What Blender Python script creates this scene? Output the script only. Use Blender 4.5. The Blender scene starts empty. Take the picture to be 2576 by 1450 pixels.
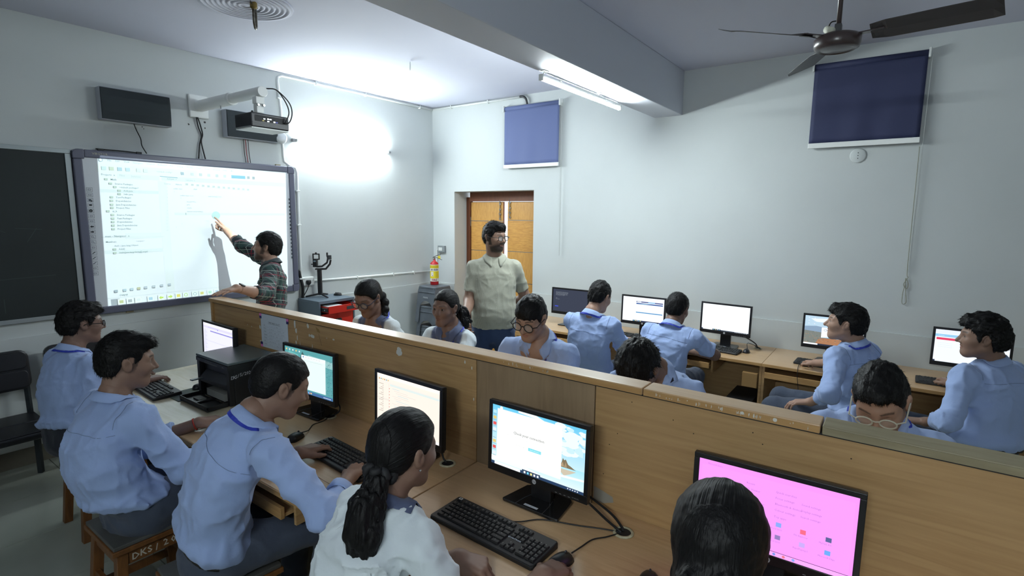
import bpy, bmesh, math, random
import numpy as np
from mathutils import Vector, Matrix
random.seed(7); np.random.seed(7)
SC = bpy.context.scene
COL = SC.collection
# ---------------------------------------------------------------- camera
CAM_POS = (-5.2445, -5.1134, 1.8864)
YAW, PITCH, ROLL, FPX = 0.9448, -0.1385, 0.0100, 1338.3
def _cam():
    f = Vector((math.sin(YAW)*math.cos(PITCH), math.cos(YAW)*math.cos(PITCH), math.sin(PITCH)))
    r = Vector((math.cos(YAW), -math.sin(YAW), 0)); u = r.cross(f)
    c, s = math.cos(ROLL), math.sin(ROLL)
    r2, u2 = r*c + u*s, u*c - r*s
    cd = bpy.data.cameras.new('camera'); cd.sensor_width = 36; cd.lens = 36*FPX/2576
    cd.clip_start = .05; cd.clip_end = 60
    co = bpy.data.objects.new('camera', cd); COL.objects.link(co)
    co.matrix_world = Matrix(((r2.x, u2.x, -f.x, CAM_POS[0]), (r2.y, u2.y, -f.y, CAM_POS[1]), (r2.z, u2.z, -f.z, CAM_POS[2]), (0, 0, 0, 1)))
    SC.camera = co
_cam()
# ---------------------------------------------------------------- world, exposure
vs = SC.view_settings
vs.view_transform = 'Standard'; vs.look = 'None'; vs.gamma = 1; vs.use_curve_mapping = False
vs.exposure = 0.05
cy = SC.cycles; cy.max_bounces = 6; cy.diffuse_bounces = 4; cy.glossy_bounces = 2; cy.transmission_bounces = 3; cy.transparent_max_bounces = 6; cy.caustics_reflective = False; cy.caustics_refractive = False
w = bpy.data.worlds.new('world'); SC.world = w; w.use_nodes = True
w.node_tree.nodes['Background'].inputs[0].default_value = (.85, .93, 1, 1)
w.node_tree.nodes['Background'].inputs[1].default_value = 2.2
# strengths of the room's lamps and of an added fill lamp (set on the lamps themselves further down)
LED_WALL, LED_BEAM, LED_FILL = 450, 410, 390
LED_COLOR = (.88, .985, 1.0)
PROJECTOR_W = 26
# ---------------------------------------------------------------- helpers: materials
MATS = {}
def mat(name, col=(.5, .5, .5), rough=.5, metal=0., noise=None, bump=None, emit=0, spec=.5, attr=None, alpha=1, trans=0, wave=None, sheen=0, coat=0, stretch=(1, 1, 1)):
    """noise=(scale, colour2, detail, contrast)  bump=(scale, strength, distance)  wave=(scale, colour2, amount): wood grain"""
    if name in MATS: return MATS[name]
    m = bpy.data.materials.new(name); m.use_nodes = True; MATS[name] = m
    nt = m.node_tree; N = nt.nodes; L = nt.links; b = N['Principled BSDF']
    b.inputs['Base Color'].default_value = (*col, 1); b.inputs['Roughness'].default_value = rough
    b.inputs['Metallic'].default_value = metal; b.inputs['Specular IOR Level'].default_value = spec
    b.inputs['Alpha'].default_value = alpha; b.inputs['Transmission Weight'].default_value = trans
    if sheen: b.inputs['Sheen Weight'].default_value = sheen
    if coat: b.inputs['Coat Weight'].default_value = coat; b.inputs['Coat Roughness'].default_value = .15
    tc = N.new('ShaderNodeTexCoord'); mp = N.new('ShaderNodeMapping'); mp.inputs['Scale'].default_value = stretch
    L.new(tc.outputs['Object'], mp.inputs[0]); src = mp.outputs[0]
    colout = None
    if attr:
        a = N.new('ShaderNodeAttribute'); a.attribute_name = attr; colout = a.outputs['Color']
    def mix(a, bcol, fac, mode='MIX'):
        x = N.new('ShaderNodeMix'); x.data_type = 'RGBA'; x.blend_type = mode
        if hasattr(fac, 'links'): L.new(fac, x.inputs['Factor'])
        else: x.inputs['Factor'].default_value = fac
        for s, v in ((x.inputs[6], a), (x.inputs[7], bcol)):
            if hasattr(v, 'links'): L.new(v, s)
            else: s.default_value = (*v, 1)
        return x.outputs[2]
    if wave:
        nz = N.new('ShaderNodeTexNoise'); nz.inputs['Scale'].default_value = wave[0]; nz.inputs['Detail'].default_value = 6; nz.inputs['Distortion'].default_value = .6
        L.new(src, nz.inputs[0])
        rp = N.new('ShaderNodeValToRGB'); rp.color_ramp.elements[0].position = .35; rp.color_ramp.elements[1].position = .68
        L.new(nz.outputs[0], rp.inputs[0])
        mu = N.new('ShaderNodeMath'); mu.operation = 'MULTIPLY'; mu.inputs[1].default_value = wave[2]; L.new(rp.outputs[0], mu.inputs[0])
        colout = mix(colout or col, wave[1], mu.outputs[0])
    if noise:
        nz = N.new('ShaderNodeTexNoise'); nz.inputs['Scale'].default_value = noise[0]; nz.inputs['Detail'].default_value = noise[2] if len(noise) > 2 else 4
        L.new(tc.outputs['Object'], nz.inputs[0])
        rp = N.new('ShaderNodeValToRGB'); c = noise[3] if len(noise) > 3 else .2
        rp.color_ramp.elements[0].position = .5-c; rp.color_ramp.elements[1].position = .5+c
        L.new(nz.outputs[0], rp.inputs[0])
        if attr and len(noise[1]) == 1:
            k = noise[1][0]; colout = mix(colout, (k, k, k), rp.outputs[0], 'MULTIPLY')
        else: colout = mix(colout or col, noise[1], rp.outputs[0])
    if colout is not None: L.new(colout, b.inputs['Base Color'])
    if bump:
        nz = N.new('ShaderNodeTexNoise'); nz.inputs['Scale'].default_value = bump[0]; nz.inputs['Detail'].default_value = 5
        L.new(src, nz.inputs[0]); bp = N.new('ShaderNodeBump'); bp.inputs['Strength'].default_value = bump[1]; bp.inputs['Distance'].default_value = bump[2]
        L.new(nz.outputs[0], bp.inputs['Height']); L.new(bp.outputs[0], b.inputs['Normal'])
    if emit:
        b.inputs['Emission Strength'].default_value = emit
        if colout is not None: L.new(colout, b.inputs['Emission Color'])
        else: b.inputs['Emission Color'].default_value = (*col, 1)
    return m
def srgb(r, g, b):
    f = lambda v: (v/255/12.92 if v/255 <= .04045 else ((v/255+.055)/1.055)**2.4)
    return (f(r), f(g), f(b))
# ---------------------------------------------------------------- helpers: meshes
class MB:
    def __init__(s): s.v = []; s.f = []
    def add(s, vs, fs):
        n = len(s.v); s.v += [tuple(map(float, q)) for q in vs]; s.f += [tuple(n+i for i in f) for f in fs]; return s
    def box(s, x0, x1, y0, y1, z0, z1, M=None):
        vs = [(x, y, z) for z in (z0, z1) for y in (y0, y1) for x in (x0, x1)]
        if M is not None: vs = [M @ Vector(q) for q in vs]
        return s.add(vs, [(0, 2, 3, 1), (4, 5, 7, 6), (0, 1, 5, 4), (2, 6, 7, 3), (0, 4, 6, 2), (1, 3, 7, 5)])
    def cbox(s, c, d, M=None):
        return s.box(c[0]-d[0]/2, c[0]+d[0]/2, c[1]-d[1]/2, c[1]+d[1]/2, c[2]-d[2]/2, c[2]+d[2]/2, M)
    def tube(s, path, r, n=8, cap=True, up=None, flat=1):
        P = [Vector(q) for q in path]; m = len(P); rs = r if hasattr(r, '__len__') else [r]*m
        rings = []; u = None
        for i in range(m):
            t = (P[min(i+1, m-1)]-P[max(i-1, 0)]).normalized()
            if u is None:
                a = Vector(up) if up else (Vector((0, 0, 1)) if abs(t.z) < .9 else Vector((1, 0, 0)))
                u = (a - t*a.dot(t)).normalized()
            else: u = (u - t*u.dot(t)).normalized()
            w_ = t.cross(u)
            rings.append([P[i]+u*(rs[i]*flat*math.cos(2*math.pi*k/n))+w_*(rs[i]*math.sin(2*math.pi*k/n)) for k in range(n)])
        vs = [q for R_ in rings for q in R_]
        fs = [(i*n+k, i*n+(k+1) % n, (i+1)*n+(k+1) % n, (i+1)*n+k) for i in range(m-1) for k in range(n)]
        if cap: fs += [tuple(range(n-1, -1, -1)), tuple((m-1)*n+k for k in range(n))]
        return s.add(vs, fs)
    def lathe(s, prof, n=24, c=(0, 0, 0), M=None):
        m = len(prof); vs = []
        for r, z in prof: vs += [Vector((r*math.cos(2*math.pi*k/n), r*math.sin(2*math.pi*k/n), z)) for k in range(n)]
        if M is not None: vs = [M @ q for q in vs]
        vs = [q+Vector(c) for q in vs]
        fs = [(i*n+k, i*n+(k+1) % n, (i+1)*n+(k+1) % n, (i+1)*n+k) for i in range(m-1) for k in range(n)]
        fs += [tuple(range(n-1, -1, -1)), tuple((m-1)*n+k for k in range(n))]
        return s.add(vs, fs)
    def prism(s, poly, d, M):      # poly in local xy, extruded along local z by d
        n = len(poly); vs = [M @ Vector((x, y, 0)) for x, y in poly]+[M @ Vector((x, y, d)) for x, y in poly]
        return s.add(vs, [tuple(range(n-1, -1, -1)), tuple(range(n, 2*n))]+[(k, (k+1) % n, n+(k+1) % n, n+k) for k in range(n)])
    def loft(s, rings, cap=True, closed=True):
        n = len(rings[0]); m = len(rings); vs = [q for R_ in rings for q in R_]; K = n if closed else n-1
        fs = [(i*n+k, i*n+(k+1) % n, (i+1)*n+(k+1) % n, (i+1)*n+k) for i in range(m-1) for k in range(K)]
        if cap and closed: fs += [tuple(range(n-1, -1, -1)), tuple((m-1)*n+k for k in range(n))]
        return s.add(vs, fs)
    def mesh(s, name):
        me = bpy.data.meshes.new(name); me.from_pydata(s.v, [], s.f); me.update(); return me
def fixn(me):
    bm = bmesh.new(); bm.from_mesh(me); bmesh.ops.recalc_face_normals(bm, faces=bm.faces); bm.to_mesh(me); bm.free()
def obj(name, mb, m, parent=None, bev=0, smooth=False, loc=None, rot=None, seg=2, fix=True, sub=0):
    me = mb.mesh(name) if isinstance(mb, MB) else mb
    if fix and isinstance(mb, MB): fixn(me)
    if m is not None and not me.materials: me.materials.append(m)
    o = bpy.data.objects.new(name, me); COL.objects.link(o)
    if parent is not None: o.parent = parent
    if loc is not None: o.location = loc
    if rot is not None: o.rotation_euler = rot
    if smooth: me.polygons.foreach_set('use_smooth', [True]*len(me.polygons))
    if bev:
        b = o.modifiers.new('bevel', 'BEVEL'); b.width = bev; b.segments = seg; b.limit_method = 'ANGLE'; b.angle_limit = .7
        if seg > 1:
            me.polygons.foreach_set('use_smooth', [True]*len(me.polygons)); b.harden_normals = True
    if sub:
        b = o.modifiers.new('sub', 'SUBSURF'); b.levels = sub; b.render_levels = sub
    return o
GROUPS = {'monitor': 'computer monitors', 'keyboard': 'computer keyboards', 'mouse': 'computer mice', 'desk': 'computer desks', 'grommet': 'cable grommets', 'pipe': 'wall conduits', 'tube light': 'LED tube lights', 'blind': 'roller blinds', 'speaker': 'wall loudspeakers', 'person': 'pupils and teachers', 'bench': 'waiting benches', 'cable': 'cables', 'hook': 'ceiling hooks', 'clip': 'cable clips'}
def tag(o, label, cat, group=None, kind=None):
    o['label'] = label; o['category'] = cat; group = group or GROUPS.get(cat)
    if group: o['group'] = group
    if kind: o['kind'] = kind
    return o
def thing(name, label, cat, loc=(0, 0, 0), rotz=0, group=None):
    o = bpy.data.objects.new(name, None); COL.objects.link(o); o.location = loc; o.rotation_euler = (0, 0, rotz); o.empty_display_size = .05
    return tag(o, label, cat, group)
def struct(name, mb, m, **k):
    o = obj(name, mb, m, **k); o['kind'] = 'structure'; return o
def copy_tree(o, parent=None):
    c = o.copy(); COL.objects.link(c)
    if parent is not None: c.parent = parent
    for ch in list(o.children): copy_tree(ch, c)
    return c
def T(x, y, z): return Matrix.Translation((x, y, z))
def RZ(a): return Matrix.Rotation(a, 4, 'Z')
def RX(a): return Matrix.Rotation(a, 4, 'X')
def RY(a): return Matrix.Rotation(a, 4, 'Y')
def frame(o, x, y, z):
    """matrix from origin and three axis vectors"""
    return Matrix(((x[0], y[0], z[0], o[0]), (x[1], y[1], z[1], o[1]), (x[2], y[2], z[2], o[2]), (0, 0, 0, 1)))
def text(mb, s, size, M, align='LEFT', bold=0, res=1):
    """flat lettering as mesh, text in the local xy plane of M"""
    cu = bpy.data.curves.new('t', 'FONT'); cu.body = s; cu.size = size; cu.align_x = align; cu.resolution_u = res; cu.offset = bold
    o = bpy.data.objects.new('t', cu); me = bpy.data.meshes.new_from_object(o)
    mb.add([M @ v.co for v in me.vertices], [tuple(p.vertices) for p in me.polygons])
    bpy.data.objects.remove(o); bpy.data.curves.remove(cu); bpy.data.meshes.remove(me)
    return mb
def arc_pts(p0, p1, sag, n=10, side=(0, 0, -1)):
    a, b, s = Vector(p0), Vector(p1), Vector(side)
    return [a.lerp(b, i/n)+s*(sag*4*(i/n)*(1-i/n)) for i in range(n+1)]
def spline(pts, n=6):
    P = [Vector(q) for q in pts]; out = []
    for i in range(len(P)-1):
        a, b, c, d = P[max(i-1, 0)], P[i], P[i+1], P[min(i+2, len(P)-1)]
        for k in range(n):
            t = k/n; out.append(.5*((2*b)+(c-a)*t+(2*a-5*b+4*c-d)*t*t+(3*b-a-3*c+d)*t**3))
    return out+[P[-1]]
def ngon(r, n, a0=0): return [(r*math.cos(a0+2*math.pi*k/n), r*math.sin(a0+2*math.pi*k/n)) for k in range(n)]
def rrect(w_, h_, r, n=4):
    out = []
    for cx, cy, a in ((w_/2-r, h_/2-r, 0), (-w_/2+r, h_/2-r, 90), (-w_/2+r, -h_/2+r, 180), (w_/2-r, -h_/2+r, 270)):
        out += [(cx+r*math.cos(math.radians(a+90*k/n)), cy+r*math.sin(math.radians(a+90*k/n))) for k in range(n+1)]
    return out
# ---------------------------------------------------------------- materials of the place
H = 3.25; XL = -7.2; YB = -8.6
M_WALL = mat('wall_paint', srgb(204, 209, 209), .75, noise=(1.6, srgb(197, 202, 202), 5, .3), bump=(9, .12, .01))
M_DADO = mat('dado_paint', srgb(204, 209, 209), .75, noise=(2.2, srgb(194, 199, 198), 6, .3), bump=(9, .12, .01))
M_CEIL = mat('ceiling_paint', srgb(206, 208, 222), .8, noise=(1.2, srgb(200, 202, 218), 4, .3), bump=(7, .08, .01))
M_BEAM = mat('beam_paint', srgb(200, 204, 214), .7, bump=(6, .1, .01))
M_TILE = mat('floor_tile', srgb(176, 180, 168), .22, noise=(2.5, srgb(160, 166, 156), 6, .3), coat=.3)
M_GROUT = mat('grout', srgb(90, 92, 88), .9)
M_WHITE = mat('white_plastic', srgb(225, 228, 226), .4)
M_WHITEMETAL = mat('white_enamel', srgb(232, 234, 232), .3)
M_BLACK = mat('black_plastic', (.012, .012, .014), .38)
M_BLACKM = mat('black_matte', (.010, .010, .012), .6)
M_DARKGREY = mat('dark_grey', (.035, .037, .042), .5)
M_GREYM = mat('grey_metal', srgb(150, 152, 155), .3, .8)
M_STEEL = mat('steel', srgb(190, 190, 190), .25, 1)
M_CABLE = mat('cable_black', (.008, .008, .009), .5)
M_WOOD = mat('laminate_beech', srgb(196, 164, 124), .38, wave=(5, srgb(148, 106, 64), .55), stretch=(5, 1, 9), noise=(1.3, srgb(182, 142, 98), 3, .35), coat=.15)
M_WOODP = mat('laminate_panel', srgb(192, 156, 108), .42, wave=(4, srgb(150, 112, 68), .85), stretch=(2, .8, 15), noise=(1.1, srgb(182, 147, 102), 3, .35))
M_PLY = mat('old_plywood', srgb(150, 124, 94), .6, wave=(4, srgb(120, 98, 72), .8), stretch=(3, 9, 1), noise=(3, srgb(160, 136, 106), 4, .3))
M_EDGE = mat('wood_edging', srgb(188, 148, 96), .4, wave=(6, srgb(158, 118, 70), .6), stretch=(9, 1, 9))
M_WOODT = mat('laminate_top', srgb(206, 168, 120), .3, wave=(5, srgb(174, 132, 84), .75), stretch=(11, .8, 3), noise=(1.5, srgb(206, 174, 138), 4, .35), coat=.25)
M_WOODT_LIT = mat('laminate_top_lit', srgb(214, 202, 174), .25, wave=(4, srgb(182, 160, 124), .4), stretch=(7, 1, 3), coat=.3)  # beech top made paler: reflected lamp light put into the colour
M_DOOR = mat('door_veneer', srgb(214, 160, 84), .4, wave=(5, srgb(176, 118, 52), .6), stretch=(3, 2.5, 14))
M_DOORV = mat('door_veneer_upright', srgb(212, 160, 86), .4, wave=(5, srgb(178, 122, 56), .5), stretch=(3, 14, 2.5))
M_FRAME = mat('door_frame', srgb(118, 66, 36), .5, wave=(5, srgb(92, 48, 26), .5), stretch=(8, 8, 2))
M_DIRT = mat('wall_base_dirty', srgb(120, 116, 104), .8, noise=(5, srgb(86, 80, 70), 6, .25))
# ---------------------------------------------------------------- room shell
fl = struct('floor', MB().box(XL-.2, .5, YB-.2, .2, -.12, -.012), M_GROUT)
tw, td = .595, .595
tm = MB().box(-tw/2, tw/2, -td/2, td/2, -.012, 0).mesh('tile'); fixn(tm); tm.materials.append(M_TILE)
for i in range(12):
    for j in range(15):
        o = bpy.data.objects.new('tile', tm); COL.objects.link(o); o.parent = fl; o.location = (-.30-.6*i, -.30-.6*j, 0)
struct('wall_front', MB().box(XL-.2, .5, 0, .2, 0, H), M_WALL)
wr = struct('wall_right', MB().box(0, .32, YB, -1.622, 0, H).box(0, .32, -.382, 0, 0, H).box(0, .32, -1.622, -.382, 2.165, H), M_WALL)
struct('wall_left', MB().box(XL-.2, XL, YB, 0, 0, H), M_WALL)
struct('wall_back', MB().box(XL-.2, .5, YB-.2, YB, 0, H), M_WALL)
struct('ceiling', MB().box(XL-.2, .5, YB-.2, .2, H, H+.15), M_CEIL)
struct('beam', MB().box(XL, 0, -3.3228, -3.0444, 2.8427, H), M_BEAM, bev=.006)
struct('beam', MB().box(XL, 0, -6.7, -6.42, 2.8427, H), M_BEAM, bev=.006)
struct('trim_1', MB().box(XL, 0, -.014, 0, 0, .9565), M_DADO)
struct('trim_2', MB().box(-.014, 0, YB, -1.622, 0, .9565).box(-.014, 0, -.382, -.014, 0, .9565), M_DADO)
struct('baseboard_front', MB().box(XL, 0, -.02, -.014, 0, .13), M_DIRT)
struct('baseboard_right', MB().box(-.02, -.014, YB, -1.622, 0, .13), M_DIRT)
# ceiling rose
ro = MB(); prof = [(.295, 0), (.29, .012)]
for k in range(8):
    r = .275-.032*k; prof += [(r+.004, .006), (r, .014), (r-.014, .016), (r-.02, .008)]
ro.lathe([(r, -z) for r, z in prof]+[(.02, -.012)], 56)
rose = tag(obj('ceiling_rose', ro, M_CEIL, loc=(-3.25, -1.47, H), smooth=True), 'round plaster rose of concentric rings on the ceiling', 'ceiling rose')
hk = thing('ceiling_hook', 'U-shaped steel fan hook with a bell wire below the plaster rose', 'hook', (-3.22, -1.52, H-.012))
a = [(-.045, 0, .01), (-.045, 0, -.1)]+[(-.045*math.cos(t), 0, -.1-.045*math.sin(t)) for t in np.linspace(.3, 2.85, 7)]+[(.045, 0, -.1), (.045, 0, .01)]
obj('hook_rod', MB().tube([Matrix.Rotation(.9, 4, 'Z') @ Vector(q) for q in a], .008, 8), mat('hook_rust', srgb(140, 138, 128), .5, .4, noise=(40, srgb(70, 60, 50), 4, .2)), hk, smooth=True)
obj('wire', MB().tube(spline([(-.06, -.06, 0), (-.03, -.05, -.03), (0, -.03, -.045), (.03, -.02, -.03)]), .003, 5), M_CABLE, hk)
obj('cap', MB().lathe([(.015, -.03), (.022, -.02), (.022, .01)], 12, (-.03, -.045, -.01)), mat('brass', srgb(140, 120, 70), .4, .7), hk)
h2 = tag(obj('ceiling_hook', MB().tube([Matrix.Rotation(.9, 4, 'Z') @ Vector((.028*math.cos(t), 0, -.045+.035*math.sin(t))) for t in np.linspace(1.2, 7.4, 14)], .005, 6), M_WHITE, loc=(-1.70, -1.385, H), smooth=True), 'small white painted ring hook on bare ceiling', 'hook')
# ---------------------------------------------------------------- door
d = struct('door_1', MB().box(.235, .30, -.445, -.385, 0, 2.10).box(.235, .30, -1.62, -1.56, 0, 2.10).box(.235, .30, -1.56, -.445, 2.045, 2.165), M_FRAME, bev=.004)
def leaf(y0, y1, ztop, cuts, flip):
    lf = obj('door_leaf', MB().box(.265, .29, y0, y1, .01, ztop), M_FRAME, d)
    zs = [.012]+cuts+[ztop-.004]
    for k in range(len(zs)-1):
        obj('panel', MB().box(.252, .266, y0+.004, y1-.004, zs[k]+.004, zs[k+1]-.004), M_DOORV if (k+flip) % 2 else M_DOOR, lf, bev=.0015, seg=1)
        if k: obj('inlay', MB().box(.256, .266, y0+.003, y1-.003, zs[k]-.003, zs[k]+.003), M_STEEL, lf)
    return lf
l1 = leaf(-.985, -.45, 2.04, [.4, .9, 1.40, 1.79], 1)
l2 = leaf(-1.555, -1.055, 2.04, [.4, .75, 1.012, 1.411, 1.806], 0)
for lf, y, z in ((l1, -.945, 1.94), (l2, -1.1, 1.96)):
    bo = MB().tube([(.24, y, z-.13), (.24, y, z+.12)], .006, 8)
    for q in (-.12, -.06, 0, .07): bo.cbox((.246, y, z+q), (.012, .026, .02))
    bo.tube([(.24, y, z-.05), (.215, y, z-.05)], .005, 6)
    obj('bolt', bo, M_STEEL, lf)
obj('hinge', MB().tube([(.25, -.446, 1.72), (.25, -.446, 1.84)], .007, 8), M_STEEL, d)
# ---------------------------------------------------------------- lamps
def batten(name, label, L, strength, clips=True):
    t = thing(name, label, 'tube light')
    em = mat('led_%g' % strength, LED_COLOR, .4, emit=strength)
    obj('housing', MB().box(-L/2, L/2, -.012, .012, 0, .022), M_WHITEMETAL, t, bev=.003)
    prof = [(.013*math.cos(a_), -.016*math.sin(a_)) for a_ in np.linspace(0, math.pi, 9)]
    obj('diffuser', MB().loft([[(x, y_, z_) for y_, z_ in prof] for x in (-L/2+.015, L/2-.015)]), em, t, smooth=True)
    for s in (-1, 1): obj('end_cap', MB().cbox((s*(L/2-.006), 0, .003), (.016, .03, .042)), M_WHITE, t, bev=.003)
    if clips:
        for s in (-.3, .28): obj('clip', MB().cbox((s*L, 0, .026), (.02, .03, .012)), M_WHITE, t)
    return t
b1 = batten('tube_light', 'blazing white LED tube light on the front wall beside the conduit', 1.22, LED_WALL)
b1.location = (-1.405, -.034, 2.61); b1.rotation_euler = (math.radians(-90), 0, 0)
obj('bracket', MB().cbox((-.63, 0, .01), (.035, .03, .03)), M_GREYM, b1)
obj('bracket', MB().cbox((.632, 0, .01), (.03, .02, .03)), M_GREYM, b1)
b2 = batten('tube_light', 'LED tube light hung along the underside of the ceiling beam', 1.25, LED_BEAM)
b2.location = (-1.49, -3.07, 2.795)
for hx in (-.6, .2): obj('hanger', MB().tube([(hx, 0, .02), (hx, -.02, .0455)], .004, 6).cbox((hx, -.02, .0445), (.06, .03, .006)), M_WHITE, b2)
b4 = batten('tube_light', 'LED tube light on the left wall behind the camera', 1.22, LED_FILL)  # unseen lamp, added to light the near desks and partition face
b4.location = (XL+.034, -5.2, 2.6); b4.rotation_euler = (math.radians(90), 0, math.radians(-90))
# ---------------------------------------------------------------- flat print (screens, paper, lettering)
class Print:
    def __init__(s, M): s.M = M; s.v = []; s.f = []; s.c = []; s.n = 0
    def poly(s, pts, col, z=None):
        s.n += 1; z = s.n*2e-5 if z is None else z
        k = len(s.v); s.v += [s.M @ Vector((x, y, z)) for x, y in pts]; s.f.append(tuple(range(k, k+len(pts)))); s.c.append(col); return s
    def rect(s, x0, y0, x1, y1, col): return s.poly([(x0, y0), (x1, y0), (x1, y1), (x0, y1)], col)
    def text(s, t, x, y, size, col, align='LEFT', bold=0, rot=0):
        s.n += 1; b = MB(); text(b, t, size, T(x, y, s.n*2e-5) @ RZ(rot), align, bold)
        k = len(s.v); s.v += [s.M @ Vector(q) for q in b.v]; s.f += [tuple(i+k for i in f) for f in b.f]; s.c += [col]*len(b.f); return s
    def line(s, p, q, w_, col):
        d_ = Vector((q[0]-p[0], q[1]-p[1])); n_ = Vector((-d_.y, d_.x)).normalized()*w_/2
        return s.poly([(p[0]+n_.x, p[1]+n_.y), (p[0]-n_.x, p[1]-n_.y), (q[0]-n_.x, q[1]-n_.y), (q[0]+n_.x, q[1]+n_.y)], col)
    def disc(s, x, y, r, col, n=14): return s.poly([(x+a, y+b) for a, b in ngon(r, n)], col)
    def build(s, name, m, parent=None):
        me = bpy.data.meshes.new(name); me.from_pydata(s.v, [], s.f)
        at = me.color_attributes.new('Col', 'FLOAT_COLOR', 'CORNER')
        buf = []
        for f, c in zip(s.f, s.c): buf += [*c, 1]*len(f)
        at.data.foreach_set('color', buf)
        return obj(name, me, m, parent)
M_SCREEN = mat('lit_screen', (0, 0, 0), .3, attr='Col', emit=1.05)
M_PRINT = mat('flat_print', rough=.7, attr='Col')
_b = M_SCREEN.node_tree; _p = _b.nodes['Principled BSDF']
for l_ in list(_b.links):
    if l_.to_socket == _p.inputs['Base Color']: _b.links.remove(l_)
_p.inputs['Base Color'].default_value = (.01, .01, .01, 1)
# ---------------------------------------------------------------- partition between the two desk rows
PX0, PX1 = -3.525, -3.475
pt = thing('partition', 'long beech laminate partition between two desk rows', 'partition', (0, 0, 0))
for y0, y1, m in ((-3.683, -1.345, M_WOODP), (-4.253, -3.687, M_PLY), (-6.6, -4.257, M_WOODP)):
    obj('panel', MB().box(PX0, PX1, y0, y1, 0, 1.262), m, pt, bev=.0015, seg=1)
obj('end_post', MB().box(PX0-.012, PX1+.012, -1.343, -1.318, 0, 1.268), M_EDGE, pt, bev=.002)
obj('groove', MB().box(PX0-.006, PX1+.004, -6.6, -1.343, 1.262, 1.269), M_BLACKM, pt)
M_CAPG = mat('weathered_cap', srgb(150, 140, 112), .5, wave=(5, srgb(120, 108, 80), .5), stretch=(8, 1, 8))
for y0, y1, m in ((-4.443, -1.318, M_WOODT), (-4.98, -4.447, M_WOODT), (-6.6, -4.984, M_CAPG)):
    c_ = obj('cap', MB().box(-3.545, -3.455, y0, y1, 1.269, 1.295), m, pt, bev=.004)
    obj('edging', MB().box(-3.5475, -3.545, y0+.002, y1-.002, 1.271, 1.291), M_EDGE if m is not M_CAPG else M_CAPG, c_)
# torn paper and dried glue left on the panels
def blob(r0, r1, n=7):
    return [(random.uniform(.6, 1)*r0*math.cos(a), random.uniform(.6, 1)*r1*math.sin(a)) for a in [2*math.pi*k/n for k in range(n)]]
pm = frame((PX0-.0006, 0, 0), (0, -1, 0), (0, 0, 1), (-1, 0, 0))   # print plane on partition: u = -y, v = z
gl = Print(pm)
WT = srgb(214, 214, 206)
for y_, z_, a_, b_ in [(-1.93, 1.17, .014, .018), (-1.93, 1.08, .012, .008), (-1.78, 1.165, .006, .004), (-1.83, 1.16, .006, .004), (-2.315, 1.24, .012, .03), (-2.325, 1.20, .014, .02), (-2.335, 1.16, .006, .02), (-2.32, 1.13, .008, .016), (-2.36, 1.09, .004, .07), (-2.375, 1.02, .004, .05), (-2.31, 1.01, .01, .02), (-2.445, 1.245, .014, .016), (-2.455, 1.19, .007, .012), (-2.485, 1.19, .028, .012), (-2.48, 1.08, .006, .08), (-2.5, 1.03, .006, .07), (-3.20, 1.23, .022, .014), (-3.2, 1.215, .03, .02), (-3.62, 1.24, .005, .01), (-3.66, 1.22, .004, .01), (-2.68, 1.20, .012, .006), (-2.62, 1.2, .004, .004), (-3.67, 1.08, .004, .01)]:
    gl.poly([(-y_+p[0], z_+p[1]) for p in blob(a_, b_)], WT)
for y_, z_ in [(-4.40, 1.23), (-4.55, 1.20), (-4.62, 1.17), (-4.80, 1.22), (-4.83, 1.19), (-4.93, 1.1), (-5.06, 1.21), (-4.32, 1.05), (-4.35, 1.1), (-4.3, .93)]:
    gl.disc(-y_, z_, .0022, (.03, .02, .01), 6)
gl.line((2.545, 1.215), (2.57, 1.15), .002, (.05, .03, .02)); gl.poly([(2.52, 1.25), (2.55, 1.24), (2.56, 1.22), (2.53, 1.225)], srgb(150, 120, 70))
gl.poly([(4.262, .815), (4.30, .812), (4.345, .83), (4.34, .85), (4.30, .862), (4.262, .87)], srgb(150, 146, 136))
g_ = gl.build('glue_marks', M_PRINT, pt); g_['kind'] = 'stuff'
gl = Print(frame((-3.5482, 0, 0), (0, -1, 0), (0, 0, 1), (-1, 0, 0)))
for k in range(60):
    y_ = random.choice((-3.95, -4.6, -4.75, -4.85))+random.uniform(-.12, .12); r_ = random.uniform(.001, .0025)
    gl.poly([(-y_+p[0], random.uniform(1.275, 1.29)+p[1]) for p in blob(r_, r_, 6)], WT)
gl.disc(4.862, 1.284, .006, WT); gl.disc(4.77, 1.284, .005, WT)
g_ = gl.build('paint_spots', M_PRINT, pt); g_['kind'] = 'stuff'
# timetable sheet
tt = thing('timetable_sheet', 'printed time table sheet taped to the partition with pink and navy tape', 'paper', (-3.5265, -2.095, 1.155))
PM = frame((-.0005, 0, 0), (0, -1, 0), (0, 0, 1), (-1, 0, 0))
obj('sheet', MB().box(-.0012, 0, -.148, .148, -.105, .105), mat('paper', srgb(206, 214, 222), .8), tt)
pr = Print(frame((-.0014, 0, 0), (0, -1, 0), (0, 0, 1), (-1, 0, 0)))
INK = srgb(60, 66, 80)
pr.text('TIME TABLE 2026-27', 0, .052, .014, INK, 'CENTER'); pr.line((-.07, .049), (.07, .049), .0008, INK)
rows = ['CLASS', 'MONDAY', 'TUESDAY', 'WEDNESDAY', 'THURSDAY', 'FRIDAY', 'SATURDAY']
for k, r in enumerate(rows):
    yy = .034-k*.0195; pr.text(r, -.118, yy, .0065, INK); pr.line((-.122, yy-.006), (.125, yy-.006), .0005, srgb(130, 136, 150))
    for q in range(9):
        if k == 0: pr.text(str(q+1) if q != 4 else 'RECESS', -.05+q*.018, yy, .006, INK)
        elif random.random() < .62: pr.text(random.choice(('XI-A', 'XII B', 'X-C', 'IX-A')), -.055+q*.019, yy, .006, INK)
pr.build('printing', M_PRINT, tt)
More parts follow.
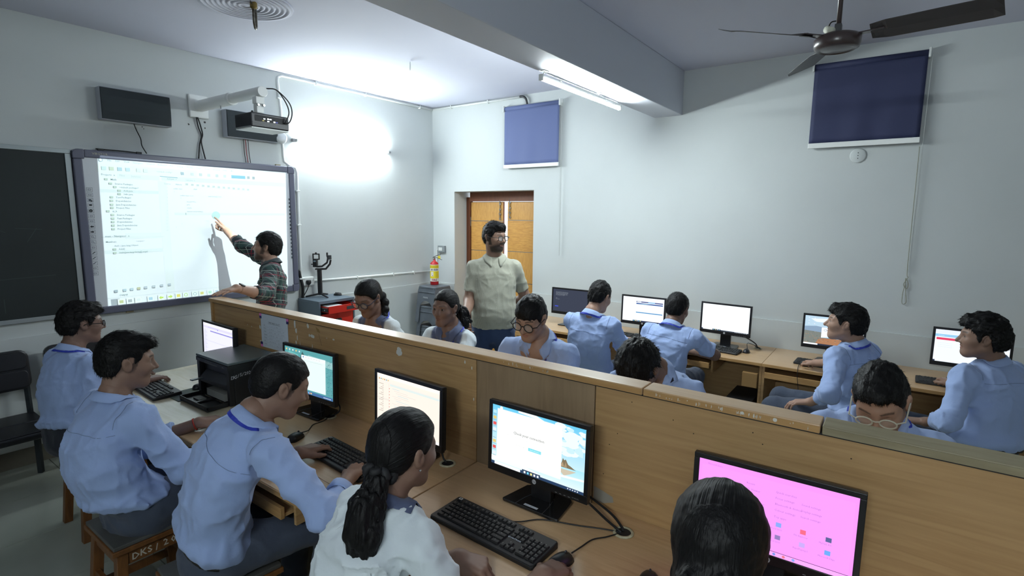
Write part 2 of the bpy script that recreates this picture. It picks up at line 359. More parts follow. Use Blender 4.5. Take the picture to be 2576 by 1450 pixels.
PK, NV = mat('pink_tape', srgb(236, 130, 200), .5), mat('navy_tape', srgb(44, 40, 104), .5)
for sy, sz, fl_ in ((1, 1, 0), (-1, 1, 0), (1, -1, 1), (-1, -1, 0)):
    for k, m in enumerate((PK, NV)):
        zz = sz*.098+(-1 if sz > 0 else 1)*(.016*(k if not fl_ else k))
        obj('tape', MB().cbox((-.0025, sy*.148, zz), (.0012, .022, .016)), m, tt)
# ---------------------------------------------------------------- computer desks
def desk(label, L, depth, z, top, mir=1, tray_out=.0, group=None, edge=M_EDGE):
    """front faces local -x, back edge at x=0, runs along +y from 0 to L"""
    t = thing('computer_desk', label, 'desk', group=group)
    obj('desktop', MB().box(-depth, 0, .001, L-.001, z-.025, z), top, t, bev=.003)
    obj('edging', MB().box(-depth-.003, -depth, .001, L-.001, z-.024, z-.002), edge, t)
    for y in (.001, L-.021): obj('side_panel', MB().box(-depth+.03, -.01, y, y+.02, 0, z-.025), M_WOODP, t, bev=.001, seg=1)
    obj('back_panel', MB().box(-.06, -.045, .021, L-.021, .12, z-.025), M_WOODP, t)
    tx = -depth+.015-tray_out
    tr = obj('keyboard_tray', MB().box(tx, tx+.42, L*.34, L-.03, z-.115, z-.1), M_WOODP, t)
    obj('tray_front', MB().box(tx-.018, tx, L*.335, L-.025, z-.118, z-.07), edge, tr, bev=.002)
    obj('tray_runner', MB().box(-depth+.05, -.1, L*.32, L*.32+.015, z-.16, z-.025), M_WOODP, t)
    obj('shelf', MB().box(-depth+.08, -.06, .021, L*.32, .16, .178), M_WOODP, t)
    return t
for k, (y0, y1, top, lab, out) in enumerate([(-2.358, -1.128, M_WOODT_LIT, 'cream topped computer desk under the black printer', .1), (-3.688, -2.362, M_WOODT, 'beech computer desk where the crew-cut boy types', 0), (-5.018, -3.692, M_WOODT, 'beech computer desk in front of the plywood patch', 0), (-6.35, -5.022, M_WOODT, 'beech computer desk at the near right end of the row', 0)]):
    t = desk(lab, y1-y0, .665, .80, top, tray_out=out); t.location = (-3.527, y0, 0)
for k, (y0, y1) in enumerate([(-2.65, -1.35), (-3.95, -2.65), (-5.25, -3.95), (-6.55, -5.25)]):
    t = desk('beech desk behind the partition, number %s from the chalkboard end' % ('one', 'two', 'three', 'four')[k], y1-y0, .665, .80, M_WOODT); t.location = (-3.473, y1, 0); t.rotation_euler = (0, 0, math.pi)
for k, (y0, y1, lab) in enumerate([(-3.07, -1.83, 'beech wall desk nearest the door'), (-4.305, -3.07, 'beech wall desk under the blank white monitor'), (-5.54, -4.305, 'beech wall desk under the beach wallpaper monitor'), (-6.78, -5.54, 'beech wall desk at the right edge of the picture')]):
    t = desk(lab, y1-y0, .64, .705, M_WOODT); t.location = (-.018, y0, 0)
# open carton piece and socket strip hanging at the desk joint
tag(obj('extension_board', MB().box(-.70, -.665, -4.285, -4.17, .50, .62), mat('wood_board', srgb(150, 116, 70), .5), bev=.004), 'small wooden switch board fixed under the wall desk joint', 'switch board')
# desk grommets
gm = MB().lathe([(.036, 0), (.036, .004), (.031, .006), (.027, .006), (.026, .002), (.022, .001)], 28)
gm2 = gm.mesh('ring'); fixn(gm2); gm2.materials.append(mat('cream_plastic', srgb(206, 200, 172), .45, noise=(60, srgb(170, 160, 130), 3, .2)))
gm2.polygons.foreach_set('use_smooth', [True]*len(gm2.polygons))
for (x, y, z, lab) in [(-3.606, -2.736, .80, 'cream cable grommet beside the mouse of the crew-cut boy'), (-3.624, -3.604, .80, 'cream cable grommet by the desk joint, behind the ponytail girl'), (-3.637, -4.435, .80, 'cream cable grommet with cables, in front of the plywood patch'), (-.147, -4.17, .705, 'cream cable grommet on the wall desk by the blank monitor')]:
    t = thing('cable_grommet', lab, 'grommet', (x, y, z)); o = obj('ring', gm2, None, t)
    obj('hole', MB().lathe([(.027, .0012), (.027, .0022)], 20), M_BLACKM, t)
# ---------------------------------------------------------------- wooden stools
M_STOOLTOP = mat('stool_top', srgb(92, 94, 92), .55, noise=(5, srgb(70, 66, 60), 4, .3))
M_STOOLW = mat('stool_wood', srgb(120, 78, 40), .45, wave=(5, srgb(84, 50, 24), .7), stretch=(9, 9, 1.5))
def make_stool():
    t = thing('wooden_stool', 'x', 'stool', group='wooden stools')
    h, w_ = .47, .17
    obj('seat', MB().box(-w_, w_, -w_, w_, h-.006, h+.012), M_STOOLTOP, t, bev=.004)
    obj('seat_edge', MB().box(-w_-.006, w_+.006, -w_-.006, w_+.006, h-.028, h-.006), M_STOOLW, t, bev=.003)
    for s, n_ in ((1, 0), (-1, 0), (1, 1), (-1, 1)):
        b = MB().box(-.15, .15, s*.14-.011, s*.14+.011, h-.095, h-.028) if n_ else MB().box(s*.14-.011, s*.14+.011, -.15, .15, h-.095, h-.028)
        obj('apron', b, M_STOOLW, t, bev=.002, seg=1)
    for sx in (1, -1):
        for sy in (1, -1):
            r_ = [[(sx*(.135+k*.035)+dx, sy*(.135+k*.035)+dy, h-.028-k*(h-.028)) for dx, dy in ((-.021, -.021), (.021, -.021), (.021, .021), (-.021, .021))] for k in (0, 1)]
            obj('leg', MB().loft(r_), M_STOOLW, t, bev=.003)
    for s in (1, -1):
        obj('stretcher', MB().box(-.15, .15, s*.155-.009, s*.155+.009, .15, .185), M_STOOLW, t)
        obj('stretcher', MB().box(s*.155-.009, s*.155+.009, -.15, .15, .22, .255), M_STOOLW, t)
    return t
STOOL0 = make_stool(); _used = [0]
def stool(x, y, label, rz=0):
    o = STOOL0 if not _used[0] else copy_tree(STOOL0); _used[0] = 1
    o.location = (x, y, 0); o.rotation_euler = (0, 0, rz); o['label'] = label; return o
s4 = stool(-4.385, -2.405, 'wooden stool lettered DKS/2023 under the boy behind the crew-cut boy')
# ---------------------------------------------------------------- front wall: boards
M_SLATE = mat('chalkboard_slate', srgb(20, 28, 29), .6, noise=(2.2, srgb(32, 41, 42), 8, .3), bump=(30, .05, .002))
cb = thing('chalkboard', 'dark green chalkboard with aluminium frame on the front wall', 'chalkboard', (-5.142, 0, 1.7))
obj('slate', MB().box(-1.24, 1.225, -.028, -.002, -.6, .6), M_SLATE, cb)
M_ALU = mat('aluminium', srgb(176, 184, 186), .35, .6)
for b in (MB().box(-1.27, 1.262, -.036, -.002, .6, .632), MB().box(-1.27, 1.262, -.036, -.002, -.632, -.6), MB().box(1.225, 1.262, -.036, -.002, -.6, .6), MB().box(-1.27, -1.24, -.036, -.002, -.6, .6)): obj('frame_rail', b, M_ALU, cb, bev=.003)
obj('wall_clip', MB().box(.78, .86, -.03, -.002, .632, .645), mat('rusty', srgb(92, 72, 52), .7), cb)
pr = Print(frame((0, -.0285, 0), (1, 0, 0), (0, 0, 1), (0, -1, 0)))
CH = srgb(52, 61, 61)
for a_, b_ in [((.62, .42), (.66, .5)), ((.66, .5), (.7, .42)), ((.64, .455), (.68, .455)), ((.55, -.32), (1.1, -.30)), ((.55, -.32), (.55, -.5)), ((1.02, .05), (.96, -.05)), ((.7, .1), (.85, .02)), ((.5, .2), (.62, .19)), ((.8, -.45), (.8, -.55)), ((.9, .05), (1.05, .04))]: pr.line(a_, b_, .004, CH)
pr.build('chalk_marks', M_PRINT, cb)
# interactive board
M_BFRAME = mat('board_frame', srgb(96, 98, 116), .35)
M_WB = mat('board_surface', srgb(214, 218, 224), .32)
ib = thing('interactive_whiteboard', 'large interactive whiteboard showing a projected code editor', 'whiteboard', (-2.97, 0, 1.702))
W2, H2 = .905, .638
for n_, b in (('frame_rail', MB().box(-W2+.07, W2-.07, -.058, -.004, H2-.06, H2)), ('frame_rail', MB().box(-W2+.07, W2-.07, -.058, -.004, -H2, -H2+.06)), ('frame_rail', MB().box(-W2, -W2+.058, -.058, -.004, -H2+.07, H2-.07)), ('frame_rail', MB().box(W2-.058, W2, -.058, -.004, -H2+.07, H2-.07))): obj(n_, b, M_BFRAME, ib, bev=.01)
for sx in (1, -1):
    for sz in (1, -1):
        r_ = .035; p_ = [(-.0, 0), (.072, 0), (.072, .072), (r_, .072)]+[(r_-r_*math.sin(t), .072-r_+r_*math.cos(t)) for t in np.linspace(0, 1.57, 5)]
        p_ = [(0, 0), (.072, 0)]+[(.072, .072-r_)]+[(.072-r_+r_*math.cos(t), .072-r_+r_*math.sin(t)) for t in np.linspace(0, 1.57, 6)]+[(0, .072)]
        M_ = frame((sx*(W2-.071), -.004, sz*(H2-.071)), (sx, 0, 0), (0, 0, sz), (0, -1, 0))
        obj('corner_cap', MB().prism(p_, .056, M_), M_BFRAME, ib, bev=.006)
obj('surface', MB().box(-W2+.05, W2-.05, -.045, -.01, -H2+.05, H2-.05), M_WB, ib)
pr = Print(frame((-W2+.12, -.0592, H2-.035), (1, 0, 0), (0, 0, 1), (0, -1, 0))); pr.text('VIBGYOR', 0, 0, .024, srgb(190, 188, 170)); pr.build('brand_lettering', M_PRINT, ib)
for x_, y_ in ((-.72, H2+.012), (-.46, H2+.012)): obj('clip', MB().cbox((x_, -.03, H2+.008), (.035, .02, .018)), M_BLACKM, ib)
obj('clip', MB().cbox((W2-.16, -.03, H2+.006), (.05, .02, .012)), mat('tan_plastic', srgb(150, 140, 110), .6), ib)
obj('clip', MB().cbox((-.62, -.02, -H2-.008), (.05, .02, .014)), MATS['tan_plastic'], ib)
pr = Print(frame((2.97, -.0452, -1.702), (1, 0, 0), (0, 0, 1), (0, -1, 0)))
SH = [(.27, .38, .38), (.35, .46, .46), (.47, .55, .55), (.54, .60, .60)]
BT = [('File', -3.656, 2.264, 0.0208, 1), ('Edit', -3.603, 2.264, 0.0194, 1), ('View', -3.547, 2.263, 0.0208, 1), ('Navigate', -3.484, 2.26, 0.0208, 2), ('Source', -3.386, 2.26, 0.0222, 2), ('Refactor', -3.306, 2.258, 0.0222, 2), ('Run', -3.214, 2.259, 0.0208, 2), ('Debug', -3.157, 2.255, 0.0208, 2), ('Profile', -3.079, 2.254, 0.0222, 2), ('Team', -3.001, 2.254, 0.0194, 2), ('Tools', -2.931, 2.251, 0.0194, 2), ('Window', -2.863, 2.25, 0.0208, 2), ('Help', -2.772, 2.251, 0.0208, 2), ('Mat...', -2.702, 2.25, 0.0208, 3), ('Search (Ctrl+I)', -2.586, 2.248, 0.0194, 3), ('<default config>', -3.318, 2.202, 0.0194, 2), ('Projects  x', -3.706, 2.153, 0.0222, 0), ('Files', -3.584, 2.153, 0.0222, 2), ('Services', -3.506, 2.15, 0.0222, 2), ('Math', -3.647, 2.118, 0.0208, 0), ('Source Packages', -3.621, 2.086, 0.0194, 0), ('<default package>', -3.593, 2.06, 0.0194, 1), ('Add.java', -3.566, 2.033, 0.0194, 0), ('Subt.java', -3.568, 2.006, 0.0194, 0), ('Test Packages', -3.622, 1.98, 0.0194, 0), ('Dependencies', -3.624, 1.952, 0.0194, 0), ('Java Dependencies', -3.625, 1.922, 0.0194, 0), ('Project Files', -3.625, 1.897, 0.0194, 0), ('xi_b', -3.654, 1.87, 0.0194, 0), ('Source Packages', -3.626, 1.841, 0.0194, 0), ('Test Packages', -3.627, 1.813, 0.0194, 0), ('Dependencies', -3.628, 1.786, 0.0194, 0), ('Java Dependencies', -3.629, 1.758, 0.0194, 0), ('Project Files', -3.63, 1.73, 0.0194, 0), ('main - Navigator  x', -3.718, 1.672, 0.0222, 0), ('Members', -3.716, 1.629, 0.0194, 0), ('<empty>', -3.51, 1.63, 0.0181, 3), ('Add :: java.lang.Object', -3.662, 1.596, 0.0194, 1), ('Add()', -3.634, 1.569, 0.0194, 1), ('main(java.lang.String[] args)', -3.634, 1.54, 0.0194, 0), ('Output', -3.659, 1.197, 0.0208, 0), ('Add.java  x', -3.244, 2.147, 0.0194, 1), ('Subt.java  x', -3.097, 2.145, 0.0194, 2), ('Source', -3.27, 2.105, 0.0194, 2), ('History', -3.181, 2.104, 0.0194, 1), ('public class', -3.199, 2.067, 0.0181, 2), ('Add', -3.038, 2.069, 0.0194, 1), ('{', -3.196, 2.044, 0.0167, 2), ('public static void', -3.15, 2.012, 0.0181, 3), ('main(String[] args)', -2.918, 2.011, 0.0181, 2), ('{', -3.148, 1.99, 0.0181, 2), ('int a,b=10,c;', -3.101, 1.959, 0.0181, 2), ('a=5;', -3.103, 1.933, 0.0181, 2), ('c=a+b;', -3.104, 1.905, 0.0181, 2), ('System.out.println(c);', -3.105, 1.875, 0.0181, 2), ('}', -3.155, 1.768, 0.0181, 2), ('}', -3.203, 1.74, 0.0181, 2), ('1', -3.25, 2.075, 0.0167, 3), ('2', -3.252, 2.048, 0.0153, 3), ('3', -3.254, 2.02, 0.0167, 3), ('4', -3.256, 1.992, 0.0167, 3), ('5', -3.258, 1.964, 0.0167, 3), ('6', -3.26, 1.937, 0.0153, 3), ('7', -3.262, 1.909, 0.0153, 3), ('8', -3.264, 1.881, 0.0167, 3), ('9', -3.266, 1.853, 0.0167, 3), ('10', -3.273, 1.825, 0.0167, 3), ('11', -3.275, 1.797, 0.0167, 3), ('12', -3.277, 1.769, 0.0167, 3), ('13', -3.279, 1.741, 0.0167, 3), ('14', -3.281, 1.713, 0.0167, 3)]
pr.rect(-3.727, 2.238, -3.0, 2.175, (.66, .70, .70)); pr.rect(-3.72, 1.118, -3.66, 1.175, (.30, .33, .36))
pr.rect(-3.285, 2.172, -2.165, 2.135, (.6, .66, .67)); pr.rect(-3.60, 2.172, -3.30, 2.135, (.62, .67, .68))
pr.rect(-3.72, 2.047, -3.298, 2.022, (.58, .64, .65)); pr.rect(-3.73, 1.567, -3.32, 1.54, (.58, .64, .65)); pr.rect(-3.58, 1.70, -3.32, 1.655, (.62, .67, .68))
pr.rect(-3.315, 2.13, -3.25, 1.19, (.63, .67, .68)); pr.rect(-3.205, 1.868, -2.185, 1.847, (.60, .66, .67)); pr.line((-3.297, 2.17), (-3.16, 2.165), .006, (.3, .45, .5))
pr.line((-3.745, 1.672), (-3.3, 1.665), .003, (.55, .6, .6)); pr.line((-3.745, 1.185), (-2.2, 1.185), .003, (.6, .65, .65))
for t_, x_, z_, s_, k_ in BT: pr.text(t_, x_, z_, s_*(.86 if x_ > -3.25 else .95), SH[k_], bold=.00008)
pr.line((-3.115, 1.867), (-3.115, 1.85), .004, (.2, .3, .3)); pr.disc(-2.861, 1.846, .036, (.42, .6, .58), 24)
pr.rect(-2.70, 2.217, -2.57, 2.19, (.22, .45, .55)); pr.text('%s', 0, 0, .001, (1, 1, 1))
pr.disc(-3.70, 2.27, .014, (.35, .45, .5)); pr.disc(-3.70, 2.27, .009, (.75, .8, .8))
for k, (x_, c_) in enumerate([(-3.685, (.5, .62, .62)), (-3.635, (.5, .56, .46)), (-3.58, (.38, .52, .58)), (-3.525, (.45, .58, .62)), (-3.45, (.6, .66, .66)), (-3.40, (.6, .66, .66))]): pr.rect(x_-.014, 2.195, x_+.016, 2.222, c_)
for x_, c_ in [(-3.12, (.35, .45, .5)), (-3.04, (.55, .6, .6)), (-2.97, (.5, .56, .56)), (-2.9, (.55, .62, .6)), (-2.83, (.5, .56, .56)), (-2.76, (.55, .6, .6)), (-2.54, (.35, .4, .42)), (-2.49, (.35, .4, .42))]: pr.rect(x_-.012, 2.192, x_+.012, 2.216, c_)
for k in range(13): pr.rect(-3.1+k*.045, 2.106-k*.002, -3.08+k*.045, 2.122-k*.002, (.5, .56, .56))
for t_, x_, z_, s_, k_ in BT:
    if -3.66 < x_ < -3.4 and 1.2 < z_ < 2.13 and k_ < 2 and t_ not in ('Members',): pr.rect(x_-.04, z_-.001, x_-.018, z_+.014, (.42, .5, .44))
for k, (x_, c_) in enumerate([(-3.68, (.3, .36, .4)), (-3.62, (.4, .5, .55)), (-3.57, (.4, .5, .55)), (-3.52, (.45, .45, .3)), (-3.47, (.4, .45, .5)), (-3.41, (.42, .47, .5)), (-3.35, (.4, .45, .5)), (-3.29, (.4, .45, .5))]): pr.rect(x_-.012, 1.228+.002*k, x_+.012, 1.248+.002*k, c_)
TB = [(-3.65, (.45, .48, .25)), (-3.59, (.35, .38, .4)), (-3.53, (.6, .65, .65)), (-3.44, (.35, .5, .6)), (-3.36, (.45, .6, .1)), (-3.29, (.45, .6, .1)), (-3.225, (.7, .6, .15)), (-3.165, (.4, .6, .2)), (-3.09, (.35, .45, .5)), (-3.03, (.6, .55, .2)), (-2.96, (.4, .6, .5)), (-2.9, (.4, .5, .6)), (-2.84, (.4, .5, .55)), (-2.78, (.5, .6, .2)), (-2.72, (.4, .5, .55))]
for k, (x_, c_) in enumerate(TB):
    pr.rect(x_-.026, 1.123, x_+.026, 1.172, (.58, .62, .6)); pr.rect(x_-.024, 1.125, x_+.024, 1.17, (.70, .74, .72))
    if k in (4, 5):
        s_ = 1 if k == 5 else -1; pr.poly([(x_+s_*.018, 1.147), (x_, 1.163), (x_, 1.131)][::s_], c_); pr.rect(min(x_, x_-s_*.016), 1.141, max(x_, x_-s_*.016), 1.153, c_)
    elif k in (7, 8, 12): pr.disc(x_, 1.148, .015, c_); pr.disc(x_, 1.148, .010, (.74, .78, .76))
    else: pr.rect(x_-.014, 1.136, x_+.014, 1.16, c_)
for k in range(17):                                                     # tool column on the left margin and the right margin
    z_ = 2.04-.0405*k; x_ = -3.790-.001*k
    G = srgb(80, 86, 98)
    for q in ((x_-.019, z_-.015, x_+.019, z_-.0135), (x_-.019, z_+.0135, x_+.019, z_+.015), (x_-.019, z_-.015, x_-.0175, z_+.015), (x_+.0175, z_-.015, x_+.019, z_+.015)): pr.rect(*q, G)
    D_ = srgb(24, 26, 34)
    if k in (7, 8):
        s_ = -1 if k == 7 else 1; pr.poly([(x_+s_*.013, z_), (x_, z_+.009), (x_, z_-.009)][::s_], D_); pr.rect(min(x_, x_-s_*.012), z_-.004, max(x_, x_-s_*.012), z_+.004, D_)
    elif k == 4: pr.disc(x_, z_, .011, D_); pr.text('x', x_-.0045, z_-.0045, .016, (.8, .8, .8))
    elif k in (9, 10): pr.disc(x_-.002, z_+.002, .008, G); pr.disc(x_-.002, z_+.002, .006, srgb(200, 204, 212)); pr.line((x_+.004, z_-.003), (x_+.012, z_-.009), .003, G)
    elif k in (12, 13, 14): pr.line((x_-.009, z_-.007), (x_+.01, z_+.007), .005, D_ if k == 12 else G)
    elif k == 3: pr.rect(x_-.009, z_-.002, x_+.009, z_+.009, D_)
    elif k == 2: pr.rect(x_-.01, z_-.008, x_+.006, z_+.008, G); pr.disc(x_+.008, z_-.006, .005, D_)
    else: pr.rect(x_-.009, z_-.006, x_+.009, z_+.006, G); pr.rect(x_-.007, z_-.004, x_+.007, z_+.004, srgb(200, 204, 212))
    pr.rect(-2.137, 2.0-.037*k, -2.125, 2.02-.037*k, G if k not in (2, 4, 7, 8) else D_)
pr.build('screen_print', M_PRINT, ib)
# ---------------------------------------------------------------- wall loudspeakers
M_SPK = mat('speaker_cloth', srgb(44, 52, 56), .8, bump=(600, .3, .001)); M_SPKG = mat('speaker_box', srgb(168, 172, 182), .5)
def wall_speaker(x, z, label):
    t = thing('wall_speaker', label, 'speaker', (x, 0, z))
    obj('cabinet', MB().box(-.245, .245, -.088, -.004, -.122, .122), M_SPKG, t, bev=.003)
    a_ = np.linspace(-.06, .06, 3); rings = []
    for zz, yy in ((-.119, -.084), (-.116, -.094), (-.06, -.101), (0, -.103), (.06, -.101), (.116, -.094), (.119, -.084)): rings.append([(-.242, -.084, zz), (-.240, yy, zz), (.225, yy, zz), (.242, yy+.006, zz), (.242, -.084, zz)])
    obj('grille', MB().loft(rings), M_SPK, t, smooth=False)
    return t
wall_speaker(-3.436, 2.70, 'dark wall loudspeaker left of the projector arm'); wall_speaker(-2.49, 2.68, 'dark wall loudspeaker half hidden behind the projector')
# ---------------------------------------------------------------- projector and its arm
pa = thing('projector_mount', 'white telescopic projector arm reaching out from a wall plate', 'projector mount', (-2.935, 0, 2.80))
obj('wall_plate', MB().box(-.082, .082, -.028, -.002, -.105, .095), M_WHITE, pa, bev=.012)
def stad(w_, h_, n=6): return rrect(w_, h_, h_/2*.98, n)
obj('arm_sleeve', MB().prism(stad(.1, .095), .56, frame((.01, -.02, 0), (1, 0, 0), (0, 0, 1), (0, -1, 0))), M_WHITEMETAL, pa, smooth=False, bev=.004)
obj('arm_tube', MB().prism(stad(.082, .078), .50, frame((.012, -.55, .002), (1, 0, 0), (0, 0, 1), (0, -1, 0))), M_WHITEMETAL, pa, bev=.004)
obj('collar', MB().prism(stad(.106, .1), .03, frame((.01, -.56, 0), (1, 0, 0), (0, 0, 1), (0, -1, 0))), M_WHITE, pa, bev=.004)
obj('screw', MB().tube([(-.02, -.45, -.045), (-.02, -.45, -.07)], .005, 8), M_STEEL, pa)
obj('bracket', MB().box(-.035, .035, -1.03, -.97, -.09, -.035).box(-.03, .03, -1.025, -.975, -.158, -.09), M_WHITEMETAL, pa, bev=.006)
for s in (-1, 1): obj('bolt', MB().lathe([(.009, 0), (.009, .012)], 10, (0, 0, 0), T(s*.022, -1.03, -.10) @ RX(math.pi/2)), M_STEEL, pa)
pj = thing('projector', 'black video projector hanging from the white arm', 'projector', (-2.905, -.985, 2.515))
obj('case', MB().box(-.155, .155, -.12, .12, .006, .112), mat('projector_case', (.012, .012, .018), .4), pj, bev=.01)
obj('underside', MB().box(-.15, .15, -.116, .116, -.004, .006), M_WHITE, pj, bev=.002)
for k in range(4): obj('rib', MB().box(-.145, .145, -.1225, -.119, .014+k*.008, .018+k*.008), MATS['projector_case'], pj)
obj('port_panel', MB().box(-.125, .14, -.1215, -.119, .05, .095), M_BLACKM, pj)
obj('recess', MB().box(-.11, .1, -.1225, -.119, .083, .088), M_BLACKM, pj)
for x_, z_, m_ in ((-.05, .072, M_GREYM), (-.02, .074, M_STEEL), (0, .074, M_GREYM), (-.06, .058, mat('yellow_jack', (.5, .4, .1), .4)), (-.02, .057, M_GREYM), (.03, .057, M_STEEL), (.05, .057, mat('blue_port', (.05, .06, .4), .4))): obj('port', MB().cbox((x_, -.122, z_), (.016, .003, .009)), m_, pj)
for k in range(9): obj('vent_slat', MB().box(-.157, -.154, .02+k*.01, .025+k*.01, .03, .085), M_DARKGREY, pj)
obj('lens', MB().lathe([(.03, 0), (.03, .018), (.022, .02)], 20, (0, 0, 0), T(.0, .118, .05) @ RX(-math.pi/2)), M_BLACK, pj, smooth=True)
obj('foot', MB().lathe([(.009, 0), (.007, .012)], 10, (-.13, -.1, .112)), M_BLACKM, pj)
obj('mount_plate', MB().lathe([(.06, 0), (.06, .006)], 20, (0, -.01, .112)), M_WHITEMETAL, pj)
obj('mount_post', MB().box(-.025, .025, -.035, .015, .116, .125), M_WHITEMETAL, pj)
for k in (0, 1):
    c_ = MB().tube(spline([(-2.89+.01*k, -1.045, 2.83), (-2.84, -1.10, 2.82), (-2.79+.03*k, -1.13, 2.74), (-2.765+.045*k*.6, -1.135, 2.66), (-2.79+.03*k, -1.125, 2.585), (-2.80, -1.11, 2.575)], 6), .0045, 6)
    tag(obj('projector_cable', c_, M_CABLE, smooth=True), 'black cable looping from arm end into projector back, %s of the pair' % ('inner', 'outer')[k], 'cable', 'projector cables')
sp = bpy.data.lights.new('projector_beam', 'SPOT'); sp.energy = PROJECTOR_W; sp.spot_size = math.radians(168); sp.spot_blend = 0; sp.shadow_soft_size = .003; sp.color = (.84, 1, .985)
so = bpy.data.objects.new('projector_beam', sp); COL.objects.link(so); LP = (-2.905, -.842, 2.565); so.location = LP; so.rotation_euler = (math.pi/2, 0, 0)
sp.use_nodes = True; nt = sp.node_tree; N = nt.nodes; L = nt.links
def mth(op, a, b=None, c=None):
    n_ = N.new('ShaderNodeMath'); n_.operation = op
    for i, v in enumerate((a, b, c)):
        if v is None: continue
        if hasattr(v, 'links'): L.new(v, n_.inputs[i])
        else: n_.inputs[i].default_value = v
    return n_.outputs[0]
tc = N.new('ShaderNodeTexCoord'); sx = N.new('ShaderNodeSeparateXYZ'); L.new(tc.outputs['Normal'], sx.inputs[0])
U = mth('MULTIPLY', mth('DIVIDE', sx.outputs[0], sx.outputs[2]), -1.); V = mth('MULTIPLY', mth('DIVIDE', sx.outputs[1], sx.outputs[2]), -1.)
DD = -.045-LP[1]
quad = [((x-LP[0])/DD, (z-LP[2])/DD) for x, z in ((-3.719, 2.299), (-2.152, 2.274), (-2.188, 1.103), (-3.742, 1.117))]
mask = None
for i in range(4):
    (x0, y0), (x1, y1) = quad[i], quad[(i+1) % 4]      # clockwise: inside is to the right
    e_ = mth('ADD', mth('ADD', mth('MULTIPLY', U, (y1-y0)), mth('MULTIPLY', V, -(x1-x0))), -(x0*(y1-y0)-y0*(x1-x0)))
    g_ = mth('GREATER_THAN', e_, 0.); mask = g_ if mask is None else mth('MULTIPLY', mask, g_)
comp = mth('POWER', mth('ADD', mth('ADD', mth('MULTIPLY', U, U), mth('MULTIPLY', V, V)), 1.), 1.5)
L.new(mth('MULTIPLY', mask, comp), N['Emission'].inputs['Strength'])
# ---------------------------------------------------------------- conduits, cables, sockets on the walls
def wire(name, pts, r, m, label, cat, group=None, n=6, smooth_n=5):
    return tag(obj(name, MB().tube(spline(pts, smooth_n), r, n), m, smooth=True), label, cat, group)
cd_ = thing('conduit_pipe', 'white conduit pipe running from the ceiling line down past the interactive board', 'pipe')
obj('pipe', MB().tube([(-.02, -.018, 3.225), (-1.0, -.018, 3.224), (-2.13, -.018, 3.222), (-2.17, -.018, 3.20), (-2.178, -.018, 3.16), (-2.16, -.018, 2.9), (-2.155, -.018, 2.45), (-2.15, -.018, 2.39), (-2.09, -.018, 2.35), (-2.03, -.018, 2.335), (-2.012, -.018, 2.29), (-2.012, -.018, 2.2), (-2.018, -.018, 1.3), (-2.02, -.018, 1.0)], .0125, 10), M_WHITE, cd_, smooth=True)
for x_, z_ in ((-2.168, 3.0), (-2.156, 2.6), (-2.014, 2.1), (-2.016, 1.75)): obj('saddle', MB().cbox((x_, -.018, z_), (.045, .034, .014)), M_WHITE, cd_, bev=.003)
for x_ in (-.25, -1.1, -1.75): obj('saddle', MB().cbox((x_, -.018, 3.2235), (.014, .034, .042)), M_WHITE, cd_, bev=.003)
c2 = thing('conduit_pipe', 'white conduit pipe along the top of the door wall', 'pipe')
obj('pipe', MB().tube([(-.018, -.04, 3.226), (-.018, -1.43, 3.226)], .0125, 10), M_WHITE, c2, smooth=True)
for y_ in (-.35, -.95): obj('saddle', MB().cbox((-.018, y_, 3.226), (.034, .014, .042)), M_WHITE, c2, bev=.003)
c3 = thing('conduit_pipe', 'white conduit pipe along the front wall above the dado', 'pipe')
obj('pipe', MB().tube([(-1.875, -.022, 1.145), (-.05, -.022, 1.108)], .0125, 10), M_WHITE, c3, smooth=True)
for x_ in (-1.3, -.75, -.4): obj('saddle', MB().cbox((x_, -.02, 1.108+(x_+.05)*-.0203), (.014, .038, .042)), M_WHITE, c3, bev=.003)
c4 = thing('conduit_pipe', 'short bent white conduit rising to the grey switch box', 'pipe')
obj('pipe', MB().tube(spline([(-.05, -.03, 1.11), (-.02, -.06, 1.15), (-.018, -.075, 1.3), (-.018, -.08, 1.38), (-.018, -.1, 1.405), (-.018, -.12, 1.408)], 5), .011, 10), M_WHITE, c4, smooth=True)
wire('flexible_hose', [(-.03, -1.43, 3.228), (-.03, -1.48, 3.22), (-.03, -1.515, 3.19), (-.028, -1.53, 3.14)], .014, M_DARKGREY, 'dark flexible hose bending down behind the small blind', 'hose')
sb = thing('socket_box', 'white socket box with a black plug beside the interactive board', 'socket', (-1.955, 0, 1.15))
obj('box', MB().box(-.075, .08, -.045, -.002, -.045, .045), M_WHITE, sb, bev=.004); obj('plate', MB().box(-.065, .07, -.049, -.045, -.038, .038), M_WHITEMETAL, sb, bev=.002)
obj('rocker', MB().box(.03, .055, -.054, -.049, -.02, .02), M_WHITE, sb, bev=.002)
obj('plug', MB().lathe([(.012, -.03), (.026, -.012), (.026, .012), (.02, .02)], 14, (0, 0, 0), T(-.005, -.065, -.005)), M_BLACK, sb, smooth=True)
wire('plug_cable', [(-1.96, -.065, 1.115), (-1.975, -.06, 1.07), (-2.0, -.04, 1.01), (-2.03, -.035, .96)], .0045, M_CABLE, 'black cable drooping from the plug into the cable bundle', 'cable')
wire('cable_bundle', [(-2.05, -.03, 1.28), (-2.035, -.035, 1.2), (-2.02, -.045, 1.1), (-2.025, -.045, .96), (-2.03, -.05, .9), (-2.0, -.06, .8), (-1.95, -.05, .72)], .017, M_CABLE, 'thick black cable bundle tied down beside the interactive board', 'cable', smooth_n=6)
for k, z_ in enumerate((1.185, .93)): tag(obj('cable_tie', MB().cbox((-2.024, -.035, z_), (.06, .05, .016)), M_WHITE, bev=.004), 'white clip holding the black cable bundle, %s one' % ('upper', 'lower')[k], 'clip')
sw = thing('switch_box', 'small grey switch box with white switch beside the door', 'switch', (-.002, -.165, 1.41))
